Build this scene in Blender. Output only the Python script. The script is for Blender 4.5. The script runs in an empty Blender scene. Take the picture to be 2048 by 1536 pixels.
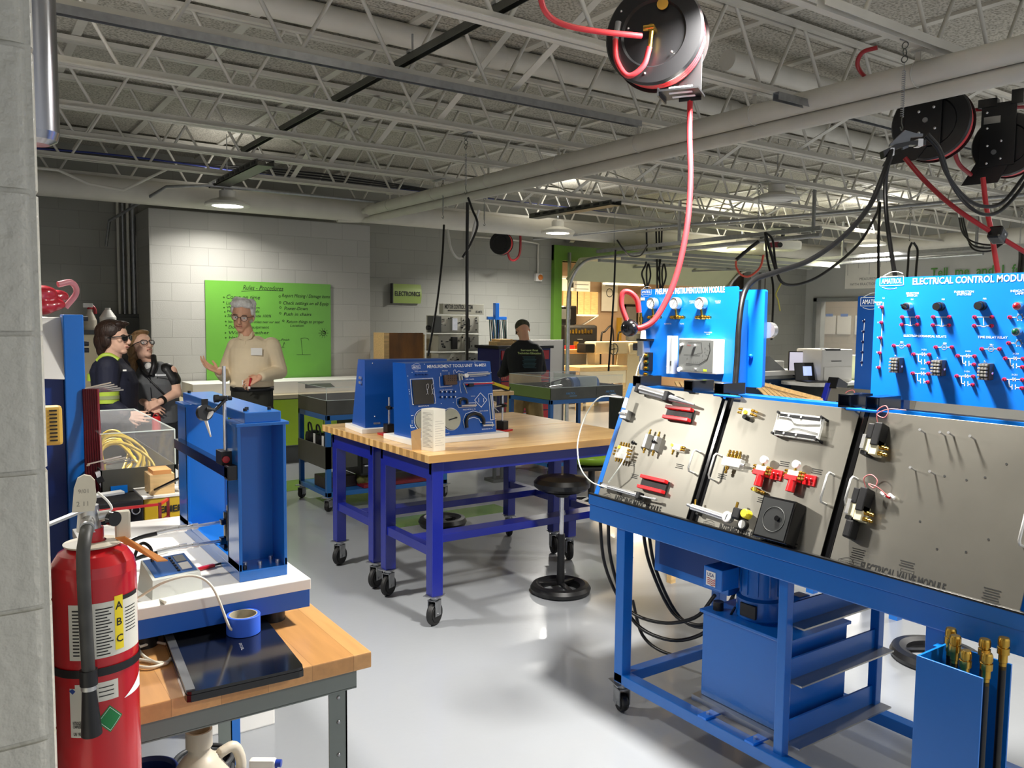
import bpy, bmesh, math, random
from mathutils import Vector, Matrix, Euler
random.seed(7)
S = bpy.context.scene
COL = S.collection
# ---------------------------------------------------------------- camera
H = 1.65; FPX = 1633.0
PT = math.radians(4.438); RO = math.radians(0.598); YAW = math.radians(34.65)
FWD = Vector((math.sin(YAW) * math.cos(PT), math.cos(YAW) * math.cos(PT), -math.sin(PT)))
RGT = Vector((math.cos(YAW), -math.sin(YAW), 0)); UPV = RGT.cross(FWD)
R2 = math.cos(RO) * RGT + math.sin(RO) * UPV; U2 = -math.sin(RO) * RGT + math.cos(RO) * UPV
CAM = Vector((0, 0, H))
cd = bpy.data.cameras.new('camera'); cam = bpy.data.objects.new('camera', cd); COL.objects.link(cam)
m = Matrix.Identity(4)
for i in range(3):
    m[i][0] = R2[i]; m[i][1] = U2[i]; m[i][2] = -FWD[i]; m[i][3] = CAM[i]
cam.matrix_world = m
cd.sensor_width = 36; cd.lens = FPX / 2048 * 36; cd.clip_start = 0.05; cd.clip_end = 100
S.camera = cam
def ray(u, v): return FWD + (u - 1024) / FPX * R2 - (v - 768) / FPX * U2
def PZ(u, v, z): d = ray(u, v); return CAM + d * ((z - H) / d.z)
def PX(u, v, x): d = ray(u, v); return CAM + d * (x / d.x)
def PY(u, v, y): d = ray(u, v); return CAM + d * (y / d.y)
def PD(u, v, t): return CAM + ray(u, v) * t
# ---------------------------------------------------------------- world, exposure
w = bpy.data.worlds.new('world'); S.world = w; w.use_nodes = True
w.node_tree.nodes['Background'].inputs[0].default_value = (0.93, 0.95, 1.0, 1)
w.node_tree.nodes['Background'].inputs[1].default_value = 0.5
S.view_settings.view_transform = 'Standard'; S.view_settings.look = 'None'
S.view_settings.exposure = 0.38; S.view_settings.gamma = 1.0; S.view_settings.use_curve_mapping = False
def lamp(name, loc, power, size=0.3, color=(1, .97, .92), rot=(0, 0, 0), shape='DISK', sy=None, spread=None):
    l = bpy.data.lights.new(name, 'AREA'); l.shape = shape; l.size = size; l.energy = power; l.color = color
    if sy: l.size_y = sy
    if spread: l.spread = math.radians(spread)
    o = bpy.data.objects.new(name, l); COL.objects.link(o); o.location = loc; o.rotation_euler = rot
    return o
NEUT = (1, .965, .90)
# high-bay lamps of the workshop: five show in the photo, the rest are unseen, some of them added fill
BAY_AND_FILL = [((2.50, 8.97, 2.915), 26), ((6.92, 8.95, 2.93), 80), ((10.7, 8.95, 2.93), 110), ((11.79, 7.36, 2.95), 170),
           ((2.4, 2.0, 2.98), 125), ((6.9, 2.0, 2.98), 100), ((.1, 4.6, 2.95), 85), ((2.2, -1.6, 2.98), 60), ((11.8, 2.5, 2.95), 110)]  # pillar-side lamp added to light the people, far-right lamp added to brighten the wall
for p, e in BAY_AND_FILL:
    lamp('high_bay_or_fill_lamp', Vector(p) + Vector((0, 0, -.10)), e, .30, NEUT, spread=150)
    lamp('ceiling_fill', Vector(p) + Vector((0, 0, .13)), e * .12, .5, NEUT, rot=(math.pi, 0, 0))  # upward lamp added to brighten the ceiling, no part of the fixture
# woodshop behind the roller door: warm strip lights on its ceiling
for x in (9.0, 11.6):
    lamp('woodshop_lamp', (x, 12.6, 2.9), 170, 1.6, (1, .80, .52), shape='RECTANGLE', sy=.25)
# ---------------------------------------------------------------- materials
def lin(c):
    if isinstance(c, str): c = tuple(int(c[i:i + 2], 16) for i in (0, 2, 4))
    return tuple((x / 255 / 12.92) if x / 255 <= .04045 else ((x / 255 + .055) / 1.055) ** 2.4 for x in c) + (1,)
MATS = {}
def mat(name, col, rough=.5, metal=0, emit=0, trans=0, spec=None, noise=0, nscale=8, bump=0, bscale=60, coat=0, ior=None, alpha=1, stretch=None):
    if name in MATS: return MATS[name]
    mt = bpy.data.materials.new(name); mt.use_nodes = True; nt = mt.node_tree; b = nt.nodes['Principled BSDF']
    c = lin(col); b.inputs['Base Color'].default_value = c
    b.inputs['Roughness'].default_value = rough; b.inputs['Metallic'].default_value = metal
    if spec is not None: b.inputs['Specular IOR Level'].default_value = spec
    if coat: b.inputs['Coat Weight'].default_value = coat; b.inputs['Coat Roughness'].default_value = .1
    if trans: b.inputs['Transmission Weight'].default_value = trans
    if ior: b.inputs['IOR'].default_value = ior
    if alpha < 1: b.inputs['Alpha'].default_value = alpha
    if emit: b.inputs['Emission Color'].default_value = c; b.inputs['Emission Strength'].default_value = emit
    if noise or bump:
        tc = nt.nodes.new('ShaderNodeTexCoord'); mp = nt.nodes.new('ShaderNodeMapping'); nt.links.new(tc.outputs['Object'], mp.inputs[0])
        if stretch: mp.inputs['Scale'].default_value = stretch
    if noise:
        n = nt.nodes.new('ShaderNodeTexNoise'); n.inputs['Scale'].default_value = nscale; n.inputs['Detail'].default_value = 4
        nt.links.new(mp.outputs[0], n.inputs['Vector'])
        r = nt.nodes.new('ShaderNodeValToRGB'); r.color_ramp.elements[0].position = .3; r.color_ramp.elements[1].position = .7
        r.color_ramp.elements[0].color = tuple(x * (1 - noise) for x in c[:3]) + (1,)
        r.color_ramp.elements[1].color = tuple(min(1, x * (1 + noise * .6)) for x in c[:3]) + (1,)
        nt.links.new(n.outputs[0], r.inputs[0]); nt.links.new(r.outputs[0], b.inputs['Base Color'])
        mr = nt.nodes.new('ShaderNodeMapRange'); mr.inputs[3].default_value = max(0, rough - noise * .4); mr.inputs[4].default_value = min(1, rough + noise * .4)
        nt.links.new(n.outputs[0], mr.inputs[0]); nt.links.new(mr.outputs[0], b.inputs['Roughness'])
    if bump:
        n2 = nt.nodes.new('ShaderNodeTexNoise'); n2.inputs['Scale'].default_value = bscale; n2.inputs['Detail'].default_value = 3
        nt.links.new(mp.outputs[0], n2.inputs['Vector'])
        bp = nt.nodes.new('ShaderNodeBump'); bp.inputs['Strength'].default_value = bump; bp.inputs['Distance'].default_value = .01
        nt.links.new(n2.outputs[0], bp.inputs['Height']); nt.links.new(bp.outputs[0], b.inputs['Normal'])
    MATS[name] = mt; return mt
def brickmat(name, col, mortar, bw=.406, bh=.203, rough=.6, axis='xz', bump=.5):
    mt = bpy.data.materials.new(name); mt.use_nodes = True; nt = mt.node_tree; b = nt.nodes['Principled BSDF']
    b.inputs['Roughness'].default_value = rough
    g = nt.nodes.new('ShaderNodeNewGeometry'); sp = nt.nodes.new('ShaderNodeSeparateXYZ'); cb = nt.nodes.new('ShaderNodeCombineXYZ')
    nt.links.new(g.outputs['Position'], sp.inputs[0]); ad = nt.nodes.new('ShaderNodeMath'); ad.operation = 'ADD'
    nt.links.new(sp.outputs[0], ad.inputs[0]); nt.links.new(sp.outputs[1], ad.inputs[1])
    nt.links.new(ad.outputs[0], cb.inputs[0]); nt.links.new(sp.outputs[2], cb.inputs[1])
    br = nt.nodes.new('ShaderNodeTexBrick'); br.inputs['Scale'].default_value = 1; br.inputs['Brick Width'].default_value = bw; br.inputs['Row Height'].default_value = bh
    br.inputs['Mortar Size'].default_value = .004; br.inputs['Mortar Smooth'].default_value = .4; br.inputs['Bias'].default_value = 0
    c = lin(col); c2 = tuple(x * .93 for x in c[:3]) + (1,)
    br.inputs['Color1'].default_value = c; br.inputs['Color2'].default_value = c2; br.inputs['Mortar'].default_value = lin(mortar)
    nt.links.new(cb.outputs[0], br.inputs['Vector']); nt.links.new(br.outputs[0], b.inputs['Base Color'])
    n = nt.nodes.new('ShaderNodeTexNoise'); n.inputs['Scale'].default_value = 90; nt.links.new(g.outputs['Position'], n.inputs['Vector'])
    mx = nt.nodes.new('ShaderNodeMath'); mx.operation = 'MULTIPLY_ADD'; mx.inputs[1].default_value = .25
    iv = nt.nodes.new('ShaderNodeMath'); iv.operation = 'SUBTRACT'; iv.inputs[0].default_value = 1; nt.links.new(br.outputs['Fac'], iv.inputs[1])
    nt.links.new(n.outputs[0], mx.inputs[0]); nt.links.new(iv.outputs[0], mx.inputs[2])
    bp = nt.nodes.new('ShaderNodeBump'); bp.inputs['Strength'].default_value = bump; bp.inputs['Distance'].default_value = .008
    nt.links.new(mx.outputs[0], bp.inputs['Height']); nt.links.new(bp.outputs[0], b.inputs['Normal'])
    MATS[name] = mt; return mt
def woodmat(name, c1, c2, along='x', strip=.045, length=.5, rough=.3, coat=.3):
    """butcher block: staves of differing tone, object coordinates"""
    mt = bpy.data.materials.new(name); mt.use_nodes = True; nt = mt.node_tree; b = nt.nodes['Principled BSDF']
    b.inputs['Roughness'].default_value = rough; b.inputs['Coat Weight'].default_value = coat; b.inputs['Coat Roughness'].default_value = .15
    tc = nt.nodes.new('ShaderNodeTexCoord'); sp = nt.nodes.new('ShaderNodeSeparateXYZ'); cb = nt.nodes.new('ShaderNodeCombineXYZ')
    nt.links.new(tc.outputs['Object'], sp.inputs[0])
    a, c = (0, 1) if along == 'x' else (1, 0)
    nt.links.new(sp.outputs[a], cb.inputs[0]); nt.links.new(sp.outputs[c], cb.inputs[1])
    br = nt.nodes.new('ShaderNodeTexBrick'); br.inputs['Scale'].default_value = 1; br.inputs['Brick Width'].default_value = length; br.inputs['Row Height'].default_value = strip
    br.inputs['Mortar Size'].default_value = .0006; br.offset = .37
    br.inputs['Color1'].default_value = lin(c1); br.inputs['Color2'].default_value = lin(c2); br.inputs['Mortar'].default_value = tuple(x * .7 for x in lin(c2)[:3]) + (1,)
    nt.links.new(cb.outputs[0], br.inputs['Vector'])
    mp = nt.nodes.new('ShaderNodeMapping'); mp.inputs['Scale'].default_value = (3, 40, 40) if along == 'x' else (40, 3, 40)
    nt.links.new(tc.outputs['Object'], mp.inputs[0]); n = nt.nodes.new('ShaderNodeTexNoise'); n.inputs['Scale'].default_value = 1.5; n.inputs['Detail'].default_value = 5
    nt.links.new(mp.outputs[0], n.inputs['Vector'])
    mr = nt.nodes.new('ShaderNodeMapRange'); mr.inputs[3].default_value = .72; mr.inputs[4].default_value = 1.12; nt.links.new(n.outputs[0], mr.inputs[0])
    mi = nt.nodes.new('ShaderNodeMix'); mi.data_type = 'RGBA'; mi.blend_type = 'MULTIPLY'; mi.inputs[0].default_value = 1
    nt.links.new(br.outputs[0], mi.inputs[6]); nt.links.new(mr.outputs[0], mi.inputs[7]); nt.links.new(mi.outputs[2], b.inputs['Base Color'])
    MATS[name] = mt; return mt
# ---------------------------------------------------------------- mesh builder
FONTCACHE = {}
def text_mesh(s, font_scale_x=1.0, bold=0.0, ext=.0):
    key = (s, bold)
    if key in FONTCACHE: return FONTCACHE[key]
    c = bpy.data.curves.new('t', 'FONT'); c.body = s; c.size = 1; c.offset = bold; c.resolution_u = 2
    o = bpy.data.objects.new('t', c); COL.objects.link(o)
    dg = bpy.context.evaluated_depsgraph_get(); me = bpy.data.meshes.new_from_object(o.evaluated_get(dg))
    vs = [tuple(v.co) for v in me.vertices]; fs = [tuple(p.vertices) for p in me.polygons]
    bpy.data.objects.remove(o); bpy.data.curves.remove(c); bpy.data.meshes.remove(me)
    x0 = min((v[0] for v in vs), default=0); x1 = max((v[0] for v in vs), default=1)
    y0 = min((v[1] for v in vs), default=0); y1 = max((v[1] for v in vs), default=1)
    FONTCACHE[key] = (vs, fs, x0, x1, y0, y1); return FONTCACHE[key]
def frame(O, U, V):
    """local x along U, y along V, z out of the surface"""
    U = Vector(U).normalized(); V = Vector(V); V = (V - U * V.dot(U)).normalized(); N = U.cross(V)
    m = Matrix.Identity(4)
    for i in range(3): m[i][0] = U[i]; m[i][1] = V[i]; m[i][2] = N[i]; m[i][3] = O[i]
    return m
def crs(pts, n=6):
    P = [Vector(p) for p in pts]
    if len(P) < 3: return P
    out = []
    for i in range(len(P) - 1):
        p0 = P[i - 1] if i else P[0] * 2 - P[1]; p1 = P[i]; p2 = P[i + 1]; p3 = P[i + 2] if i + 2 < len(P) else P[-1] * 2 - P[-2]
        for k in range(n):
            t = k / n
            out.append(.5 * ((2 * p1) + (p2 - p0) * t + (2 * p0 - 5 * p1 + 4 * p2 - p3) * t * t + (3 * p1 - p0 - 3 * p2 + p3) * t ** 3))
    out.append(P[-1]); return out
class MB:
    def __init__(s, M=None): s.v = []; s.f = []; s.k = []; s.sm = []; s.M = M or Matrix.Identity(4); s.mi = 0
    def at(s, M): s.M = M; return s
    def m(s, i): s.mi = i; return s
    def add(s, vs, fs, smooth=False):
        b = len(s.v); s.v += [tuple(s.M @ Vector(v)) for v in vs]
        for f in fs: s.f.append(tuple(b + i for i in f)); s.k.append(s.mi); s.sm.append(smooth)
        return s
    def box(s, x0, x1, y0, y1, z0, z1, b=0):
        if x0 > x1: x0, x1 = x1, x0
        if y0 > y1: y0, y1 = y1, y0
        if z0 > z1: z0, z1 = z1, z0
        b = min(b, (x1 - x0) * .45, (y1 - y0) * .45, (z1 - z0) * .45)
        if b <= 0:
            return s.add([(x0, y0, z0), (x1, y0, z0), (x1, y1, z0), (x0, y1, z0), (x0, y0, z1), (x1, y0, z1), (x1, y1, z1), (x0, y1, z1)],
                         [(3, 2, 1, 0), (4, 5, 6, 7), (0, 1, 5, 4), (1, 2, 6, 5), (2, 3, 7, 6), (3, 0, 4, 7)])
        bm = bmesh.new(); bmesh.ops.create_cube(bm, size=1)
        for v in bm.verts: v.co = Vector(((x0 + x1) / 2 + v.co.x * (x1 - x0), (y0 + y1) / 2 + v.co.y * (y1 - y0), (z0 + z1) / 2 + v.co.z * (z1 - z0)))
        bmesh.ops.bevel(bm, geom=bm.edges[:], offset=b, segments=2, affect='EDGES', profile=.6)
        bm.verts.index_update(); s.add([tuple(v.co) for v in bm.verts], [tuple(v.index for v in f.verts) for f in bm.faces]); bm.free(); return s
    def cbox(s, c, d, b=0): return s.box(c[0] - d[0] / 2, c[0] + d[0] / 2, c[1] - d[1] / 2, c[1] + d[1] / 2, c[2] - d[2] / 2, c[2] + d[2] / 2, b)
    def bar(s, p0, p1, w, h=None, up=(0, 0, 1), b=0):
        """rectangular bar along p0-p1: w sideways, h along up"""
        p0 = Vector(p0); p1 = Vector(p1); h = h or w; d = (p1 - p0); L = d.length
        if L < 1e-6: return s
        d.normalize(); up = Vector(up)
        if abs(d.dot(up)) > .98: up = Vector((1, 0, 0)) if abs(d.x) < .9 else Vector((0, 1, 0))
        sd = d.cross(up).normalized(); u = sd.cross(d)
        M0 = s.M; mm = Matrix.Identity(4)
        for i in range(3): mm[i][0] = d[i]; mm[i][1] = -sd[i]; mm[i][2] = u[i]; mm[i][3] = p0[i]
        s.M = M0 @ mm; s.box(0, L, -w / 2, w / 2, -h / 2, h / 2, b); s.M = M0; return s
    def cyl(s, p0, p1, r, r2=None, n=16, caps=True):
        p0 = Vector(p0); p1 = Vector(p1); r2 = r if r2 is None else r2; d = (p1 - p0)
        if d.length < 1e-7: return s
        d.normalize(); a = Vector((0, 0, 1)) if abs(d.z) < .9 else Vector((1, 0, 0)); x = d.cross(a).normalized(); y = d.cross(x)
        A = [p0 + (x * math.cos(t) + y * math.sin(t)) * r for t in [2 * math.pi * i / n for i in range(n)]]
        B = [p1 + (x * math.cos(t) + y * math.sin(t)) * r2 for t in [2 * math.pi * i / n for i in range(n)]]
        s.add(A + B, [(i, i + n, (i + 1) % n + n, (i + 1) % n) for i in range(n)], True)
        if caps:
            if r > 0: s.add(A, [tuple(range(n))])
            if r2 > 0: s.add(B, [tuple(range(n - 1, -1, -1))])
        return s
    def tube(s, pts, r, n=8, seg=6, smooth=True, caps=True):
        P = crs(pts, seg) if smooth else [Vector(p) for p in pts]
        T = []
        for i in range(len(P)):
            a = P[max(0, i - 1)]; b = P[min(len(P) - 1, i + 1)]; T.append((b - a).normalized() if (b - a).length > 1e-9 else Vector((0, 0, 1)))
        u = T[0].orthogonal().normalized(); vs = []; fs = []
        for i, p in enumerate(P):
            u = (u - T[i] * u.dot(T[i])); u = u.normalized() if u.length > 1e-6 else T[i].orthogonal().normalized(); w_ = T[i].cross(u)
            rr = r(i / (len(P) - 1)) if callable(r) else r
            vs += [p + (u * math.cos(2 * math.pi * k / n) + w_ * math.sin(2 * math.pi * k / n)) * rr for k in range(n)]
        for i in range(len(P) - 1):
            for k in range(n): fs.append((i * n + k, i * n + (k + 1) % n, (i + 1) * n + (k + 1) % n, (i + 1) * n + k))
        s.add(vs, fs, True)
        if caps: s.add(vs[:n], [tuple(range(n - 1, -1, -1))]); s.add(vs[-n:], [tuple(range(n))])
        return s
    def lathe(s, prof, c=(0, 0, 0), n=24, axis='z', a0=0, a1=2 * math.pi):
        """profile of (radius, height); repeat a point for a hard edge"""
        full = abs(a1 - a0 - 2 * math.pi) < 1e-4; k = n if full else n + 1; c = Vector(c)
        def P(r, h, t):
            x, y = r * math.cos(t), r * math.sin(t)
            return c + (Vector((x, y, h)) if axis == 'z' else Vector((h, x, y)) if axis == 'x' else Vector((y, h, x)))
        for j in range(len(prof) - 1):
            (r0, h0), (r1, h1) = prof[j], prof[j + 1]
            if abs(r0 - r1) < 1e-9 and abs(h0 - h1) < 1e-9: continue
            vs = [P(r0, h0, a0 + (a1 - a0) * i / n) for i in range(k)] + [P(r1, h1, a0 + (a1 - a0) * i / n) for i in range(k)]
            s.add(vs, [(i, (i + 1) % k, (i + 1) % k + k, i + k) for i in range(n)], True)
        return s
    def prism(s, poly, z0, z1):
        n = len(poly); A = [(p[0], p[1], z0) for p in poly]; B = [(p[0], p[1], z1) for p in poly]
        ar = sum(poly[i][0] * poly[(i + 1) % n][1] - poly[(i + 1) % n][0] * poly[i][1] for i in range(n))
        if (ar > 0) != (z1 > z0): A.reverse(); B.reverse()
        return s.add(A + B, [tuple(range(n - 1, -1, -1)), tuple(range(n, 2 * n))] + [(i, (i + 1) % n, (i + 1) % n + n, i + n) for i in range(n)])
    def quad(s, a, b, c, d): return s.add([a, b, c, d], [(0, 1, 2, 3)])
    def sph(s, c, r, n=16, rings=10, sc=(1, 1, 1)):
        vs = []; fs = []
        for j in range(rings + 1):
            ph = math.pi * j / rings
            for i in range(n):
                t = 2 * math.pi * i / n; vs.append((c[0] + r * sc[0] * math.sin(ph) * math.cos(t), c[1] + r * sc[1] * math.sin(ph) * math.sin(t), c[2] + r * sc[2] * math.cos(ph)))
        for j in range(rings):
            for i in range(n): fs.append((j * n + i, (j + 1) * n + i, (j + 1) * n + (i + 1) % n, j * n + (i + 1) % n))
        return s.add(vs, fs, True)
    def torus(s, c, R, r, axis='z', n=24, k=8, a0=0, a1=2 * math.pi):
        pts = []
        N = n if abs(a1 - a0 - 2 * math.pi) > 1e-3 else n
        for i in range(N + 1):
            t = a0 + (a1 - a0) * i / N; x, y = R * math.cos(t), R * math.sin(t)
            pts.append(Vector(c) + (Vector((x, y, 0)) if axis == 'z' else Vector((0, x, y)) if axis == 'x' else Vector((x, 0, y))))
        return s.tube(pts, r, k, smooth=False, caps=False)
    def text(s, t, x, y, h, z=.0006, al='c', w=None, bold=.0, shear=0):
        """flat letters of cap height h, optionally squeezed to width w"""
        vs, fs, x0, x1, y0, y1 = text_mesh(t, bold=bold)
        sc = h / .7; sx = sc if w is None else w / max(1e-6, (x1 - x0)); W = (x1 - x0) * sx
        ox = x - (W / 2 if al == 'c' else 0 if al == 'l' else W)
        return s.add([(ox + (v[0] - x0) * sx + shear * v[1] * sc, y + v[1] * sc, z) for v in vs], fs)
    def rect(s, x0, x1, y0, y1, z=.0005): return s.add([(x0, y0, z), (x1, y0, z), (x1, y1, z), (x0, y1, z)], [(0, 1, 2, 3)])
    def line(s, pts, w=.003, z=.0005):
        for a, b in zip(pts[:-1], pts[1:]):
            a = Vector((a[0], a[1])); b = Vector((b[0], b[1])); d = b - a
            if d.length < 1e-6: continue
            d.normalize(); n = Vector((-d.y, d.x)) * w / 2; a2 = a - d * w / 2; b2 = b + d * w / 2
            s.add([(a2.x - n.x, a2.y - n.y, z), (b2.x - n.x, b2.y - n.y, z), (b2.x + n.x, b2.y + n.y, z), (a2.x + n.x, a2.y + n.y, z)], [(0, 1, 2, 3)])
        return s
    def ring(s, x, y, r, w=.003, z=.0005, n=20, sy=1):
        return s.line([(x + r * math.cos(2 * math.pi * i / n), y + r * sy * math.sin(2 * math.pi * i / n)) for i in range(n + 1)], w, z)
    def mesh(s, name, mats):
        me = bpy.data.meshes.new(name); me.from_pydata(s.v, [], s.f)
        me.polygons.foreach_set('material_index', s.k); me.polygons.foreach_set('use_smooth', s.sm)
        for mt in mats: me.materials.append(mt)
        me.update(); return me
def part(parent, name, mb, mats, label=None, M=None):
    if not isinstance(mats, (list, tuple)): mats = [mats]
    o = bpy.data.objects.new(name, mb.mesh(name, mats)); COL.objects.link(o)
    if parent is not None: o.parent = parent
    if M is not None: o.matrix_local = M
    if label: o['label'] = label
    return o
def thing(name, label, cat, loc=(0, 0, 0), rz=0, group=None):
    o = bpy.data.objects.new(name, None); COL.objects.link(o); o.empty_display_size = .1
    o.location = loc; o.rotation_euler = (0, 0, rz); o['label'] = label; o['category'] = cat
    if group: o['group'] = group
    return o
def tag(o, label, cat, group=None):
    o['label'] = label; o['category'] = cat
    if group: o['group'] = group
    return o
def solo(name, mb, mats, label, cat, loc=(0, 0, 0), rz=0, group=None):
    o = part(None, name, mb, mats); o.location = loc; o.rotation_euler = (0, 0, rz); return tag(o, label, cat, group)
def struct(name, mb, mats, parent=None):
    o = part(parent, name, mb, mats)
    if parent is None: o['kind'] = 'structure'
    return o
def kids(o): return [c for c in COL.objects if c.parent == o]
def dup(o, loc=None, rz=None, label=None, group=None, parent=None):
    c = o.copy(); COL.objects.link(c)
    if parent is not None: c.parent = parent
    for k in kids(o): dup(k, parent=c)
    if loc is not None: c.location = loc
    if rz is not None: c.rotation_euler = (0, 0, rz)
    if label: c['label'] = label
    if group: c['group'] = group
    return c
def remesh(mb, mats, name, voxel=.006, smooth=4, parent=None, label=None):
    """union of overlapping shapes turned into one continuous skin"""
    o = part(None, name, mb, mats)
    r = o.modifiers.new('r', 'REMESH'); r.mode = 'VOXEL'; r.voxel_size = voxel; r.use_smooth_shade = True
    if smooth: sm = o.modifiers.new('s', 'SMOOTH'); sm.iterations = smooth; sm.factor = .5
    dg = bpy.context.evaluated_depsgraph_get(); me = bpy.data.meshes.new_from_object(o.evaluated_get(dg))
    o.modifiers.clear(); old = o.data; o.data = me; bpy.data.meshes.remove(old); me.name = name
    if not me.materials:
        for mt in (mats if isinstance(mats, (list, tuple)) else [mats]): me.materials.append(mt)
    if parent is not None: o.parent = parent
    if label: o['label'] = label
    return o
# palette
blue = mat('machine_blue', '0B66BE', .3, spec=.5, coat=.2, noise=.02, nscale=3)
blueP = mat('panel_blue', '0A78E8', .35, coat=.15, noise=.04, nscale=2)
blueD = mat('measurement_blue', '054A9E', .32, coat=.12, noise=.02, nscale=2)
navy = mat('bench_blue', '0A1A80', .3, coat=.35, noise=.02, nscale=3)
black = mat('black_plastic', '101012', .42, noise=.2, nscale=20)
blackG = mat('black_gloss', '0B0B0D', .15, coat=.4, noise=.15, nscale=10)
rubber = mat('black_rubber', '141414', .6, noise=.2, nscale=30)
hoseK = mat('black_hose', '0C0C0D', .35, noise=.2, nscale=30)
chrome = mat('chrome', 'E6E6E6', .24, .85, noise=.08, nscale=20)
steel = mat('brushed_steel', 'B8B6AE', .34, .95, noise=.05, nscale=6)
zinc = mat('zinc', 'A6A8AA', .38, .9, noise=.15, nscale=25)
alu = mat('aluminium', 'C4C4C2', .35, .9, noise=.08, nscale=15)
brass = mat('brass', 'C9A24A', .25, 1, noise=.15, nscale=40)
white = mat('white_paint', 'E8E6E0', .5, noise=.04, nscale=5)
whiteL = mat('white_lettering', 'F5F8FA', .6, noise=.03)
inkK = mat('black_lettering', '141412', .6, noise=.1)
cream = mat('cream_paint', 'DCCFAE', .45, noise=.06, nscale=6)
red = mat('red_paint', 'D0141C', .35, coat=.2, noise=.08, nscale=6)
hoseR = mat('red_hose', 'D8363C', .32, coat=.2, noise=.12, nscale=12)
maroon = mat('maroon_cord', '6E0E1C', .38, noise=.15, nscale=12)
grey = mat('grey_paint', '8A8C8A', .5, noise=.08, nscale=8)
greyD = mat('dark_grey_paint', '4A4C4A', .5, noise=.1, nscale=8)
trayG = mat('dark_steel_tray', '55554E', .38, .5, noise=.18, nscale=5)
structW = mat('white_steelwork', 'CFCCC2', .5, noise=.08, nscale=4)
acryl = mat('clear_acrylic', 'FFFFFF', .03, alpha=.07, spec=.7, noise=.02)
acrylE = mat('acrylic_edge', 'E6F0EA', .1, alpha=.55, noise=.02)
woodY = mat('pine_wood', 'D9B57C', .5, noise=.22, nscale=6, stretch=(1, 10, 10))
glassy = mat('clear_glass', 'F4FAFA', .02, alpha=.25, spec=.8, noise=.02)
paper = mat('paper', 'ECEAE2', .7, noise=.03)
lime = mat('lime_laminate', 'A9CC2C', .38, coat=.2, noise=.05, nscale=2)
yellow = mat('yellow_plastic', 'EBD322', .4, noise=.1)
redk = mat('red_plastic', 'B0101C', .3, coat=.2, noise=.1)
tan = mat('tan_fabric', 'B89A62', .85, noise=.25, nscale=9, bump=.4, bscale=14)
# ================================================================ THE ROOM
blockW = brickmat('painted_block', 'B2B1AB', 'A3A29C')
blockG = brickmat('painted_block_grey', '989890', '8C8C85')
plaster = mat('painted_plaster', 'B4B5B2', .7, noise=.04, nscale=2)
shopwall = mat('woodshop_wall', 'C9AE92', .7, noise=.06, nscale=2)
limep = mat('lime_paint', '5F8A2A', .4, noise=.08, nscale=4)
limeDoor = mat('lime_door_panel', 'AEB090', .5, noise=.06, nscale=3)
# floor: glossy grey epoxy with faint roller marks, green bands painted on for the lime cabinets' reflection
fm = mat('epoxy_floor', '909397', .28, coat=.25, noise=.025, nscale=1.4)
nt = fm.node_tree; bs = nt.nodes['Principled BSDF']; bs.inputs['Coat Roughness'].default_value = .06
g = nt.nodes.new('ShaderNodeNewGeometry'); nz = nt.nodes.new('ShaderNodeTexNoise'); nz.inputs['Scale'].default_value = 34; nz.inputs['Detail'].default_value = 6
nt.links.new(g.outputs['Position'], nz.inputs['Vector']); bp = nt.nodes.new('ShaderNodeBump'); bp.inputs['Strength'].default_value = .10; bp.inputs['Distance'].default_value = .004
nt.links.new(nz.outputs[0], bp.inputs['Height']); nt.links.new(bp.outputs[0], bs.inputs['Normal'])
greenReflect = mat('green_floor_reflection', '6E8C4C', .22, coat=.35, noise=.1, nscale=2)
struct('floor', MB().box(-3.2, 17, -3, 16.5, -.1, 0), fm)
struct('trim_1', MB().box(1.2, 4.3, 7.55, 8.05, 0, .002), greenReflect)     # lime cabinets' reflection painted as a green band
struct('trim_2', MB().box(2.75, 4.0, 5.75, 6.05, 0, .002), greenReflect)
# ceiling: wood-fibre deck boards on white bulb tees
dk = mat('fibre_deck', '9E9A8E', .85, bump=.5, bscale=55)
nt = dk.node_tree; bs = nt.nodes['Principled BSDF']; g = nt.nodes.new('ShaderNodeNewGeometry')
nz = nt.nodes.new('ShaderNodeTexNoise'); nz.inputs['Scale'].default_value = 60; nz.inputs['Detail'].default_value = 5; nt.links.new(g.outputs['Position'], nz.inputs['Vector'])
rp = nt.nodes.new('ShaderNodeValToRGB'); rp.color_ramp.elements[0].position = .36; rp.color_ramp.elements[1].position = .56
rp.color_ramp.elements[0].color = lin('8C887C'); rp.color_ramp.elements[1].color = lin('C4C0B4'); nt.links.new(nz.outputs[0], rp.inputs[0]); nt.links.new(rp.outputs[0], bs.inputs['Base Color'])
DK = 3.58
def deck():
    mb = MB(); x = 1.68 - .885 * 6
    while x < 16.5:
        y = -2.4
        while y < 10.6:
            mb.box(x + .03, x + .855, y, y + 1.19, DK, DK + .06); y += 1.2
        x += .885
    return mb
struct('ceiling', deck().box(-3.2, 17, -3, 16.5, DK + .06, DK + .12), dk)
struct('trim_3', (lambda mb: [mb.box(x - .03, x + .03, -2.5, 10.5, DK - .02, DK + .06) for x in [1.68 + .885 * k for k in range(-5, 17)]] and mb)(MB()), structW)
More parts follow.
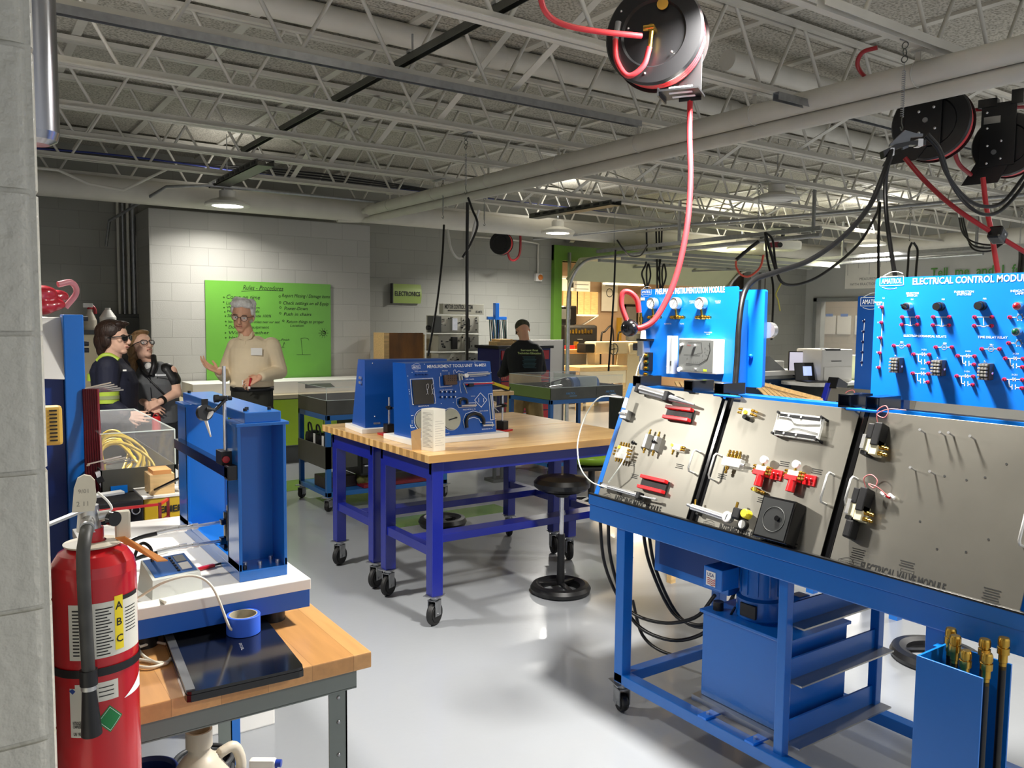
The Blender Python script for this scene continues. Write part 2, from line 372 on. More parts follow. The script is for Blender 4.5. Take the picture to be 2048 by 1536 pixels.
# walls
struct('wall_back', MB().box(-3.2, 8.0, 10.5, 10.7, 0, DK).box(12.14, 14.6, 10.5, 10.7, 0, DK).box(8.0, 12.14, 10.5, 10.7, 2.62, DK), blockG)
struct('wall_bump_out', MB().box(1.85, 4.48, 9.7, 10.5, 0, 2.84, .012), blockW)
struct('wall_right', MB().box(14.6, 14.8, -2.4, 10.5, 2.17, DK).box(14.6, 14.8, -2.4, 6.6, 0, 2.17).box(14.6, 14.8, 6.6, 10.5, 0, .75).box(14.6, 14.8, 10.28, 10.5, .75, 2.17), plaster)
struct('wall_left', MB().box(-3.2, -3.0, -3, 10.5, 0, DK), blockW)
struct('trim_4', MB().box(12.62, 12.84, 10.3, 10.5, 0, 3.4).box(13.0, 13.1, 10.36, 10.5, 0, 3.4), grey)
# window beside the printer, a lit corridor behind it
wn = struct('window_1', MB().box(14.55, 14.85, 10.2, 10.28, .75, 2.17).box(14.55, 14.85, 6.6, 6.68, .75, 2.17).box(14.55, 14.85, 6.6, 10.28, 2.1, 2.17).box(14.55, 14.85, 6.6, 10.28, .75, .82), grey)
part(wn, 'pane', MB().box(14.69, 14.7, 6.68, 10.2, .82, 2.1), glassy)
struct('wall_corridor', MB().box(16.6, 16.8, 5.5, 12, 0, DK), brickmat('tan_block', 'B5A48C', 'A08F78'))
lamp('corridor_lamp', (15.7, 9.3, 3.2), 60, .8, (1, .93, .8))
for k, y in enumerate([PX(u, 700, 16.57).y for u in (1656, 1686, 1722)]):
    t = thing('wall_paper_sheet', ['white paper sheet taped up behind the window, nearest the window jamb', 'white paper sheet taped up behind the window, middle one of three', 'white paper sheet behind the window, third from the jamb'][k], 'paper', (16.57, y, 1.42))
    part(t, 'sheet', MB().box(-.004, 0, -.17, .17, -.0, .42), paper); part(t, 'tape', MB().box(-.008, -.004, -.09, .09, .40, .46), mat('blue_tape', '2F6FD0', .6, noise=.05))
# pillar beside the camera: rounded block corner, coarse paint
def pillar():
    mb = MB(); r = .03
    for k in range(18):
        z0 = k * .203 + .004; z1 = z0 + .195
        pts = [(-1.6, 1.37), (.117 - r, 1.37)] + [(.117 - r + r * math.sin(a), 1.37 + r - r * math.cos(a)) for a in [math.pi / 2 * i / 8 for i in range(1, 8)]] + [(.117, 1.37 + r), (.117, 1.8), (-1.6, 1.8)]
        mb.prism(pts, z0, z1)
    mb.box(-1.59, .112, 1.376, 1.79, 0, DK); return mb
struct('wall_pillar', pillar(), mat('coarse_painted_block', 'C6C4B8', .4, coat=.25, bump=.7, bscale=48))
# green door opening with its lifted sectional door
struct('trim_5', MB().box(8.0, 8.16, 10.42, 10.72, 0, 2.86).box(12.0, 12.14, 10.42, 10.72, 0, 2.86).box(8.0, 12.14, 10.44, 10.72, 2.62, 2.86), limep)
d = struct('door_1', MB().box(8.22, 12.0, 8.0, 10.05, 2.60, 2.645), limeDoor)
for k in range(4):
    part(d, 'door_panel_stile', MB().box(8.22, 12.0, 8.0 + k * .52, 8.06 + k * .52, 2.56, 2.60), grey)
part(d, 'bottom_panel', MB().add([(8.22, 10.05, 2.6), (12.0, 10.05, 2.6), (12.0, 10.36, 2.3), (8.22, 10.36, 2.3), (8.22, 10.08, 2.64), (12.0, 10.08, 2.64), (12.0, 10.4, 2.33), (8.22, 10.4, 2.33)], [(0, 1, 2, 3), (7, 6, 5, 4), (0, 3, 7, 4), (1, 5, 6, 2), (3, 2, 6, 7), (0, 4, 5, 1)]), limeDoor)
for x in (9.4, 10.8):
    part(d, 'door_strut', MB().bar((x, 10.1, 2.55), (x + .45, 9.3, 2.57), .05, .03), zinc)
for sx, lab in ((8.24, 'galvanised curved door track on the left side of the green opening'), (11.98, 'galvanised curved door track on the right side of the green opening')):
    t = thing('door_track', lab, 'track', (sx, 10.36, 0))
    pts = [(0, 0, .02), (0, 0, 1.9)] + [(0, -.62 + .62 * math.cos(a), 2.0 + .62 * math.sin(a)) for a in [math.pi / 2 * i / 8 for i in range(9)]] + [(0, -4.6, 2.66)]
    part(t, 'rail', MB().tube(pts, .028, 8, smooth=False), zinc)
    part(t, 'angle_iron', MB().bar((0.03 if sx < 9 else -.03, .02, .02), (0.03 if sx < 9 else -.03, .02, 2.75), .05, .03).bar((0, -.7, 2.72), (0, -4.6, 2.74), .04, .05), zinc)
    part(t, 'hanger', MB().bar((0, -2.4, 2.7), (0, -2.4, 3.3), .03, .03).bar((0, -4.5, 2.7), (0, -4.5, 3.3), .03, .03), zinc)
t = thing('torsion_shaft', 'steel torsion shaft with drums above the green roller door opening', 'shaft', (8.1, 10.36, 2.98))
part(t, 'shaft', MB().cyl((0, 0, 0), (4.0, 0, 0), .022), zinc)
for x in (.12, 3.8): part(t, 'cable_drum', MB().cyl((x, 0, 0), (x + .09, 0, 0), .08, n=20), zinc)
# woodshop room behind
struct('wall_woodshop', MB().box(4, 16, 15.4, 15.6, 0, DK).box(4, 4.2, 10.7, 15.4, 0, DK), shopwall)
struct('wall_woodshop_side', MB().box(14.8, 15.0, 10.7, 15.4, 0, DK), shopwall)
t = thing('strip_light', 'long fluorescent strip light glowing in the woodshop, above the shelf', 'light', (10.6, 14.9, 2.62))
part(t, 'tube_cover', MB().box(-1.4, 1.4, -.08, .08, -.03, .01, .01), mat('strip_glow', 'FFF0C0', .5, emit=3.0, noise=.01))
part(t, 'housing', MB().box(-1.42, 1.42, -.1, .1, .01, .06), white)
t = thing('strip_light', 'short bright strip light in the woodshop, right of the paper poster', 'light', (13.3, 14.6, 2.55))
part(t, 'tube_cover', MB().box(-.6, .6, -.08, .08, -.03, .01, .01), MATS['strip_glow']); part(t, 'housing', MB().box(-.62, .62, -.1, .1, .01, .06), white)

# ================================================================ CEILING STEEL
ZB = 3.10
JY = [9.5, 8.54, 7.5, 6.47, 5.40, 4.45, 3.4, 2.35, 1.3, .25]
ordn = ['nearest the back wall', 'second from the back wall', 'third from the back wall', 'fourth from the back wall', 'fifth from the back wall', 'sixth from the back wall', 'seventh from the back wall', 'eighth from the back wall, over the control panels', 'ninth from the back wall, at the upper right corner', 'tenth from the back wall, closest overhead']
def joist(x0=-1.5, x1=14.5):
    t = thing('roof_joist', '', 'joist', (0, 0, 0))
    part(t, 'bottom_chord', MB().box(x0, x1, -.055, -.008, -.022, -.016).box(x0, x1, .008, .055, -.022, -.016).box(x0, x1, -.014, -.008, -.022, .028).box(x0, x1, .008, .014, -.022, .028), structW)
    part(t, 'top_chord', MB().box(x0, x1, -.05, -.01, .425, .455).box(x0, x1, .01, .05, .425, .455), structW)
    pts = []; x = .94 - .66 * 4
    while x < x1: pts += [(x - .04, 0, 0), (x + .04, 0, 0), (x + .29, 0, .44), (x + .37, 0, .44)]; x += .66
    part(t, 'web', MB().tube(pts, .0125, 6, smooth=False), structW)
    return t
J0 = joist()
for i, y in enumerate(JY):
    j = J0 if i == 0 else dup(J0)
    j.location = (0, y, ZB); j['label'] = 'white open web steel roof joist, ' + ordn[i]; j['group'] = 'roof joists'
# cross bridging between joists
k = 0
for x in (3.05, 6.0, 9.4):
    for i in range(1, 8):
        a, b = JY[i], JY[i + 1]
        o = solo('joist_brace', MB().bar((0, 0, .02), (0, b - a, .42), .05, .006).bar((0, 0, .42), (.03, b - a, .02), .05, .006), structW,
                 'crossed angle braces between joist %s and its neighbour, %s row' % (ordn[i].split(',')[0], {3.05: 'left', 6.0: 'middle', 9.4: 'right'}[x]), 'brace', (x, a, ZB), 0, 'cross braces between joists')
# round pipes
def pipe(name, lab, pts, r, mt=None, cat='pipe', parts=(), n=20, seg=1):
    t = thing(name, lab, cat, pts[0]); P = [Vector(p) - Vector(pts[0]) for p in pts]
    part(t, 'pipe_run', MB().tube(P, r, n, seg=seg, smooth=seg > 1), mt or structW)
    return t
# pair of long pipes running front to back under the joists
pipe_x = 4.22
t = pipe('drain_pipe', 'fat white pipe crossing diagonally under the ceiling, upper of the pair', [(pipe_x, -.6, 2.955), (pipe_x, 9.15, 2.955)], .062)
part(t, 'reducer', MB().at(Matrix.Translation((0, 9.75, 0))).lathe([(.062, 0), (.045, .06), (.04, .06)], axis='y'), structW)
part(t, 'end_run', MB().tube([(0, 9.8, 0), (-.05, 10.1, 0), (-.42, 10.15, -.02)], .035, 14), structW)
t2 = pipe('drain_pipe', 'slimmer white pipe alongside and just below the fat diagonal pipe', [(pipe_x + .05, -.6, 2.86), (pipe_x + .05, 9.2, 2.86)], .045)
part(t2, 'end_run', MB().tube([(0, 9.8, 0), (-.05, 10.0, 0), (-.35, 10.02, -.02)], .03, 14), structW)
for y in JY[1:9]:
    solo('pipe_hanger', MB().torus((pipe_x, y + .06, 2.955), .064, .004, 'y', 24, 6).bar((pipe_x, y + .06, 3.02), (pipe_x, y + .06, 3.09), .03, .005).box(pipe_x - .03, pipe_x + .03, y + .02, y + .1, 3.075, 3.083), structW,
         'steel strap hanger holding the fat diagonal pipe at the joist ' + ordn[JY.index(y)].split(',')[0], 'hanger', group='pipe hangers')
t = pipe('overhead_pipe', 'wide white pipe threaded between the joists near the top of the picture', [(-1.5, 4.93, 3.50), (14.4, 4.93, 3.50)], .075)
for x in (.9, 3.15, 5.6, 8.1): part(t, 'coupling', MB().at(Matrix.Translation((x + 1.5, 0, 0))).lathe([(.075, 0), (.088, .01), (.088, .13), (.075, .14)], axis='x'), structW)
t = pipe('overhead_pipe', 'thick white insulated pipe along the back wall above the green board', [(-2.5, 9.43, 2.96), (14.2, 9.43, 2.96)], .125)
t = pipe('overhead_pipe', 'thick white insulated pipe along the right hand wall above the poster', [(14.25, 9.3, 3.1), (14.25, -1.5, 3.1)], .13)
t = pipe('overhead_pipe', 'white pipe running between joists beyond the diagonal pair, above the black reels', [(4.4, 3.85, 3.42), (14.3, 3.85, 3.42)], .07)
pipe('conduit', 'pale conduit running under the second joist with a dropped bend at left', [(-1.2, 8.75, 3.0), (.9, 8.75, 3.0), (1.15, 8.75, 2.9), (1.45, 8.75, 2.87), (1.9, 8.72, 3.14), (14, 8.72, 3.14)], .014, n=10)
pipe('conduit', 'grey conduit bending from the wall pipes up to the ceiling beside the left lamp', [(1.52, 10.35, 2.45), (1.54, 10.2, 2.72), (1.9, 9.0, 2.98), (2.3, 8.9, 3.02), (4.8, 8.9, 3.02)], .017, zinc, n=10)
pipe('conduit', 'long grey conduit slanting across above the roller door track', [(7.2, 9.9, 2.86), (8.2, 8.1, 2.97), (9.2, 6.3, 3.04), (9.6, 3.5, 3.05), (9.7, .5, 3.05)], .02, zinc, n=10)
pipe('conduit', 'thin white conduit run parallel to the slanting conduit, right ceiling', [(8.6, 9.2, 3.0), (9.9, 4.5, 3.06), (10.1, 1.0, 3.06)], .016, structW, n=10)
# unistrut channels
def strut(lab, a, b, mt=zinc, w=.041):
    t = thing('strut_channel', lab, 'channel', a); d = Vector(b) - Vector(a)
    part(t, 'channel', MB().bar((0, 0, w / 2), d + Vector((0, 0, w / 2)), w, .004).bar(Vector((0, 0, 0)) + d.cross(Vector((0, 0, 1))).normalized() * w / 2, d + d.cross(Vector((0, 0, 1))).normalized() * w / 2, .004, w).bar(-d.cross(Vector((0, 0, 1))).normalized() * w / 2, d - d.cross(Vector((0, 0, 1))).normalized() * w / 2, .004, w), mt)
    return t
darkz = mat('dark_galvanised', '6A6C66', .4, .85, noise=.2, nscale=10)
t = strut('dark galvanised strut channel crossing the joists, left half of ceiling', (2.28, 2.0, 3.17), (2.28, 7.75, 3.17), darkz)
for y in (1.45, 2.35, 3.9): part(t, 'beam_clamp', MB().cyl((0, y, .02), (.0, y, .13), .006).box(-.03, .03, y - .02, y + .02, .02, .035), zinc)
strut('galvanised strut channel alongside the wide joist, upper right', (3.2, 2.28, 3.06), (7.2, 2.28, 3.06), structW)
strut('galvanised strut channel carrying the conduit under the sixth joist', (-.8, 4.37, 3.05), (4.1, 4.37, 3.05), zinc)
strut('galvanised strut holding the two black hose reels at right', (3.9, 3.05, 2.93), (7.6, 3.05, 2.93), zinc)
t = thing('cable_tray', 'perforated dark cable tray above the left lamp', 'tray', (2.42, 8.2, 3.02))
part(t, 'channel', MB().box(-.08, .08, -.75, .9, 0, .006).box(-.08, -.074, -.75, .9, 0, .06).box(.074, .08, -.75, .9, 0, .06), darkz)
for k in range(9): part(t, 'slot', MB().box(-.085, -.079, -.7 + k * .17, -.6 + k * .17, .02, .045), black)
t = thing('cable_tray', 'perforated dark cable tray above the middle lamp', 'tray', (6.55, 8.1, 3.02)); part(t, 'channel', MB().box(-.08, .08, -.75, .9, 0, .006).box(-.08, -.074, -.75, .9, 0, .06).box(.074, .08, -.75, .9, 0, .06), darkz)
for k in range(9): part(t, 'slot', MB().box(-.085, -.079, -.7 + k * .17, -.6 + k * .17, .02, .045), black)
for k in range(4):
    solo('data_cable', MB().tube([(-1.6, 9.0 + .04 * k, 3.3 - .03 * k), (0, 9.1, 3.22 + .04 * math.sin(k)), (1.5, 9.05 + .05 * k, 3.25), (3.5, 9.0, 3.2 + .03 * k), (6, 9.1, 3.24), (9, 9.0, 3.2)], .009, 6), mat('blue_cable', '1B2B78', .5, noise=.1) if k == 0 else black,
         ['blue data cable lying over the joists along the back wall', 'black data cable over the back joists, beside the blue one', 'black cable sagging over the back joists, second from the blue', 'black cable over the back joists, farthest from the blue'][k], 'cable', group='cables over the back joists')
# high-bay lamps
lampglow = mat('lamp_glow', 'FFFBF0', .4, emit=14, noise=.005)
def highbay(lab, p, on=True, group='round high bay lamps'):
    t = thing('high_bay_light', lab, 'light', p, group=group)
    part(t, 'reflector', MB().lathe([(.07, .03), (.09, .0), (.16, -.02), (.225, -.05), (.235, -.075), (.225, -.085), (.16, -.085)], n=32), mat('lamp_housing', 'D8D6CE', .45, noise=.04))
    part(t, 'driver_box', MB().cyl((0, 0, .0), (0, 0, .075), .085, n=24).box(-.05, .05, -.05, .05, .075, .1, .005), MATS['lamp_housing'])
    part(t, 'lens', MB().lathe([(0, -.09), (.12, -.088), (.155, -.08), (.16, -.07)], n=32), lampglow if on else white)
    part(t, 'hook', MB().tube([(0, 0, .1), (0, 0, .16), (.015, 0, .18), (0, 0, .2)], .006, 6).cyl((0, 0, .19), (0, 0, DK - p[2]), .005, n=6), zinc)
    return t
HL = ['glowing round high bay lamp above the green board', 'glowing round high bay lamp left of the roller door track, near the black man', 'glowing round high bay lamp above the tall blue instrument panel', 'glowing round high bay lamp at the top of the right hand wall']
HL[1] = 'glowing round high bay lamp just left of the green roller door opening'
for k in range(4): highbay(HL[k], BAY_AND_FILL[k][0])
highbay('unlit round high bay lamp hanging among the joists right of the red hose', (7.11, 5.51, 3.0), False)
highbay('glowing high bay lamp just above the picture edge over the blue panels', BAY_AND_FILL[4][0])
for p, lab in (((8.5, 3.4, 2.9), 'white round ceiling speaker hanging beyond the middle black reel'),):
    t = thing('ceiling_speaker', lab, 'speaker', p); part(t, 'body', MB().lathe([(0, .12), (.06, .12), (.13, .02), (.14, 0), (0, 0)], n=24), white); part(t, 'stem', MB().cyl((0, 0, .12), (0, 0, .3), .01), zinc)
# ================================================================ HELPERS FOR PANELS
def onp(M, u, v):
    """where the sight line of photo pixel (u, v) meets a panel, in panel coordinates"""
    Mi = M.inverted(); a = Mi @ CAM; d = (Mi.to_3x3() @ ray(u, v)); t = -a.z / d.z; p = a + d * t
    return (p.x, p.y)
def logo(mb, x, y, w, z=.0008):
    h = w * .36; mb.line([(x, y), (x + w, y), (x + w, y + h), (x, y + h), (x, y)], w * .022, z)
    mb.text('AMATROL', x + w / 2, y + h * .22, h * .55, z, 'c', w * .86, .012)
    pts = [(x + w * (.1 + .85 * t), y + h * (1 + .55 * math.sin(t * 2.6))) for t in [i / 10 for i in range(11)]]; mb.line(pts, w * .03, z)
    pts = [(x + w * (.12 + .6 * t), y - h * .5 * math.sin(math.pi * (.15 + .6 * t)) * .8) for t in [i / 10 for i in range(11)]]; mb.line(pts, w * .022, z)
def caster(parent, x, y, r=.062, top=.15, ang=0, mt=rubber, brake=False):
    c = part(parent, 'caster', MB().at(Matrix.Translation((x, y, 0)) @ Matrix.Rotation(ang, 4, 'Z')).box(-.045, .045, -.045, .045, top - .006, top, .002)
             .cyl((0, 0, top - .03), (0, 0, top - .006), .022).box(-.028, .028, -.026, -.022, r * .85, top - .026).box(-.028, .028, .022, .026, r * .85, top - .026).box(-.028, .028, -.026, .026, top - .03, top - .026), zinc)
    part(c, 'wheel', MB().at(Matrix.Translation((x, y, r)) @ Matrix.Rotation(ang, 4, 'Z')).lathe([(.012, -.018), (r * .7, -.018), (r * .72, -.014), (r * .9, -.017), (r, -.008), (r, .008), (r * .9, .017), (r * .72, .014), (r * .7, .018), (.012, .018)], axis='y', n=28), mt)
    part(c, 'axle', MB().at(Matrix.Translation((x, y, r)) @ Matrix.Rotation(ang, 4, 'Z')).cyl((0, -.03, 0), (0, .03, 0), .009, n=10), zinc)
    return c
# ================================================================ WORKBENCHES IN THE MIDDLE
maple = woodmat('butcher_block', 'E6BC7A', 'D0A060', 'x', .042, .45)
mapleE = mat('butcher_block_end', '8A6238', .45, coat=.15, noise=.2, nscale=14)
TX0, TX1, TZ = 2.035, 3.585, .945
def bench(lab, y0, y1, group=None):
    t = thing('workbench', lab, 'workbench', (TX0, y0, 0)); L = TX1 - TX0; W = y1 - y0
    part(t, 'worktop', MB().box(0, L, 0, W, TZ - .042, TZ, .003), maple)
    fr = part(t, 'apron', MB().box(.05, L - .05, .055, .085, .83, TZ - .042).box(.05, L - .05, W - .085, W - .055, .83, TZ - .042).box(.05, .08, .06, W - .06, .80, TZ - .042).box(L - .08, L - .05, .06, W - .06, .80, TZ - .042), navy)
    for x in (.085, L - .085):
        for y in (.085, W - .085):
            part(t, 'leg', MB().box(x - .034, x + .034, y - .034, y + .034, .166, TZ - .042, .004), navy)
            caster(t, x, y, .063, .166, .5 if x < 1 else 1.2)
    part(t, 'side_stretcher', MB().box(.06, .11, .11, W - .11, .38, .43), navy)
    part(t, 'side_stretcher', MB().box(L - .11, L - .06, .11, W - .11, .38, .43), navy)
    part(t, 'long_stretcher', MB().box(.11, L - .11, W / 2 - .09, W / 2 + .02, .385, .43, .003), navy)
    return t
bench('navy framed maple workbench on black casters, front one, under the measurement tools panel', 3.70, 4.433)
bench('navy framed maple workbench pushed behind the front one, under the plain blue unit back', 4.437, 5.17)
# measurement tools unit
def cabinet(x0, x1, x2, x3, yf, yb, yt, ytb, h):
    return MB().add([(x0, yf, .03), (x1, yf, .03), (x1, yb, .03), (x0, yb, .03), (x2, yt, h), (x3, yt, h), (x3, ytb, h), (x2, ytb, h)],
        [(3, 2, 1, 0), (4, 5, 6, 7), (0, 1, 5, 4), (1, 2, 6, 5), (2, 3, 7, 6), (3, 0, 4, 7)])
MU = thing('training_unit', 'bright blue measurement tools display panel with gauges, on the front workbench', 'training unit', (2.12, 4.03, TZ), .03)
MP = part(MU, 'cabinet', cabinet(.035, .615, .025, .615, .07, .29, .14, .29, .455), blueD)
part(MU, 'base', MB().box(0, .66, 0, .36, 0, .03, .003), white)
MUM = Matrix.Translation((2.12, 4.03, TZ)) @ Matrix.Rotation(.03, 4, 'Z')
MF = frame((.03, .069, .032), (1, 0, 0), (0, .07, .425)); MFw = MUM @ MF
RU = thing('training_unit', 'blue training unit seen from its plain back, on the rear workbench', 'training unit', (2.075, 4.62, TZ), -.10)
part(RU, 'cabinet', cabinet(.035, .62, .05, .61, .04, .30, .09, .22, .45), blueD)
part(RU, 'base', MB().box(0, .66, 0, .34, 0, .03, .003), white)
part(RU, 'maker_plate', MB().at(frame((.09, .043, .05), (1, 0, 0), (0, .05, .425))).box(0, .045, 0, .012, 0, .002), chrome)
part(RU, 'side_hasp', MB().box(.030, .040, .12, .15, .33, .345).box(.030, .04, .12, .15, .30, .315), chrome)
for (x, z) in ((.10, .43), (.35, .43), (.10, .10), (.55, .43)): part(RU, 'screw', MB().sph((x, .04 + (z - .03) * .119 - .001, z), .004, 8, 6), chrome)
def mt_(u, v): return onp(MFw, u, v)
def zq(X, Y): return mt_(790 + X / 7.68, 700 + Y / 7.68)
mb = MB(MF)
a = zq(262, 290); logo(mb, a[0], a[1], .055)
a = zq(495, 280); b = zq(1395, 250); mb.text('MEASUREMENT TOOLS UNIT  96-MES1', (a[0] + b[0]) / 2, (a[1] + b[1]) / 2, .018, .0008, 'c', b[0] - a[0], .012)
for (X, Y, s_, h) in ((400, 330, 'SMALL HOLE GAUGES', .006), (765, 318, 'V-BLOCKS', .006), (440, 860, 'GRANITE PLATE', .007), (790, 612, 'GAUGE LENGTH PARTS', .006), (1150, 450, 'DIAL CALIPER', .007), (1140, 912, 'MICROMETER 0-1 IN', .007), (1360, 935, 'CENTER GAUGE', .006), (1415, 1212, 'MICROMETER 3-4', .007), (775, 1285, 'BORE GAGE', .007), (1200, 708, 'PARALLEL', .005)):
    a = zq(X, Y); mb.text(s_, a[0], a[1] - h / 2, h, .0008)
def zl(pts, w=.0028): mb.line([zq(*p) for p in pts], w)
zl([(232, 450), (580, 432), (625, 815), (270, 838), (232, 450)])
zl([(680, 412), (690, 570), (875, 552)]); zl([(700, 355), (705, 400)]); zl([(828, 345), (828, 385)])
zl([(905, 370), (900, 320), (920, 300), (945, 350), (975, 320), (1060, 340)], .0022)
zl([(1000, 470), (995, 540), (1015, 660)], .0022); zl([(1110, 350), (1430, 335)]); zl([(1150, 408), (1400, 392)]); zl([(1060, 505), (1500, 495)], .002)
zl([(1312, 658), (1412, 765), (1325, 878), (1222, 770), (1312, 658)]); zl([(1285, 740), (1285, 800)]); zl([(1362, 740), (1362, 800)])
zl([(1435, 675), (1495, 665), (1525, 1065), (1470, 1075), (1435, 675)])
zl([(945, 800), (950, 745), (1000, 730), (1075, 735), (1105, 770), (1110, 815), (1240, 810), (1240, 870), (980, 885), (950, 840), (945, 800)], .0022)
zl([(1310, 1110), (1500, 1108), (1500, 1180)]); zl([(250, 1010), (280, 1005)]); zl([(235, 1150), (245, 1195), (300, 1190)])
c = zq(860, 1062); e = zq(1000, 1062); R = e[0] - c[0]; mb.ring(c[0], c[1], R * 1.03, .003, n=36)
c2 = zq(450, 1080); mb.ring(c2[0], c2[1], R * 1.05, .003, n=36)
arc = [(1115, 1190), (1110, 1100), (1140, 1050), (1215, 1035), (1290, 1060), (1315, 1110)]; zl(arc); zl([(1070, 1190), (1045, 1080), (1085, 980), (1200, 935), (1320, 970), (1380, 1060), (1380, 1130)])
for (X, Y) in ((450, 218), (1225, 198), (195, 400), (262, 345), (1475, 345), (1545, 1050), (710, 822), (895, 808), (262, 1090), (262, 1120), (262, 1160), (215, 610), (222, 640), (225, 675)):
    a = zq(X, Y); mb.rect(a[0] - .002, a[0] + .002, a[1] - .002, a[1] + .002)
part(MU, 'lettering', mb, whiteL)
a = zq(250, 455); b = zq(590, 835); part(MU, 'slate_panel', MB(MF).box(a[0] + .003, b[0], b[1] + .004, a[1] - .004, .001, .012), mat('dark_slate', '2E2A22', .5, noise=.1))
mb = MB(MF)
for X in (475, 552):
    p = [zq(X - 12, 690), zq(X + 5, 640), zq(X - 15, 590), zq(X - 8, 535), zq(X + 18, 530), zq(X + 20, 580), zq(X - 5, 630), zq(X + 18, 690)]
    part(MU, 'wire_clip', MB(MF).tube([(q[0], q[1], .016) for q in p], .0012, 5), chrome)
a = zq(760, 395); b = zq(920, 525); blk = part(MU, 'v_block', MB(MF).box(a[0] - .012, b[0], b[1] - .004, a[1] + .002, .001, .03, .002), mat('bronze_block', '5A4638', .45, .4, noise=.15))
mb = MB(MF)
for i in range(5):
    for j in range(3):
        p = zq(777 + i * 33, 405 + j * 36); mb.cyl((p[0], p[1], .0295), (p[0], p[1], .0306), .0034, n=10)
part(blk, 'holes', mb, black)
p = zq(960, 395); q = zq(1430, 365); cal = part(MU, 'dial_caliper', MB(MF).bar((p[0], p[1], .02), (q[0], q[1], .02), .011, .004, up=(0, 0, 1)).box(p[0] - .006, p[0] + .006, p[1] - .03, p[1] + .012, .008, .022).box(p[0] + .012, p[0] + .022, p[1] - .028, p[1] + .01, .008, .022), steel)
p = zq(1065, 398); part(cal, 'dial', MB(MF).cyl((p[0], p[1], .012), (p[0], p[1], .03), .0125, n=24), mat('dial_face', 'E8E8E4', .3, noise=.02))
p = zq(1060, 560); q = zq(1500, 512); part(MU, 'height_gauge', MB(MF).bar((p[0], p[1] + .01, .018), (q[0], q[1], .018), .008, .005), redk)
p = zq(1130, 545); part(MU, 'height_gauge_slide', MB(MF).box(p[0] - .018, p[0] + .018, p[1] - .009, p[1] + .009, .005, .035, .003), black)
p = zq(1055, 600); part(MU, 'divider_leg', MB(MF).bar(zq(1020, 520) + (.02,), zq(1075, 670) + (.02,), .004, .008), steel)
gl = mat('white_blue_glare_none', 'DDE3EA', .4, noise=.05)
for i in range(4):
    for j in range(2):
        p = zq(700 + i * 68, 643 + j * 80); g_ = part(MU, 'gauge_pin', MB(MF).cyl((p[0], p[1], 0), (p[0], p[1], .014), .0065, n=14), mat('pin_blue', '0C2A66', .35, noise=.1))
        part(g_, 'pin_cap', MB(MF).box(p[0] - .003, p[0] + .004, p[1] - .004, p[1] + .004, .014, .018), chrome)
for i in range(4):
    p = zq(322 + i * 50, 375); part(MU, 'hole_gauge', MB(MF).cyl((p[0], p[1], 0), (p[0], p[1] - .004, .022), .0045, n=10), MATS['pin_blue'])
part(MU, 'steel_disc', MB(MF).cyl((c[0], c[1], .001), (c[0], c[1], .010), R * .97, n=48), mat('turned_steel', 'B9B49C', .3, .9, noise=.25, nscale=4))
part(MU, 'disc_arm', MB(MF).bar((c[0] - .02, c[1] - .004, .014), (c[0] + .03, c[1] + .006, .014), .006, .004).cyl((c[0] + .028, c[1] + .006, .011), (c[0] + .028, c[1] + .006, .02), .005), black)
part(MU, 'steel_disc', MB(MF).cyl((c2[0], c2[1], .001), (c2[0], c2[1], .010), R * .97, n=48), MATS['turned_steel'])
p = zq(1215, 1080); mic = part(MU, 'large_micrometer', MB(MF).tube([zq(X, Y) + (.012,) for X, Y in ((1090, 1195), (1082, 1110), (1110, 1020), (1200, 980), (1290, 1000), (1345, 1070), (1345, 1145))], .010, 8), black)
a = zq(1330, 1160); b = zq(1495, 1150); part(mic, 'thimble', MB(MF).cyl((a[0], a[1], .014), (b[0], b[1], .014), .007, n=14), chrome)
mic = part(MU, 'small_micrometer', MB(MF).tube([zq(X, Y) + (.012,) for X, Y in ((985, 840), (985, 780), (1030, 750), (1085, 770), (1095, 830))], .008, 8), black)
a = zq(1000, 860); b = zq(1230, 848); part(mic, 'thimble', MB(MF).cyl((a[0], a[1], .014), (b[0], b[1], .014), .006, n=14), chrome)
a = zq(1462, 690); b = zq(1497, 1055); part(MU, 'steel_rule', MB(MF).bar((a[0], a[1], .006), (b[0], b[1], .006), .010, .003), steel)
# white carton
t = thing('carton', 'tall white printed carton standing before the measurement tools panel', 'box', (2.12, 3.80, TZ), .22)
part(t, 'box_body', MB().box(0, .085, 0, .10, 0, .225, .001), mat('carton_white', 'D9D4C4', .6, noise=.04))
part(t, 'open_flap', MB().add([(-.002, .10, .0), (-.04, .13, .0), (-.04, .14, .10), (-.002, .10, .12)], [(0, 1, 2, 3)]), mat('kraft_card', 'A9885C', .8, noise=.1))
mb = MB(frame((0, 0, 0), (1, 0, 0), (0, 0, 1)))
for k in range(11): mb.rect(.01, .075 - .012 * (k % 3), .03 + k * .013, .0315 + k * .013, .0006)
part(t, 'print', mb, mat('faint_print', '8E8A80', .7, noise=.05))
mb = MB(frame((0, .10, 0), (0, -1, 0), (0, 0, 1)))
for k in range(26): mb.rect(.012, .09 - .02 * (k % 4) * .6, .02 + k * .0074, .0222 + k * .0074, .0006)
part(t, 'print', mb, MATS['faint_print'])
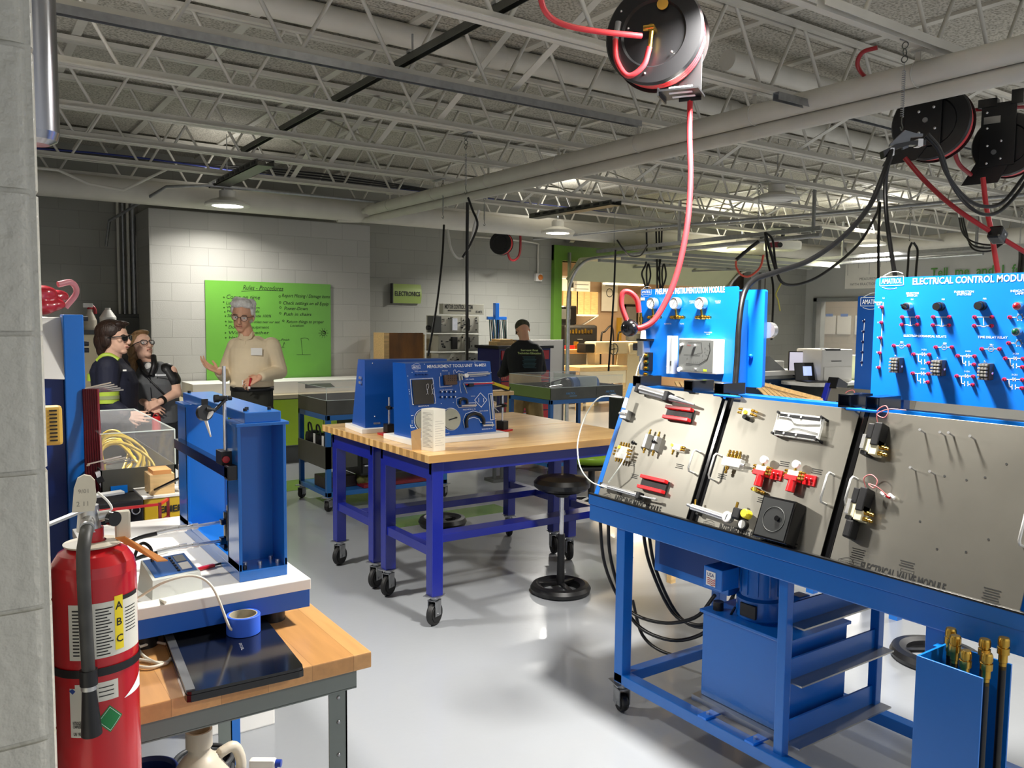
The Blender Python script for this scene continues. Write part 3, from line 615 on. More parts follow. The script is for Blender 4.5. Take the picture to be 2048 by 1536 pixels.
# magnetic indicator stands
def magstand(lab, p, rz=0, flip=1):
    t = thing('indicator_stand', lab, 'stand', p, rz)
    part(t, 'magnet_base', MB().box(-.025, .025, -.03, .03, .012, .067, .003), black)
    part(t, 'red_plate', MB().box(-.06, .06, -.04, .04, 0, .012, .002), redk)
    part(t, 'post', MB().cyl((0, .0, .067), (0, 0, .23), .006, n=12), chrome)
    cl = part(t, 'clamp', MB().cbox((0, 0, .165), (.02, .024, .024), .003).cyl((0, -.03, .165), (0, .03, .165), .009), black)
    part(cl, 'arm', MB().cyl((0, .0, .165), (.09 * flip, .0, .16), .004).cyl((.09 * flip, 0, .16), (.06 * flip, -.02, .13), .003), zinc)
    part(t, 'dial_indicator', MB().cyl((.095 * flip, -.008, .175), (.095 * flip, .010, .18), .024, n=24).cyl((.095 * flip, 0, .16), (.08 * flip, 0, .12), .004), steel)
    return t
magstand('dial indicator stand on a red plate between the two blue units', (2.21, 4.52, TZ))
magstand('dial indicator stand on a red plate at the right end of the measurement panel', (2.90, 4.30, TZ), .3, -1)
# stool
def stool(lab, p, seat=.70):
    t = thing('stool', lab, 'stool', p)
    part(t, 'seat', MB().lathe([(0, seat + .02), (.08, seat + .018), (.15, seat + .004), (.172, seat - .02), (.17, seat - .045), (.15, seat - .062), (0, seat - .065)], n=40), mat('black_vinyl', '0D0D0D', .32, coat=.2, noise=.1))
    part(t, 'seat_plate', MB().lathe([(0, seat - .062), (.11, seat - .065), (.12, seat - .075), (.07, seat - .085), (.035, seat - .11), (0, seat - .11)], n=24), black)
    part(t, 'height_lever', MB().tube([(.04, 0, seat - .085), (.15, -.01, seat - .088), (.16, .03, seat - .088), (.12, .05, seat - .085), (.04, .02, seat - .085)], .005, 6), black)
    part(t, 'gas_column', MB().cyl((0, 0, .32), (0, 0, seat - .1), .014), chrome)
    part(t, 'lower_tube', MB().cyl((0, 0, .05), (0, 0, .36), .025, .022), black)
    part(t, 'base_ring', MB().lathe([(.115, .03), (.12, .045), (.15, .058), (.172, .05), (.185, .03), (.18, .008), (.16, 0), (.12, 0), (.115, .01), (.115, .03)], n=48), black)
    for a in (.3, 2.4, 4.5): part(t, 'spoke', MB().bar((0, 0, .055), (.13 * math.cos(a), .13 * math.sin(a), .045), .03, .014), black)
    return t
stool('black round stool with chrome column in the aisle beside the workbench', (3.03, 3.84, 0))
def ringbase(lab, p, s=1):
    t = thing('ring_stand', lab, 'stand', p)
    part(t, 'base_ring', MB().lathe([(.115 * s, .03), (.12 * s, .05), (.15 * s, .06), (.18 * s, .055), (.19 * s, .03), (.18 * s, .008), (.16 * s, 0), (.12 * s, 0), (.115 * s, .01), (.115 * s, .03)], n=48), black)
    for a in (.3, 2.4, 4.5): part(t, 'spoke', MB().bar((0, 0, .055), (.13 * s * math.cos(a), .13 * s * math.sin(a), .045), .03, .014), black)
    part(t, 'lower_tube', MB().cyl((0, 0, .05), (0, 0, .3), .022), black)
    return t
t = thing('ring_stand', 'black round weighted stool base lying under the workbenches', 'stand', (3.22, 5.62, 0))
part(t, 'base_ring', MB().lathe([(.10, .03), (.11, .06), (.15, .075), (.18, .07), (.195, .04), (.18, .008), (.16, 0), (.12, 0), (.10, .01), (.10, .03)], n=48), black)
for a in (.3, 2.4, 4.5): part(t, 'spoke', MB().bar((0, 0, .05), (.13 * math.cos(a), .13 * math.sin(a), .045), .03, .014), black)
ringbase('black round stool base standing behind the right end of the blue cart', (3.95, 2.02, 0), 1.1)
# ================================================================ THE BLUE HYDRAULIC CART WITH ITS MODULES
CX = 2.28; CY0, CY1 = .93, 2.68
t = thing('training_cart', 'large blue steel frame cart on casters carrying three sloping steel panels', 'cart', (CX, CY1, 0))
T = Matrix.Translation((-CX, -CY1, 0))
def cb(*a, b=.003): return MB(T).box(*a, b)
part(t, 'front_rail', cb(CX - .012, CX + .05, CY0, CY1, .792, .862, b=.004), blue)
part(t, 'tray_lip', MB(T).box(CX - .018, CX - .008, CY0, CY1, .862, .905, .002).box(CX - .008, CX + .60, CY1 - .008, CY1, .862, .905).box(CX - .008, CX + .60, CY0, CY0 + .008, .862, .905), blue)
part(t, 'tray', MB(T).box(CX - .008, CX + .62, CY0, CY1, .862, .868), black)
part(t, 'lip_edge', MB(T).box(CX - .02, CX - .006, CY0, CY1, .905, .911, .001), mat('black_edge', '0A0A0A', .3, noise=.05))
part(t, 'back_rail', cb(CX + .57, CX + .62, CY0, CY1, .792, .862), blue)
part(t, 'end_rail', cb(CX, CX + .6, CY1 - .05, CY1, .80, .862), blue)
part(t, 'end_rail', cb(CX, CX + .6, CY0, CY0 + .05, .80, .862), blue)
LY, MY, RY = 2.49, 1.70, 1.17
for (x, y, w_) in ((CX + .025, LY, .05), (CX + .62, LY, .05), (CX + .025, RY, .055), (CX + .62, RY - .05, .05)):
    part(t, 'leg', cb(x - w_ / 2, x + w_ / 2, y - w_ / 2, y + w_ / 2, .13, .80), blue)
for x in (CX + .04, CX + .60):
    part(t, 'middle_post', cb(x - .018, x + .018, MY - .018, MY + .018, .16, .80), blue)
part(t, 'bottom_rail', cb(CX, CX + .05, CY0, LY + .025, .125, .17), blue)
part(t, 'bottom_rail', cb(CX + .595, CX + .645, CY0, LY + .025, .125, .17), blue)
part(t, 'bottom_rail', cb(CX + .05, CX + .6, LY - .025, LY + .025, .125, .17), blue)
part(t, 'bottom_rail', cb(CX + .05, CX + .6, RY - .02, RY + .02, .125, .17), blue)
for z in (.62, .42, .20):
    part(t, 'shelf_runner', MB(T).box(CX + .05, CX + .60, MY - .004, MY + .004, z, z + .075), blue)
    part(t, 'runner_flange', MB(T).box(CX + .06, CX + .62, MY - .06, MY, z - .003, z + .003), steel)
for y in (2.02, 1.80):
    part(t, 'tank_strap', MB(T).box(CX - .004, CX + .60, y - .02, y + .02, .17, .178), blueP)
    part(t, 'strap_bolt', MB(T).cyl((CX + .03, y, .178), (CX + .03, y, .186), .007, n=8), chrome)
caster(t, CX + .025 - CX, LY - CY1, .04, .13, 1.3, black); caster(t, .62, LY - CY1, .05, .13, .4, black); caster(t, .025, CY0 + .05 - CY1, .04, .13, 1, black); caster(t, .62, CY0 + .05 - CY1, .04, .13, .7, black)
part(t, 'bolt_head', MB(T).cyl((CX - .022, CY0 + .05, .82), (CX - .012, CY0 + .05, .82), .010, n=12), chrome)
# uprights behind the panels
SV = Vector((.197, 0, .485)).normalized()
for (y, n_) in ((2.675, 'side_bracket'), (2.105, 'panel_bracket'), (1.535, 'panel_bracket'), (.955, 'side_bracket')):
    b0 = Vector((CX + .03, y, .88)); part(t, n_, MB(T).bar(b0, b0 + SV * .53, .05 if n_ == 'panel_bracket' else .025, .035, up=(-1, 0, .4)), black if n_ == 'panel_bracket' else blue)
for y in (2.60, 2.30, 2.14, 1.60, 1.50):
    part(t, 'square_tube', MB(T).box(2.455, 2.58, y - .022, y + .022, 1.372, 1.375 + .004).box(2.455, 2.58, y - .022, y + .022, 1.412, 1.416).box(2.455, 2.58, y - .024, y - .020, 1.372, 1.416).box(2.455, 2.58, y + .02, y + .024, 1.372, 1.416), blackG)
for y in (2.10, 1.53):
    part(t, 'latch_bar', MB(T).box(2.44, 2.47, y - .055, y + .055, 1.366, 1.374, .002), blueP)
for y in (2.88, 2.36, 1.62, 1.10):
    part(t, 'upright', MB(T).box(2.815, 2.855, y - .02, y + .02, .86 if y < 2.7 else 1.2, 1.75), blue)
part(t, 'upper_rail', MB(T).box(2.80, 2.86, 1.0, 2.92, 1.315, 1.345, .002), blue)
# drawer housing
part(t, 'drawer_housing', MB(T).box(CX + .16, CX + .55, 2.05, 2.45, .60, .792, .002), blue)
part(t, 'drawer_recess', MB(T).box(CX + .157, CX + .162, 2.09, 2.42, .635, .78), mat('recess_blue', '0A3F86', .4, noise=.05))
# hydraulic power unit
t = thing('hydraulic_power_unit', 'blue oil tank with vertical motor standing inside the big cart frame', 'power unit', (CX + .18, 1.735, .178))
T = Matrix.Translation((-CX - .18, -1.735, -.178))
tx0 = CX + .10; tx1 = CX + .46
part(t, 'tank', MB(T).box(tx0, tx1, 1.735, 2.12, .20, .53, .004), blue)
part(t, 'tank_foot', MB(T).box(tx0 - .03, tx1 + .02, 1.73, 2.14, .178, .20), steel)
part(t, 'lid', MB(T).box(tx0 - .01, tx1 + .01, 1.725, 2.13, .53, .542, .002), blue)
mo = part(t, 'motor', MB(T).lathe([(0, .542), (.085, .542), (.09, .55), (.09, .62), (.078, .63), (.078, .77), (.07, .785), (0, .785)], c=(CX + .22, 1.945, 0), n=32), blue)
for k in range(12):
    a = 2 * math.pi * k / 12; part(mo, 'cooling_rib', MB(T).bar((CX + .22 + .08 * math.cos(a), 1.945 + .08 * math.sin(a), .64), (CX + .22 + .08 * math.cos(a), 1.945 + .08 * math.sin(a), .76), .004, .006), blue)
part(mo, 'vent_plate', MB(T).cbox((CX + .132, 1.93, .585), (.012, .07, .05), .002), black)
jb = part(t, 'junction_box', MB(T).box(CX + .045, CX + .14, 1.985, 2.075, .655, .735, .004), blue)
F = T @ frame((CX + .044, 2.06, .665), (0, -1, 0), (0, 0, 1))
part(jb, 'sticker', MB(F).box(0, .045, 0, .055, 0, .001), white)
part(jb, 'sticker_letters', MB(F).text('USA', .0225, .036, .013, .0015, 'c', .034, .02), mat('ink_navy', '1A2C6C', .6, noise=.05))
mb = MB(F)
for k in range(4): mb.line([(.006 + .0095 * i, .006 + k * .007 + .003 * math.sin(i * 1.6 + .6)) for i in range(5)], .0028, .0015)
part(jb, 'sticker_stripes', mb, redk)
part(t, 'pump_manifold', MB(T).cbox((CX + .31, 1.84, .60), (.06, .05, .08), .004), blue)
part(t, 'valve_knob', MB(T).cyl((CX + .24, 1.79, .59), (CX + .20, 1.76, .59), .012).cyl((CX + .2, 1.76, .59), (CX + .175, 1.742, .59), .017), black)
part(t, 'fitting', MB(T).cyl((CX + .30, 1.80, .56), (CX + .26, 1.775, .56), .013).cyl((CX + .26, 1.775, .575), (CX + .26, 1.775, .542), .012), chrome)
part(t, 'filler_cap', MB(T).cyl((CX + .14, 2.08, .542), (CX + .14, 2.08, .575), .02), black)
# black hydraulic hoses looping under the cart
HO = [('black hydraulic hose hanging at the left of the cart, outer loop', [(1216, 1020), (1222, 1120), (1262, 1235), (1330, 1278), (1400, 1270), (1462, 1215)], 2.45),
      ('black hydraulic hose hanging at the left of the cart, inner loop', [(1199, 1022), (1210, 1130), (1252, 1215), (1320, 1245), (1390, 1235), (1430, 1190)], 2.52),
      ('black hydraulic hose dropping behind the drawer housing, left strand', [(1284, 1050), (1300, 1130), (1345, 1225), (1400, 1250), (1440, 1225), (1468, 1195)], 2.60),
      ('black hydraulic hose dropping behind the drawer housing, right strand', [(1295, 1050), (1312, 1140), (1360, 1235), (1420, 1252), (1462, 1200), (1478, 1155)], 2.64),
      ('thin black hose trailing from the cart down onto the floor', [(1265, 1200), (1285, 1270), (1330, 1305), (1400, 1315), (1450, 1300)], 2.75),
      ('black cable hanging from the motor box down the tank front', [(1470, 1215), (1440, 1270), (1425, 1330), (1422, 1370), (1440, 1395)], 2.42)]
for lab, pts, d_ in HO:
    n_ = 'hose' if 'cable' not in lab else 'cable'
    solo('hydraulic_' + n_ if n_ == 'hose' else 'power_cable', MB().tube([PX(u, v, d_ + (.06 * (i / (len(pts) - 1)) if 'front' not in lab else 0)) for i, (u, v) in enumerate(pts)], .008 if n_ == 'hose' else .005, 8), hoseK, lab, n_)
# hose holder box with brass couplings
t = thing('hose_rack', 'blue open box on the cart end holding brass hose couplings', 'hose rack', (2.2, 1.0, .13)); T = Matrix.Translation((-2.2, -1.0, -.13))
part(t, 'front_plate', MB(T).box(2.10, 2.106, .955, 1.125, .13, .77, .001), blue)
part(t, 'side_plate', MB(T).box(2.106, 2.255, 1.119, 1.125, .13, .77), blue)
part(t, 'bracket', MB(T).box(2.23, 2.26, 1.13, 1.15, .62, .76), blue)
part(t, 'back_plate', MB(T).box(2.25, 2.256, .955, 1.125, .13, .77), blue)
for k, (x, y, z) in enumerate(((2.215, 1.095, .775), (2.18, 1.065, .772), (2.145, 1.02, .755), (2.20, 1.00, .78), (2.16, .975, .76), (2.225, .965, .79))):
    h = thing('hose_coupling', 'brass quick coupling on a black hose, ' + ['hindmost in the blue box at the cart end', 'second from the back of the blue box', 'standing foremost in the blue box', 'right of the middle of the blue box', 'front right in the blue box', 'far right in the blue box'][k], 'coupling', (x, y, z), group='hose couplings in the rack')
    part(h, 'coupling', MB().lathe([(0, .055), (.012, .055), (.014, .05), (.0145, .035), (.012, .034), (.012, .03), (.015, .029), (.015, .012), (.011, .010), (.011, -.01), (.009, -.012), (.009, -.03)], n=16), brass)
    part(h, 'hose', MB().cyl((0, 0, -.02), (0, .0, -.60), .009), hoseK)
# ---------------------------------------------------------------- sloping modules
def sloped(lab, yL, wd, title, tw, cat='panel'):
    t = thing('pneumatic_trainer' if 'PNEU' in lab else 'valve_trainer', lab, cat, (0, 0, 0)); F = frame((CX - .002, yL, .885), (0, -1, 0), tuple(SV))
    part(t, 'face_plate', MB(F).box(0, wd, .0, .522, -.004, 0, .0008), mat('panel_steel', '8C8980', .37, .9, noise=.05, nscale=5))
    part(t, 'back_box', MB(F).box(.008, wd - .008, .008, .514, -.03, -.004), black)
    mb = MB(F); logo(mb, title[1], .012, .05)
    mb.text(title[0], title[1] + .075, .014, .026, .0008, 'l', tw, .03)
    return t, F, mb
brassC = brass
def fitting(mb, x, y, z=.012, L=.022, ang=0, r=.0045):
    c, s_ = math.cos(ang), math.sin(ang)
    mb.cyl((x, y, z), (x + L * .45 * c, y + L * .45 * s_, z), r * 1.25, n=8).cyl((x + L * .45 * c, y + L * .45 * s_, z), (x + L * c, y + L * s_, z), r * .8, n=8).cyl((x + L * .7 * c, y + L * .7 * s_, z), (x + L * .82 * c, y + L * .82 * s_, z), r * 1.1, n=8)
def handle(t, F, x, y0, y1):
    part(t, 'handle', MB(F).tube([(x, y0, 0), (x, y0, .028), (x, y0 + .01, .036), (x, y1 - .01, .036), (x, y1, .028), (x, y1, 0)], .004, 8, smooth=False), mat('handle_metal', 'D4D4D0', .35, .5, noise=.03))
def smalltext(mb, x, y, n=3, w=.04, h=.0035):
    for k in range(n): mb.rect(x - w / 2 * (1 - .15 * (k % 2)), x + w / 2 * (1 - .15 * (k % 2)), y - k * h * 2, y - k * h * 2 + h * .8, .0007)
clearP = mat('clear_polycarbonate', 'F2F4F0', .08, alpha=.42, spec=.8, noise=.03)
# basic pneumatic module
W1 = .51
BP, F1, mb = sloped('steel training panel lettered BASIC PNEUMATIC MODULE, leftmost of three on the big cart', 2.645, W1, ('BASIC PNEUMATIC MODULE', .03), .27)
o = lambda u, v: onp(F1, u, v)
for (u, v) in ((1265, 925), (1270, 950), (1360, 930), (1275, 985), (1240, 915)): a = o(u, v); smalltext(mb, a[0], a[1])
part(BP, 'lettering', mb, inkK)
a = o(1290, 783); b = o(1345, 799); c_ = o(1398, 815)
cy = part(BP, 'cylinder', MB(F1).cyl((a[0], a[1], .035), (b[0], b[1], .035), .018, n=24), chrome)
part(cy, 'end_block', MB(F1).cbox((b[0] + .008, b[1] - .002, .035), (.022, .042, .042), .002).cbox((a[0], a[1], .035), (.02, .038, .038), .002), black)
part(cy, 'cone', MB(F1).cyl((b[0] + .02, b[1] - .004, .035), (c_[0], c_[1], .03), .014, .004), zinc)
part(cy, 'foot', MB(F1).box(a[0], a[0] + .015, a[1] - .015, a[1] + .015, 0, .02).box(b[0] - .03, b[0] - .015, b[1] - .015, b[1] + .015, 0, .02), black)
for (p, q) in (((1340, 815), (1432, 838)), ((1290, 953), (1390, 985))):
    a = o(*p); b = o(p[0] + 92, p[1] + (16 if p[1] < 900 else 23)); dn = -.047
    rk = part(BP, 'rack_plate', MB(F1).box(a[0], a[0] + .14, a[1] - .05, a[1], 0, .012), black)
    for k in range(2): part(rk, 'red_bar', MB(F1).box(a[0] + .001, a[0] + .141, a[1] - .011 - k * .043, a[1] + .003 - k * .043, .008, .03, .002), red)
a = o(1252, 905)
mv = part(BP, 'clear_manifold', MB(F1).box(a[0] - .03, a[0] + .03, a[1] - .035, a[1] + .02, 0, .03, .002), clearP)
m2 = MB(F1)
for i in range(4):
    for j in range(2): fitting(m2, a[0] - .024 + i * .016, a[1] + (.018 if j else -.03), .02, .02, math.pi / 2 if j else -math.pi / 2)
for j in range(3): fitting(m2, a[0] + .03, a[1] - .02 + j * .014, .022, .026, 0); fitting(m2, a[0] - .03, a[1] - .02 + j * .014, .022, .02, math.pi)
part(mv, 'fittings', m2, brass); part(mv, 'yellow_button', MB(F1).cyl((a[0] - .015, a[1] + .012, .03), (a[0] - .015, a[1] + .012, .036), .007), yellow)
for (u, v, kn) in ((1300, 885, (1279, 891)), (1318, 890, (1320, 889))):
    a = o(u, v); vb = part(BP, 'valve_block', MB(F1).box(a[0] - .010, a[0] + .008, a[1] - .03, a[1] + .03, 0, .03, .002), alu)
    m2 = MB(F1); fitting(m2, a[0], a[1] + .03, .018, .022, math.pi / 2); fitting(m2, a[0], a[1] - .03, .018, .022, -math.pi / 2); part(vb, 'fittings', m2, brass)
    k_ = o(*kn); part(vb, 'knob', MB(F1).cyl((k_[0], k_[1], .02), (k_[0], k_[1], .034), .005).sph((k_[0], k_[1], .04), .009, 12, 8), blackG)
a = o(1358, 897); vb = part(BP, 'clear_valve', MB(F1).box(a[0] - .02, a[0] + .025, a[1] - .012, a[1] + .012, 0, .025, .002), clearP)
part(vb, 'yellow_button', MB(F1).cyl((a[0] - .015, a[1] + .004, .025), (a[0] - .015, a[1] + .004, .03), .006), yellow)
m2 = MB(F1); fitting(m2, a[0] - .012, a[1] - .012, .015, .02, -math.pi / 2); fitting(m2, a[0] + .025, a[1] + .004, .015, .02, 0); fitting(m2, a[0] + .025, a[1] - .006, .015, .02, 0); part(vb, 'fittings', m2, brass)
a = o(1213, 974); b = o(1287, 995); c_ = o(1320, 1002)
cy = part(BP, 'cylinder', MB(F1).cyl((a[0], a[1], .03), (b[0], b[1], .03), .009, n=18), chrome)
part(cy, 'end_block', MB(F1).cbox((b[0] + .004, b[1], .028), (.018, .028, .03), .002).cbox((a[0], a[1], .028), (.012, .022, .022), .002), black)
part(cy, 'rod_clevis', MB(F1).cyl((b[0] + .01, b[1], .03), (c_[0], c_[1], .03), .0035).cbox((c_[0], c_[1], .03), (.018, .010, .012), .002), chrome)
part(cy, 'foot', MB(F1).box((a[0] + b[0]) / 2 - .02, (a[0] + b[0]) / 2 - .01, a[1] - .015, a[1] + .0, 0, .022), black)
handle(BP, F1, W1 - .03, .20, .285)
# regulator of clear tubing at the left edge of the panel
t = thing('air_tube', 'thin clear air tube hanging in a long curve beside the left steel panel', 'tube', (0, 0, 0))
part(t, 'tube_run', MB().tube([PD(1243, 795, 3.4), PD(1200, 795, 3.45), PD(1172, 830, 3.5), PD(1156, 880, 3.5), PD(1157, 920, 3.45), PD(1166, 945, 3.4), PD(1185, 965, 3.3), PD(1213, 975, 3.25)], .0028, 6), mat('clear_tubing', 'E4E8E0', .2, alpha=.7, noise=.02))
solo('air_tube', MB().tube([PX(1288, 708, 2.74), PX(1276, 735, 2.72), PX(1268, 775, 2.58), PX(1264, 820, 2.47), PX(1262, 880, 2.40)], .0028, 6), MATS['clear_tubing'], 'thin clear air tube dropping from the filter regulator to the left steel panel', 'tube')
solo('air_tube', MB().tube([onp(F1, 1262, 905) and (F1 @ Vector(onp(F1, 1262, 905) + (.02,))), F1 @ Vector(onp(F1, 1256, 940) + (.05,)), F1 @ Vector(onp(F1, 1230, 970) + (.04,))], .0028, 6), MATS['clear_tubing'], 'short clear air tube curving over the left steel panel to its lower cylinder', 'tube')
t = thing('flow_meter', 'small clear flow tube held at the upper left edge of the left steel panel', 'flow meter', (0, 0, 0)); a = o(1262, 815)
part(t, 'sight_tube', MB(F1).cyl((a[0], a[1] - .015, .04), (a[0], a[1] + .03, .04), .009, n=16), clearP); part(t, 'mount_block', MB(F1).box(a[0] - .02, a[0] + .02, a[1] - .06, a[1] - .02, 0, .03, .002), alu)
part(t, 'valve_knob', MB(F1).cyl((a[0] - .02, a[1] - .04, .035), (a[0] + .02, a[1] - .04, .035), .006), chrome)
# intermediate pneumatic module
W2 = .525
IP, F2, mb = sloped('steel training panel lettered INTERMEDIATE PNEUMATIC MODULE, middle of three on the big cart', 2.078, W2, ('INTERMEDIATE PNEUMATIC MODULE', .03), .33)
o = lambda u, v: onp(F2, u, v)
for (u, v) in ((1445, 950), (1525, 998), (1570, 925), (1635, 940)): a = o(u, v); smalltext(mb, a[0], a[1])
part(IP, 'lettering', mb, inkK)
a = o(1500, 827); vb = part(IP, 'clear_manifold', MB(F2).box(a[0] - .02, a[0] + .025, a[1] - .012, a[1] + .012, 0, .022, .002), clearP); m2 = MB(F2)
for j in range(2): fitting(m2, a[0] + .02, a[1] - .006 + j * .014, .02, .03, -.2); fitting(m2, a[0] - .02, a[1] - .006 + j * .014, .02, .02, math.pi)
part(vb, 'fittings', m2, brass); part(vb, 'yellow_button', MB(F2).cyl((a[0], a[1] - .004, .022), (a[0], a[1] - .004, .03), .008), yellow); part(vb, 'knob', MB(F2).cyl((a[0] - .002, a[1] - .02, .0), (a[0] - .002, a[1] - .02, .025), .009), black)
a = o(1565, 835); b = o(1672, 880)
vp = part(IP, 'venturi_plate', MB(F2).box(a[0], a[0] + .185, a[1] - .075, a[1] + .012, .02, .032, .002), clearP)
m2 = MB(F2)
for yy, sg in ((a[1] - .018, 1), (a[1] - .045, -1)):
    m2.tube([(a[0] + .005, yy + sg * .012, .034), (a[0] + .06, yy + sg * .010, .034), (a[0] + .09, yy - sg * .006, .034), (a[0] + .18, yy + sg * .002, .034)], .0018, 6)
part(vp, 'channel', m2, white)
m2 = MB(F2).box(a[0] + .012, a[0] + .175, a[1] - .004, a[1] + .006, .0195, .033).box(a[0] + .012, a[0] + .175, a[1] - .069, a[1] - .058, .0195, .033); part(vp, 'black_strip', m2, black)
m2 = MB(F2)
for xx in (.0, .175):
    for yy in (.008, -.07): m2.cyl((a[0] + .006 + xx, a[1] + yy, 0), (a[0] + .006 + xx, a[1] + yy, .042), .005, n=10)
part(vp, 'stand_off', m2, black)
m2 = MB(F2)
for xx in (.05, .1): m2.cyl((a[0] + xx, a[1] + .001, .033), (a[0] + xx, a[1] + .001, .036), .004, n=10); m2.cyl((a[0] + xx, a[1] - .064, .033), (a[0] + xx, a[1] - .064, .036), .004, n=10)
part(vp, 'screws', m2, chrome)
a = o(1470, 925); mv = part(IP, 'distribution_block', MB(F2).box(a[0] - .04, a[0] + .045, a[1] - .022, a[1] + .012, .0, .026, .002), clearP); m2 = MB(F2)
for i in range(4): fitting(m2, a[0] - .02 + i * .016, a[1] + .012, .02, .028, math.pi / 2, .0055)
fitting(m2, a[0] - .012, a[1] - .022, .02, .028, -math.pi / 2, .0055)
part(mv, 'fittings', m2, brass)
part(mv, 'spool', MB(F2).cyl((a[0] - .03, a[1] - .006, .018), (a[0] + .06, a[1] - .006, .018), .005), chrome)
for (u, v) in ((1531, 943), (1595, 953)):
    a = o(u, v); rg = part(IP, 'pressure_regulator', MB(F2).box(a[0] - .022, a[0] + .022, a[1] - .018, a[1] + .014, 0, .03, .002), clearP)
    part(rg, 'red_body', MB(F2).box(a[0] - .028, a[0] + .022, a[1] - .022, a[1] - .004, 0, .034, .002).cyl((a[0] + .002, a[1] - .02, .022), (a[0] + .002, a[1] - .06, .022), .014, .015), red)
    part(rg, 'red_plate', MB(F2).box(a[0] + .03, a[0] + .075, a[1] - .024, a[1] + .012, 0, .008, .001), red)
    m2 = MB(F2); [m2.sph((a[0] + .045 + .017 * i, a[1] - .004, .012), .006, 10, 6) for i in range(2)]; part(rg, 'plate_knobs', m2, redk)
    part(rg, 'gauge', MB(F2).cyl((a[0] + .002, a[1] + .036, .02), (a[0] + .002, a[1] + .036, .034), .0135, n=20), mat('dial_face', 'E8E8E4'))
    m2 = MB(F2)
    for j in range(3): fitting(m2, a[0] + .022, a[1] - .012 + j * .011, .026, .024, 0); fitting(m2, a[0] - .022, a[1] - .012 + j * .011, .026, .014, math.pi)
    fitting(m2, a[0] + .002, a[1] + .012, .024, .016, math.pi / 2); part(rg, 'fittings', m2, brass)
a = o(1516, 981); m2 = MB(F2); fitting(m2, a[0], a[1], .012, .04, -.15, .006); fitting(m2, a[0], a[1], .012, .02, math.pi, .006); ck = part(IP, 'check_valve', m2, brass)
part(ck, 'yellow_button', MB(F2).cyl((a[0], a[1], .012), (a[0], a[1], .022), .008), yellow)
a = o(1402, 1021); b = o(1466, 1042); cy = part(IP, 'cylinder', MB(F2).cyl((a[0] - .02, a[1] + .002, .03), (b[0], b[1], .03), .012, n=20), chrome)
part(cy, 'rod_end', MB(F2).cyl((a[0] - .045, a[1] + .006, .03), (a[0] - .02, a[1] + .003, .03), .006), zinc)
part(cy, 'port_fitting', MB(F2).cyl((a[0] - .01, a[1] + .012, .03), (a[0] - .014, a[1] + .032, .03), .004), brass)
part(cy, 'foot', MB(F2).box(a[0], a[0] + .012, a[1] - .02, a[1], 0, .025), black)
a = o(1470, 1040); g_ = part(IP, 'gauge', MB(F2).cyl((a[0], a[1], .03), (a[0], a[1], .05), .02, n=24), chrome); part(g_, 'dial', MB(F2).cyl((a[0], a[1], .05), (a[0], a[1], .051), .017, n=24), MATS['dial_face']); part(g_, 'needle', MB(F2).bar((a[0] - .002, a[1] - .012, .052), (a[0] + .002, a[1] + .01, .052), .002, .001), black)
a = o(1500, 1055); g_ = part(IP, 'gauge', MB(F2).cyl((a[0], a[1], .03), (a[0], a[1], .048), .018, n=24), black); part(g_, 'dial', MB(F2).cyl((a[0], a[1], .048), (a[0], a[1], .049), .014, n=24), MATS['dial_face'])
a = o(1490, 1034); fr = part(IP, 'filter_regulator', MB(F2).cbox((a[0], a[1], .03), (.035, .04, .05), .006).cyl((a[0], a[1], .03), (a[0] + .028, a[1] + .004, .045), .013), black)
a = o(1511, 1036); part(fr, 'yellow_knob', MB(F2).lathe([(0, .07), (.013, .07), (.016, .065), (.016, .04), (.012, .035)], c=(a[0], a[1], 0), n=18), yellow); a = o(1484, 1015); part(fr, 'brass_plug', MB(F2).cyl((a[0], a[1] - .01, .03), (a[0], a[1] + .012, .03), .005), brass)
a = o(1547, 998); q_ = o(1535, 1075)
bx = part(IP, 'gauge_housing', MB(F2).box(a[0] + .003, a[0] + .135, a[1] - .145, a[1], 0, .062, .004), blackG)
part(bx, 'face', MB(F2).box(a[0] + .010, a[0] + .128, a[1] - .138, a[1] - .008, .062, .064), mat('smoked_face', '1A1C1C', .42, noise=.04))
part(bx, 'dial_ring', MB(F2).torus((a[0] + .07, a[1] - .075, .065), .042, .0012, n=40, k=6), greyD)
part(bx, 'port', MB(F2).cyl((a[0] - .004, a[1] - .02, .03), (a[0] + .004, a[1] - .02, .03), .008).cyl((a[0] - .004, a[1] - .12, .03), (a[0] + .004, a[1] - .12, .03), .008), steel)
part(bx, 'center_knob', MB(F2).cyl((a[0] + .085, a[1] - .07, .064), (a[0] + .085, a[1] - .07, .072), .009), blackG)
handle(IP, F2, .018, .19, .285); handle(IP, F2, W2 - .03, .19, .29)
# electrical valve module
W3 = .56
EV, F3, mb = sloped('steel training panel lettered ELECTRICAL VALVE MODULE, rightmost of three on the big cart', 1.518, W3, ('ELECTRICAL VALVE MODULE', .03), .26)
o = lambda u, v: onp(F3, u, v)
for (u, v, n_) in ((1718, 1100, 5), (1815, 1125, 3), (1985, 1180, 5)): a = o(u, v); smalltext(mb, a[0], a[1], n_, .045)
for (u, v) in ((1718, 1122), (1815, 1140), (1985, 1205)):
    a = o(u, v); mb.line([(a[0] - .02, a[1]), (a[0] + .02, a[1]), (a[0] + .02, a[1] - .008), (a[0] - .02, a[1] - .008), (a[0] - .02, a[1])], .0012)
for (u, v) in ((2013, 928), (1970, 955), (1933, 960), (1840, 1043), (1874, 1098), (1932, 1104), (1977, 1079), (1889, 952)):
    a = o(u, v); mb.add([(a[0] + .0035 * math.cos(k * .785), a[1] + .0035 * math.sin(k * .785), .0007) for k in range(8)], [tuple(range(8))])
part(EV, 'lettering', mb, inkK)
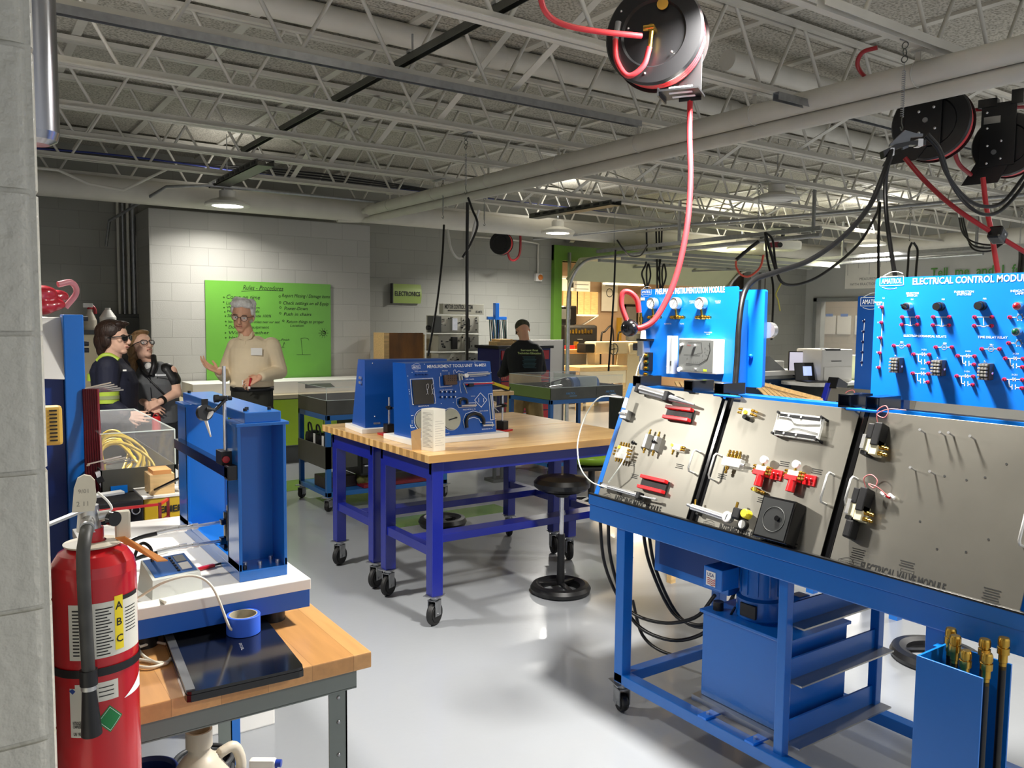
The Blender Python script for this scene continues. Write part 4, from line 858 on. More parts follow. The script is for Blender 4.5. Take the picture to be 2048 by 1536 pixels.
ivory = mat('ivory_plastic', 'CFC8A8', .45, noise=.05)
def valve(u, v, L, lab=None):
    a = o(u, v)
    vb = part(EV, 'solenoid_valve', MB(F3).box(a[0] + .005, a[0] + .03, a[1] - .075, a[1], 0, .045, .003), black)
    part(vb, 'ivory_body', MB(F3).box(a[0] + .005, a[0] + .03, a[1] - .105, a[1] - .055, .0, .04, .002).box(a[0] - .015, a[0] + .004, a[1] - .10, a[1] - .04, 0, .04, .002), ivory)
    part(vb, 'coil', MB(F3).box(a[0] - .018, a[0] + .003, a[1] - .055, a[1] - .005, .0, .042, .003).box(a[0] - .022, a[0] + .0, a[1] - .108, a[1] - .095, 0, .04), black)
    part(vb, 'bracket', MB(F3).box(a[0] - .024, a[0] - .012, a[1] - .092, a[1] - .045, .038, .047, .001), chrome)
    m2 = MB(F3)
    for j in range(2): fitting(m2, a[0] + .03, a[1] - .075 - j * .02, .025, .03, -.1, .006)
    part(vb, 'fittings', m2, brass)
    if L: part(vb, 'lower_coil', MB(F3).box(a[0] - .016, a[0] + .010, a[1] - .165, a[1] - .108, 0, .042, .006), black)
    return a
a = valve(1762, 852, False)
part(EV, 'wire_loop', MB(F3).tube([(a[0] + .0, a[1], .02), (a[0] - .008, a[1] + .04, .03), (a[0] + .015, a[1] + .06, .03), (a[0] + .03, a[1] + .04, .03), (a[0] + .02, a[1] + .02, .03), (a[0] - .005, a[1] + .03, .03), (a[0] + .03, a[1] + .05, .03), (a[0] + .08, a[1] + .055, .02)], .0018, 6), mat('pink_wire', 'C06A6A', .45, noise=.05))
a = valve(1733, 980, True)
part(EV, 'wire_loop', MB(F3).tube([(a[0] + .01, a[1], .02), (a[0] + .0, a[1] + .03, .03), (a[0] + .02, a[1] + .045, .03), (a[0] + .045, a[1] + .03, .03), (a[0] + .04, a[1] + .005, .03), (a[0] + .02, a[1] + .015, .03), (a[0] + .05, a[1] + .01, .03), (a[0] + .08, a[1] - .008, .015)], .0018, 6), MATS['pink_wire'])
for j in range(3): part(EV, 'wire_plug', MB(F3).cyl((a[0] + .055 + .014 * j, a[1] - .002 - .004 * (j % 2), .012), (a[0] + .075 + .014 * j, a[1] - .012, .014), .005, n=10), white if j % 2 == 0 else redk)
for (u, v) in ((1850, 866), (1890, 871), (1907, 872), (1950, 879), (1831, 941), (1870, 949)):
    a = o(u, v); part(EV, 'pin', MB(F3).cyl((a[0], a[1], 0), (a[0], a[1], .03), .0028, n=8).cyl((a[0], a[1], .03), (a[0], a[1], .034), .0045, n=8), chrome)
handle(EV, F3, .02, .20, .29); handle(EV, F3, W3 - .025, .19, .29)
for k, (y, lab) in enumerate(((2.118, 'black edge strip between the left and middle steel panels'), (1.535, 'black edge strip between the middle and right steel panels'))):
    F = frame((CX + .002, y, .885), (0, -1, 0), tuple(SV)); solo('edge_strip', MB(F).box(0, .016, 0, .52, -.02, .006, .002), blackG, lab, 'strip')
# ================================================================ VERTICAL BLUE PANELS ABOVE THE CART
def roundpoly(w_, h, r):
    out = []
    for cx, cy, a in ((w_ - r, r, -90), (w_ - r, h - r, 0), (r, h - r, 90), (r, r, 180)):
        for k in range(6): t_ = math.radians(a + 18 * k); out.append((cx + r * math.cos(t_), cy + r * math.sin(t_)))
    return out
# electrical control module
EW, EH = .78, .435
EC = thing('electrical_trainer', 'bright blue panel lettered ELECTRICAL CONTROL MODULE with knobs and relays', 'control panel', (0, 0, 0))
FE = frame((2.795, 1.717, 1.383), (0, -1, 0), (0, 0, 1))
part(EC, 'face_plate', MB(FE).prism(roundpoly(EW, EH, .012), -.004, 0), blueP)
part(EC, 'back_box', MB(FE).box(.02, EW - .02, .02, EH - .02, -.06, -.004), black)
def ez(X, Y): return onp(FE, 1600 + X / 4.571, 540 + Y / 4.571)
mb = MB(FE)
a = ez(730, 145); b = ez(945, 145); logo(mb, a[0], a[1], b[0] - a[0])
a = ez(1030, 133); b = ez(2048, 105); mb.text('ELECTRICAL CONTROL MODULE', a[0], a[1], .022, .0008, 'l', (b[0] - a[0]) * 1.06, .02)
for (X, Y, s_, h) in ((1030, 212, 'SELECTOR', .007), (1025, 235, 'SWITCH', .007), (1500, 198, 'PUSHBUTTON', .007), (1500, 222, 'SWITCHES', .007), (2010, 190, 'INDICATOR', .007), (2015, 214, 'LAMPS', .007), (1140, 604, 'ELECTROMECHANICAL RELAYS', .0075), (1760, 615, 'TIME DELAY RELAY', .0075), (765, 256, 'L1', .006), (720, 296, 'POWER', .006), (720, 314, 'BUS', .006), (1025, 268, 'SS1', .005), (1310, 268, 'PB1', .005), (1690, 262, 'PB2', .005), (930, 658, 'CR1', .005), (1325, 670, 'CR2', .005), (1750, 684, 'TR1', .005)):
    a = ez(X, Y); mb.text(s_, a[0], a[1] - h / 2, h, .0008, 'c', None, .01)
def el(pts, w=.0026): mb.line([ez(*p) for p in pts], w)
JK = []
el([(762, 300), (730, 895)]); JK += [(752, 340), (748, 480), (740, 620), (733, 758), (725, 892)]
for k in range(5): a = ez(722 - k * 5, [340, 478, 614, 750, 886][k]); mb.rect(a[0] - .003, a[0], a[1] - .003, a[1] + .002)
for (x0, x1, y0, y1) in ((938, 1080, 430, 500), (1222, 1370, 430, 505), (1600, 1758, 430, 510)):
    el([(x0, y0), (x1, y0)]); el([(x0, y1), ((x0 + x1) / 2 - 22, y1), ((x0 + x1) / 2 - 12, y1 + 8), ((x0 + x1) / 2 + 14, y1 + 8), ((x0 + x1) / 2 + 24, y1), (x1, y1)])
    for k in range(5): el([((x0 + x1) / 2, y0 + 8 + k * 14), ((x0 + x1) / 2, y0 + 15 + k * 14)])
    JK += [(x0, y0), (x1, y0), (x0 - 3, y1), (x1 - 3, y1)]
for (x0, x1, y) in ((862, 997, 692), (1245, 1392, 706), (1665, 1828, 722)):
    el([(x0, y), ((x0 + x1) / 2 - 22, y)]); el([((x0 + x1) / 2 + 22, y), (x1, y)]); a = ez((x0 + x1) / 2, y); mb.ring(a[0], a[1], .0085, .002); mb.rect(a[0] - .004, a[0] + .004, a[1] - .001, a[1] + .001)
    JK += [(x0, y), (x1, y)]
for (x, y, dx) in ((1043, 770, 142), (1035, 945, 142), (1447, 785, 152), (1437, 970, 150), (1882, 808, 160), (1872, 1000, 165)):
    el([(x, y), (x + 75, y)]); el([(x + 75, y - 14), (x + 75, y + 14)]); el([(x + 75, y + 14), (x + 98, y - 14)]); el([(x + 98, y - 14), (x + 98, y + 14)]); el([(x + 98, y), (x + dx, y)])
    el([(x + 40, y), (x + 40, y + 68), (x + 68, y + 68)]); el([(x + 68, y + 50), (x + 68, y + 88)]); el([(x + 98, y + 50), (x + 98, y + 88)]); el([(x + 98, y + 74), (x + dx - 5, y + 78)])
    a = ez(x + 90, y - 36); mb.text('3-CR1', a[0], a[1], .005, .0008)
    JK += [(x, y), (x + dx, y + 4), (x + dx - 5, y + 80)]
for (x, y) in ((2010, 432), (2000, 668)):
    el([(x - 88, y), (x - 35, y)]); a = ez(x, y); mb.ring(a[0], a[1], .0085, .0022)
    for k in range(6): t_ = k * math.pi / 3; mb.line([(a[0] + .0085 * math.cos(t_), a[1] + .0085 * math.sin(t_)), (a[0] + .012 * math.cos(t_), a[1] + .012 * math.sin(t_))], .0022)
    JK.append((x - 88, y))
part(EC, 'lettering', mb, whiteL)
for q in JK:
    a = ez(*q); j = part(EC, 'jack', MB(FE).cyl((a[0], a[1], 0), (a[0], a[1], .006), .0062, n=14).cyl((a[0], a[1], .006), (a[0], a[1], .010), .0048, n=14), mat('red_jack', 'D02848', .3, coat=.3, noise=.05))
    part(j, 'socket', MB(FE).cyl((a[0], a[1] - .001, .0095), (a[0], a[1] - .001, .0104), .0028, n=10), mat('jack_hole', '10184A', .4, noise=.05))
a = ez(1000, 335); kb = part(EC, 'selector_switch', MB(FE).cyl((a[0], a[1], 0), (a[0], a[1], .022), .014, n=24), chrome)
part(kb, 'knob', MB(FE).cyl((a[0], a[1], .022), (a[0], a[1], .034), .0115, .0105, n=24).bar((a[0] - .010, a[1] + .006, .036), (a[0] + .010, a[1] - .006, .036), .005, .008), black)
for q in ((1288, 335), (1668, 328)):
    a = ez(*q); kb = part(EC, 'pushbutton', MB(FE).cyl((a[0], a[1], 0), (a[0], a[1], .018), .0155, n=24), mat('dark_collar', '2A2A2C', .4, .4, noise=.05)); part(kb, 'cap', MB(FE).cyl((a[0], a[1], .018), (a[0], a[1], .032), .013, n=24), black)
for q, c in (((2005, 330), redk), ((1995, 565), mat('green_lens', '0A4A28', .15, coat=.6, noise=.05))):
    a = ez(*q); kb = part(EC, 'indicator_lamp', MB(FE).cyl((a[0], a[1], 0), (a[0], a[1], .018), .013, n=24), chrome); part(kb, 'lens', MB(FE).sph((a[0], a[1], .02), .0105, 16, 10), c)
relay = mat('relay_terminals', 'C8C6BE', .35, .7, noise=.1)
for (X, Y) in ((905, 870), (1290, 895), (1720, 930)):
    a = ez(X, Y); rl = part(EC, 'relay', MB(FE).box(a[0] - .014, a[0] + .018, a[1] - .026, a[1] + .028, 0, .03, .002), mat('relay_case', '3A3A3C', .4, noise=.05))
    m2 = MB(FE)
    for i in range(3):
        for j in range(5): m2.box(a[0] - .016 + i * .0105, a[0] - .008 + i * .0105, a[1] - .026 + j * .0112, a[1] - .019 + j * .0112, .028 + .006 * (j in (0, 4)) * -1, .040 - .004 * (j in (0, 4)), .001)
    part(rl, 'terminal', m2, relay)
    part(rl, 'clip', MB(FE).tube([(a[0] - .004, a[1] + .026, .02), (a[0] + .001, a[1] + .036, .03), (a[0] + .006, a[1] + .026, .02)], .0012, 5).cyl((a[0] + .018, a[1] - .002, .02), (a[0] + .024, a[1] - .003, .022), .004, n=8), chrome)
# second, darker electrical panel further back
t = thing('electrical_trainer', 'darker blue control panel farther back, half hidden behind the bright electrical panel', 'control panel', (0, 0, 0)); F = frame((4.55, 2.905, 1.24), (0, -1, 0), (0, 0, 1))
part(t, 'face_plate', MB(F).prism(roundpoly(.6, .58, .01), -.004, 0), mat('deep_panel_blue', '0A4690', .4, noise=.03)); part(t, 'back_box', MB(F).box(.02, .58, .02, .56, -.06, -.004), black)
mb = MB(F); logo(mb, .02, .52, .14); mb.line([(.045, .16), (.05, .44)], .004)
for k in range(5): mb.rect(.035, .042, .18 + k * .062, .186 + k * .062)
part(t, 'lettering', mb, whiteL)
for k in range(5): part(t, 'jack', MB(F).cyl((.046 + .0008 * k, .18 + k * .062, 0), (.046 + .0008 * k, .18 + k * .062, .008), .007, n=10), MATS['jack_hole'])
part(t, 'relay', MB(F).box(.14, .19, .12, .22, 0, .04, .003), relay)
t = thing('valve_trainer', 'sloping steel valve panel farther back between the two front cart panels', 'panel', (0, 0, 0)); F = frame((4.30, 3.02, .80), (0, -1, 0), tuple(SV))
part(t, 'face_plate', MB(F).box(0, .55, 0, .50, -.004, 0), MATS['panel_steel']); part(t, 'side_rail', MB(F).box(-.04, -.005, 0, .52, -.03, .012, .003), navy)
vb = part(t, 'solenoid_valve', MB(F).box(.09, .13, .27, .40, 0, .045, .003), black); part(vb, 'ivory_body', MB(F).box(.13, .16, .27, .42, 0, .04, .002), ivory)
part(t, 'wire_loop', MB(F).tube([(.14, .42, .02), (.13, .46, .03), (.17, .48, .03), (.19, .45, .03), (.17, .42, .03), (.19, .38, .02)], .003, 6), MATS['pink_wire'])
part(t, 'top_tube', MB(F).box(-.03, .04, .49, .56, -.1, .01, .003), blackG)
part(t, 'stand', MB().box(4.3, 4.95, 2.42, 3.02, .70, .78, .003), blue)
for (x, y) in ((4.33, 2.99), (4.33, 2.45), (4.92, 2.99), (4.92, 2.45)): part(t, 'leg', MB().box(x - .025, x + .025, y - .025, y + .025, .0, .70), blue)
part(t, 'upright', MB().box(4.56, 4.60, 2.70, 2.74, .78, 1.6), blue)
# pneumatic instrumentation module
PI_ = thing('instrument_panel', 'blue panel lettered PNEUMATIC INSTRUMENTATION MODULE with three round gauges', 'instrument panel', (0, 0, 0))
FP = frame((2.795, 2.944, 1.392), (0, -1, 0), (0, 0, 1)); PW, PH = .60, .415
part(PI_, 'face_plate', MB(FP).prism(roundpoly(PW, PH, .010), -.004, 0), blueP); part(PI_, 'back_box', MB(FP).box(.02, PW - .02, .02, PH - .02, -.05, -.004), black)
def pz(X, Y): return onp(FP, 1160 + X / 3.413, 560 + Y / 3.413)
mb = MB(FP); a = pz(418, 100); logo(mb, a[0], a[1], .07)
a = pz(515, 97); b = pz(988, 85); mb.text('PNEUMATIC INSTRUMENTATION MODULE', a[0], a[1], .026, .0008, 'l', b[0] - a[0], .03)
for (X, Y, s_) in ((765, 148, 'GAUGE B'), (765, 160, '0-60 PSI'), (942, 148, 'GAUGE C'), (942, 160, '0-60 PSI'), (600, 303, 'FLOWMETER'), (698, 303, 'FILTER'), (875, 362, 'MANOMETER'), (875, 374, '0-6 IN'), (600, 595, 'FLOW'), (600, 560, '0-5')):
    a = pz(X, Y); mb.text(s_, a[0], a[1], .0055, .0008)
part(PI_, 'lettering', mb, whiteL)
a = pz(428, 130); part(PI_, 'label_plate', MB(FP).box(a[0] - .015, a[0] + .014, a[1] - .007, a[1] + .007, 0, .001), white)
for (X, Y, YF) in ((518, 160, 255), (676, 160, 255), (850, 160, 255)):
    a = pz(X, Y); f_ = pz(X + 5, YF)
    gg = part(PI_, 'pressure_gauge', MB(FP @ Matrix.Translation((a[0], a[1], 0))).lathe([(0, .006), (.026, .006), (.028, .01), (.028, .034), (.026, .037), (.0235, .037), (.0235, .034)], n=32), chrome)
    G = FP @ Matrix.Translation((a[0], a[1], .035)); part(gg, 'dial', MB(G).cyl((0, 0, -.003), (0, 0, 0), .0235, n=32), MATS['dial_face'])
    m2 = MB(G)
    for k in range(11): t_ = math.radians(225 - 27 * k); m2.line([(.018 * math.cos(t_), .018 * math.sin(t_)), (.021 * math.cos(t_), .021 * math.sin(t_))], .0014, .0006)
    m2.line([(-.008, -.010), (.010, .014)], .0018, .001); m2.text('psi', 0, -.012, .004, .0008); part(gg, 'needle', m2, inkK)
    m2 = MB(FP); m2.cyl((a[0], a[1] - .026, .02), (f_[0], f_[1], .02), .006, n=10); fitting(m2, f_[0], f_[1], .02, .05, 0, .008); fitting(m2, f_[0], f_[1], .02, .04, math.pi, .008); m2.cyl((f_[0], f_[1], 0), (f_[0], f_[1], .03), .009, n=6)
    part(gg, 'brass_tee', m2, brass)
a = pz(650, 380); b = pz(655, 640); fmx = part(PI_, 'flow_tube_block', MB(FP).box(a[0] - .018, a[0] + .020, b[1], a[1], 0, .035, .002), clearP)
part(fmx, 'tube_bore', MB(FP).cyl((a[0] - .005, b[1] + .012, .02), (a[0] - .005, a[1] - .012, .02), .003).cyl((a[0] + .008, b[1] + .012, .02), (a[0] + .008, a[1] - .012, .02), .002), greyD)
part(fmx, 'scale_label', MB(FP).box(a[0] + .006, a[0] + .014, b[1] + .04, b[1] + .06, .035, .036), greyD)
a = pz(728, 398); b = pz(985, 640); mn = part(PI_, 'manometer', MB(FP).box(a[0], b[0] - .002, b[1] - .002, a[1], 0, .05, .003), white)
part(mn, 'face', MB(FP).box(a[0] + .004, b[0] - .022, b[1] + .006, a[1] - .005, .05, .052), mat('manometer_face', '6C6E6C', .35, noise=.03))
m2 = MB(FP); m2.line([pz(765, 508), pz(875, 515)], .0014, .053); m2.line([pz(795, 425), pz(885, 428), pz(890, 495), pz(830, 510)], .0014, .053); m2.line([pz(780, 570), pz(870, 575), pz(925, 540), pz(945, 480), pz(942, 430)], .003, .0535)
for k in range(6): m2.line([pz(800 + 14 * k, 556), pz(800 + 14 * k, 567)], .001, .053)
for k in range(4): m2.line([pz(905 + 8 * k, 540 - 32 * k), pz(925 + 5 * k, 548 - 32 * k)], .0012, .053)
for q, s_ in (((787, 540), '0'), ((893, 548), '1'), ((893, 520), '2'), ((908, 498), '4'), ((910, 470), '6')): x_ = pz(*q); m2.text(s_, x_[0], x_[1], .007, .053)
part(mn, 'scale', m2, inkK); x_ = pz(800, 448); part(mn, 'red_mark', MB(FP).text('Durablock', x_[0], x_[1], .006, .053, 'c', .022), redk)
x_ = pz(908, 615); part(mn, 'green_label', MB(FP).box(x_[0] - .010, x_[0] + .010, x_[1] - .005, x_[1] + .005, .052, .053), lime)
for q in ((755, 440), (840, 448), (740, 608), (843, 608)):
    x_ = pz(*q); part(mn, 'port_knob', MB(FP).cyl((x_[0], x_[1], .05), (x_[0], x_[1], .064), .007 if q[0] != 740 else .011), white if q[0] in (740, 755) else chrome)
x_ = pz(460, 450)
fl = part(PI_, 'filter_regulator', MB(FP).box(x_[0] - .02, x_[0] + .022, x_[1] - .05, x_[1] + .035, .0, .05, .006), alu)
part(fl, 'bowl', MB(FP).cyl((x_[0] + .002, x_[1] - .05, .03), (x_[0] + .002, x_[1] - .115, .03), .017, .012), clearP)
part(fl, 'adjust_knob', MB(FP).cyl((x_[0], x_[1] + .035, .03), (x_[0], x_[1] + .075, .03), .015, .012), white)
part(fl, 'mount', MB(FP).box(x_[0] - .025, x_[0] + .045, x_[1] + .025, x_[1] + .035, 0, .05).box(x_[0] + .01, x_[0] + .042, x_[1] - .12, x_[1] - .03, 0, .035, .003), black)
g_ = part(fl, 'side_gauge', MB(FP).cyl((x_[0] - .03, x_[1] - .005, .03), (x_[0] - .05, x_[1] - .005, .045), .018, n=24), blackG); part(g_, 'dial', MB(FP).cyl((x_[0] - .05, x_[1] - .005, .045), (x_[0] - .051, x_[1] - .005, .0458), .014, n=24), MATS['dial_face'])
m2 = MB(FP)
for k in range(4): fitting(m2, x_[0] + .026, x_[1] - .045 - k * .03, .04, .022, 0, .008)
m2.cyl((x_[0] - .012, x_[1] + .05, .03), (x_[0] - .018, x_[1] + .16, .03), .006).cyl((x_[0] - .014, x_[1] + .075, .03), (x_[0] - .015, x_[1] + .10, .03), .011, n=6).cyl((x_[0] - .016, x_[1] + .115, .03), (x_[0] - .017, x_[1] + .14, .03), .010, n=6)
part(fl, 'brass_fittings', m2, brass)
# back to back panel behind it
t = thing('instrument_panel', 'plain bright blue panel standing just behind and right of the gauge panel', 'panel', (0, 0, 0))
a = PX(1468, 570, 2.90); b = PX(1528, 578, 2.96)
FB = frame((2.86, 2.44, 1.37), (.28, -.96, 0), (0, 0, 1)); part(t, 'face_plate', MB(FB).prism(roundpoly(.155, .425, .01), -.03, 0), blueP)
x_ = onp(FB, 1503, 712); part(t, 'knob', MB(FB).sph((x_[0], x_[1], .008), .010, 12, 8), blueP)
part(t, 'side_gauge', MB(FB).cyl((.155, .25, -.035), (.155, .25, -.075), .035, n=24), chrome)
# ================================================================ HOSE REELS
def reel(lab, p, rz, R=.19, face='arm', w_=.10):
    t = thing('hose_reel', lab, 'hose reel', p, rz)
    part(t, 'spool', MB().lathe([(0, -.5 * w_), (R * .62, -.5 * w_), (R * .66, -.5 * w_ - .012), (R * .96, -.5 * w_ - .012), (R, -.5 * w_), (R, -.5 * w_ + .006), (R * .93, -.5 * w_ + .006), (R * .93, .5 * w_ - .006), (R, .5 * w_ - .006), (R, .5 * w_), (R * .96, .5 * w_ + .012), (R * .66, .5 * w_ + .012), (R * .62, .5 * w_), (0, .5 * w_)], axis='y', n=56), mat('reel_black', '141416', .38, coat=.15, noise=.05))
    m2 = MB()
    for k in range(4): m2.torus((0, -.03 + .02 * k, 0), R * .90, .010, 'y', 48, 8)
    part(t, 'wound_hose', m2, hoseR)
    return t
# nearest reel: its round side faces the camera
r1 = reel('large black reel feeding the red hose, nearest to the camera, at the top', tuple(PD(1315, 78, 3.25)), -math.radians(58), .195, w_=.12)
part(r1, 'label', MB().cyl((.035, -.073, .105), (.035, -.077, .105), .022, n=24), mat('gold_label', 'C89A3A', .5, noise=.08))
part(r1, 'swivel', MB().cyl((.0, -.06, .01), (0, -.11, .01), .014).cyl((-.03, -.10, .012), (.012, -.10, .012), .013, n=8).cyl((0, -.10, .0), (-.006, -.10, -.07), .009, n=10), brass)
for (x, z) in ((-.13, .10), (-.10, .03), (.075, -.08), (-.03, -.15), (.04, .135)): part(r1, 'screw', MB().sph((x, -.073, z), .005, 8, 6), chrome)
part(r1, 'loop_hose', MB().tube([(-.006, -.10, -.06), (-.03, -.10, -.13), (-.09, -.10, -.16), (-.14, -.09, -.09), (-.15, -.08, -.0)], .011, 10), hoseR)
part(r1, 'hose_sleeve', MB().tube([(-.15, -.08, -.01), (-.14, -.075, .06)], .012, 10), grey)
part(r1, 'mount_arm', MB().box(.08, .17, .05, .056, -.24, -.06, .002).box(-.02, .04, .075, .085, -.0, .42, .002), MATS['reel_black'])
gd = part(r1, 'hose_guide', MB().box(.02, .18, -.07, .07, -.225, -.217).box(.02, .026, -.07, .07, -.24, -.21), MATS['reel_black'])
for y in (-.03, .03): part(gd, 'roller', MB().cyl((.06, y, -.215), (.15, y, -.215), .014), white)
solo('air_hose', MB().tube([PD(1076, -30, 2.9), PD(1090, 22, 2.95), PD(1125, 48, 3.0), PD(1190, 62, 3.05), PD(1283, 72, 3.10)], .011, 10), hoseR, 'red hose bringing air across the top of the picture to the near reel', 'hose')
HD = [(1385, 60, 3.3), (1382, 150, 3.28), (1379, 260, 3.27), (1381, 360, 3.25), (1373, 460, 3.22), (1350, 560, 3.2), (1315, 632, 3.18), (1285, 655, 3.17), (1262, 655, 3.17)]
solo('air_hose', MB().tube([PD(*q) for q in HD], .0115, 10), hoseR, 'bright red hose dropping from the near reel past the gauge panel', 'hose')
p = PD(1259, 656, 3.17); t = thing('hose_stop_ball', 'black ball stop clamped on the end of the bright red hose', 'hose stop', p); part(t, 'ball', MB().sph((0, 0, 0), .034, 24, 16), blackG); part(t, 'clamp_bolt', MB().cyl((-.01, -.036, .01), (.01, .036, .01), .005), chrome)
solo('air_hose', MB().tube([PD(1256, 648, 3.19), PD(1243, 610, 3.2), PD(1246, 586, 3.2), PD(1260, 585, 3.2), PD(1274, 600, 3.2), PD(1278, 625, 3.2)], .0105, 10), hoseR, 'short red hose loop rising from the black ball to the brass fitting', 'hose')
# two reels hung from the strut at right
r2 = reel('black hose reel partly hidden above by the diagonal pipe, middle reel of the right half', tuple(PD(1866, 248, 4.55)), -math.radians(76), .205)
part(r2, 'side_plate', MB().box(-.13, .06, -.075, -.068, -.13, .2, .003), MATS['reel_black'])
for (x, z) in ((-.055, .06), (.02, .075), (-.05, -.055), (.03, -.04)): part(r2, 'bolt', MB().sph((x, -.076, z), .009, 10, 6), chrome)
part(r2, 'shaft_end', MB().cyl((-.02, -.074, .01), (-.02, -.084, .01), .014, n=16), zinc)
part(r2, 'arm', MB().add([(-.14, -.07, -.02), (.0, -.07, -.12), (-.06, -.07, -.2), (-.24, -.07, -.215), (-.14, -.06, -.02), (.0, -.06, -.12), (-.06, -.06, -.2), (-.24, -.06, -.215)], [(0, 3, 2, 1), (4, 5, 6, 7), (0, 1, 5, 4), (1, 2, 6, 5), (2, 3, 7, 6), (3, 0, 4, 7)]), MATS['reel_black'])
part(r2, 'top_bracket', MB().box(-.06, .06, -.04, .04, .2, .22), MATS['reel_black'])
r3 = reel('black hose reel at the right edge of the picture with a silver label', tuple(PD(2016, 292, 4.75)), -math.radians(77), .18)
part(r3, 'side_plate', MB().box(-.13, .05, -.075, -.068, -.12, .24, .003), MATS['reel_black'])
part(r3, 'label', MB().box(-.115, -.03, -.078, -.075, .125, .165), alu)
for (x, z) in ((-.10, .19), (-.095, .10), (-.09, .0), (-.02, .02), (-.09, -.1), (-.02, -.08)): part(r3, 'bolt', MB().sph((x, -.076, z), .008, 10, 6), chrome)
part(r3, 'shaft_end', MB().cyl((-.055, -.074, -.04), (-.055, -.084, -.04), .014, n=16), zinc)
part(r3, 'arm', MB().add([(-.14, -.07, -.08), (.02, -.07, -.12), (-.03, -.07, -.215), (-.22, -.07, -.215), (-.14, -.06, -.08), (.02, -.06, -.12), (-.03, -.06, -.215), (-.22, -.06, -.215)], [(0, 3, 2, 1), (4, 5, 6, 7), (0, 1, 5, 4), (1, 2, 6, 5), (2, 3, 7, 6), (3, 0, 4, 7)]), MATS['reel_black'])
part(r3, 'top_bracket', MB().box(-.15, -.05, -.08, -.02, .22, .27, .003).box(.02, .08, -.08, -.02, .22, .30, .003), MATS['reel_black'])
solo('air_hose', MB().tube([PD(1810, 316, 4.5), PD(1850, 362, 4.45), PD(1900, 408, 4.4), PD(1960, 450, 4.35), (PD(2060, 510, 4.3))], .013, 10), mat('dark_red_hose', '9A1822', .35, coat=.2, noise=.1), 'dark red hose slanting down from the middle black reel to the right edge', 'hose')
p = PD(1995, 470, 4.33); t = thing('hose_stop_ball', 'black stop clamp on the slanting dark red hose', 'hose stop', p); part(t, 'clamp_body', MB().at(Matrix.Rotation(.5, 4, 'Y')).box(-.04, .04, -.035, .035, -.035, .035, .012), blackG); part(t, 'bolt', MB().cyl((0, -.04, 0), (0, .04, 0), .006), chrome)
solo('air_hose', MB().tube([PD(1966, 355, 4.7), PD(1972, 410, 4.7), PD(1982, 460, 4.7), PD(1990, 510, 4.7), PD(1996, 545, 4.7)], .014, 10), hoseR, 'red hose hanging straight down from the reel at the right edge', 'hose')
solo('air_hose', MB().tube([PD(1905, 292, 4.7), PD(1918, 328, 4.75), PD(1942, 350, 4.8)], .012, 8), MATS['dark_red_hose'], 'short dark red hose bridging from the middle reel to the edge reel', 'hose')
solo('air_hose', MB().tube([PD(1755, 95, 4.3), PD(1725, 105, 4.35), PD(1715, 130, 4.4), PD(1732, 155, 4.5), PD(1760, 172, 4.6)], .012, 8), MATS['dark_red_hose'], 'dark red hose loop above the diagonal pipe at upper right', 'hose')
solo('air_hose', MB().tube([PD(1936, 222, 4.8), PD(1990, 216, 4.8), PD(2060, 214, 4.8)], .011, 8), MATS['dark_red_hose'], 'dark red hose running sideways above the edge reel', 'hose')
# ================================================================ CHAIN DROPS AND BLACK CORDS
def drop(lab, u, v0, v1, d_, cord=None, cat='hanger', spring=True, v2=None):
    """clip on the joist, twisted links, spring; then whatever it holds"""
    p = PZ(u, v0, 3.072); d_ = (p - CAM).dot(FWD); t = thing('spring_hanger', lab, cat, p); L = (PD(u, v0, d_) - PD(u, v1, d_)).length
    dy = min((y - p.y for y in JY), key=abs); dy = dy if abs(dy) < .35 else 0
    part(t, 'beam_clip', MB().box(-.022, .022, min(-.018, dy), max(.018, dy), -.004, .006, .001), zinc)
    m2 = MB()
    nl = 3; r = .016
    for k in range(nl):
        zc = -.03 - k * .034
        m2.torus((0, 0, zc), r, .0028, 'y' if k % 2 else 'x', 14, 6)
    part(t, 'chain_links', m2, darkz)
    z0 = -.03 - nl * .034
    if spring and L > .2:
        zs = -L + .06; m2 = MB(); n_ = 22
        m2.tube([(.009 * math.cos(k * math.pi / 2), .009 * math.sin(k * math.pi / 2), z0 - .02 - (abs(zs - z0) - .02) * k / (n_ * 4)) for k in range(n_ * 4 + 1)], .0022, 5, smooth=False)
        m2.cyl((0, 0, z0 + .02), (0, 0, z0 - .02), .002, n=6); part(t, 'coil_spring', m2, zinc)
        part(t, 'hook', MB().tube([(0, 0, zs), (0, 0, zs - .03), (.012, 0, zs - .05), (0, 0, zs - .065), (-.012, 0, zs - .05)], .003, 6), darkz)
    return t
drop('spring hanger with twisted links in front of the diagonal pipe, above the measurement panel', 932, 268, 385, 5.9)
drop('spring hanger left of the one over the measurement panel', 886, 358, 435, 7.2)
drop('spring hanger near the hose reel on the back wall', 969, 380, 450, 7.8)
drop('spring hanger hanging left of the gauge panel over the clear topped cart', 1230, 405, 490, 6.6)
drop('spring hanger right of the red hose, high between joists', 1519, 366, 455, 6.6)
drop('large spring hanger in front of the middle black reel', 1811, 78, 255, 3.6)
drop('spring hanger above the wall poster at right', 1822, 412, 480, 6.4)
drop('spring hanger at the far right above the green wall lettering', 2044, 415, 500, 6.0)
cl = thing('cable_grip', 'grey metal cable grip with black saddle in front of the middle reel', 'cable grip', PD(1808, 275, 4.04))
part(cl, 'bracket', MB().at(frame((0, 0, 0), RGT, (0, 0, 1))).prism([(0, .035), (.055, .02), (.09, .018), (.09, .005), (.03, .0), (.02, -.05), (-.005, -.06), (-.01, -.035), (-.03, -.03), (-.07, -.045), (-.07, -.035), (-.02, .015)], -.008, .008), mat('grip_grey', '7E8288', .4, .6, noise=.1))
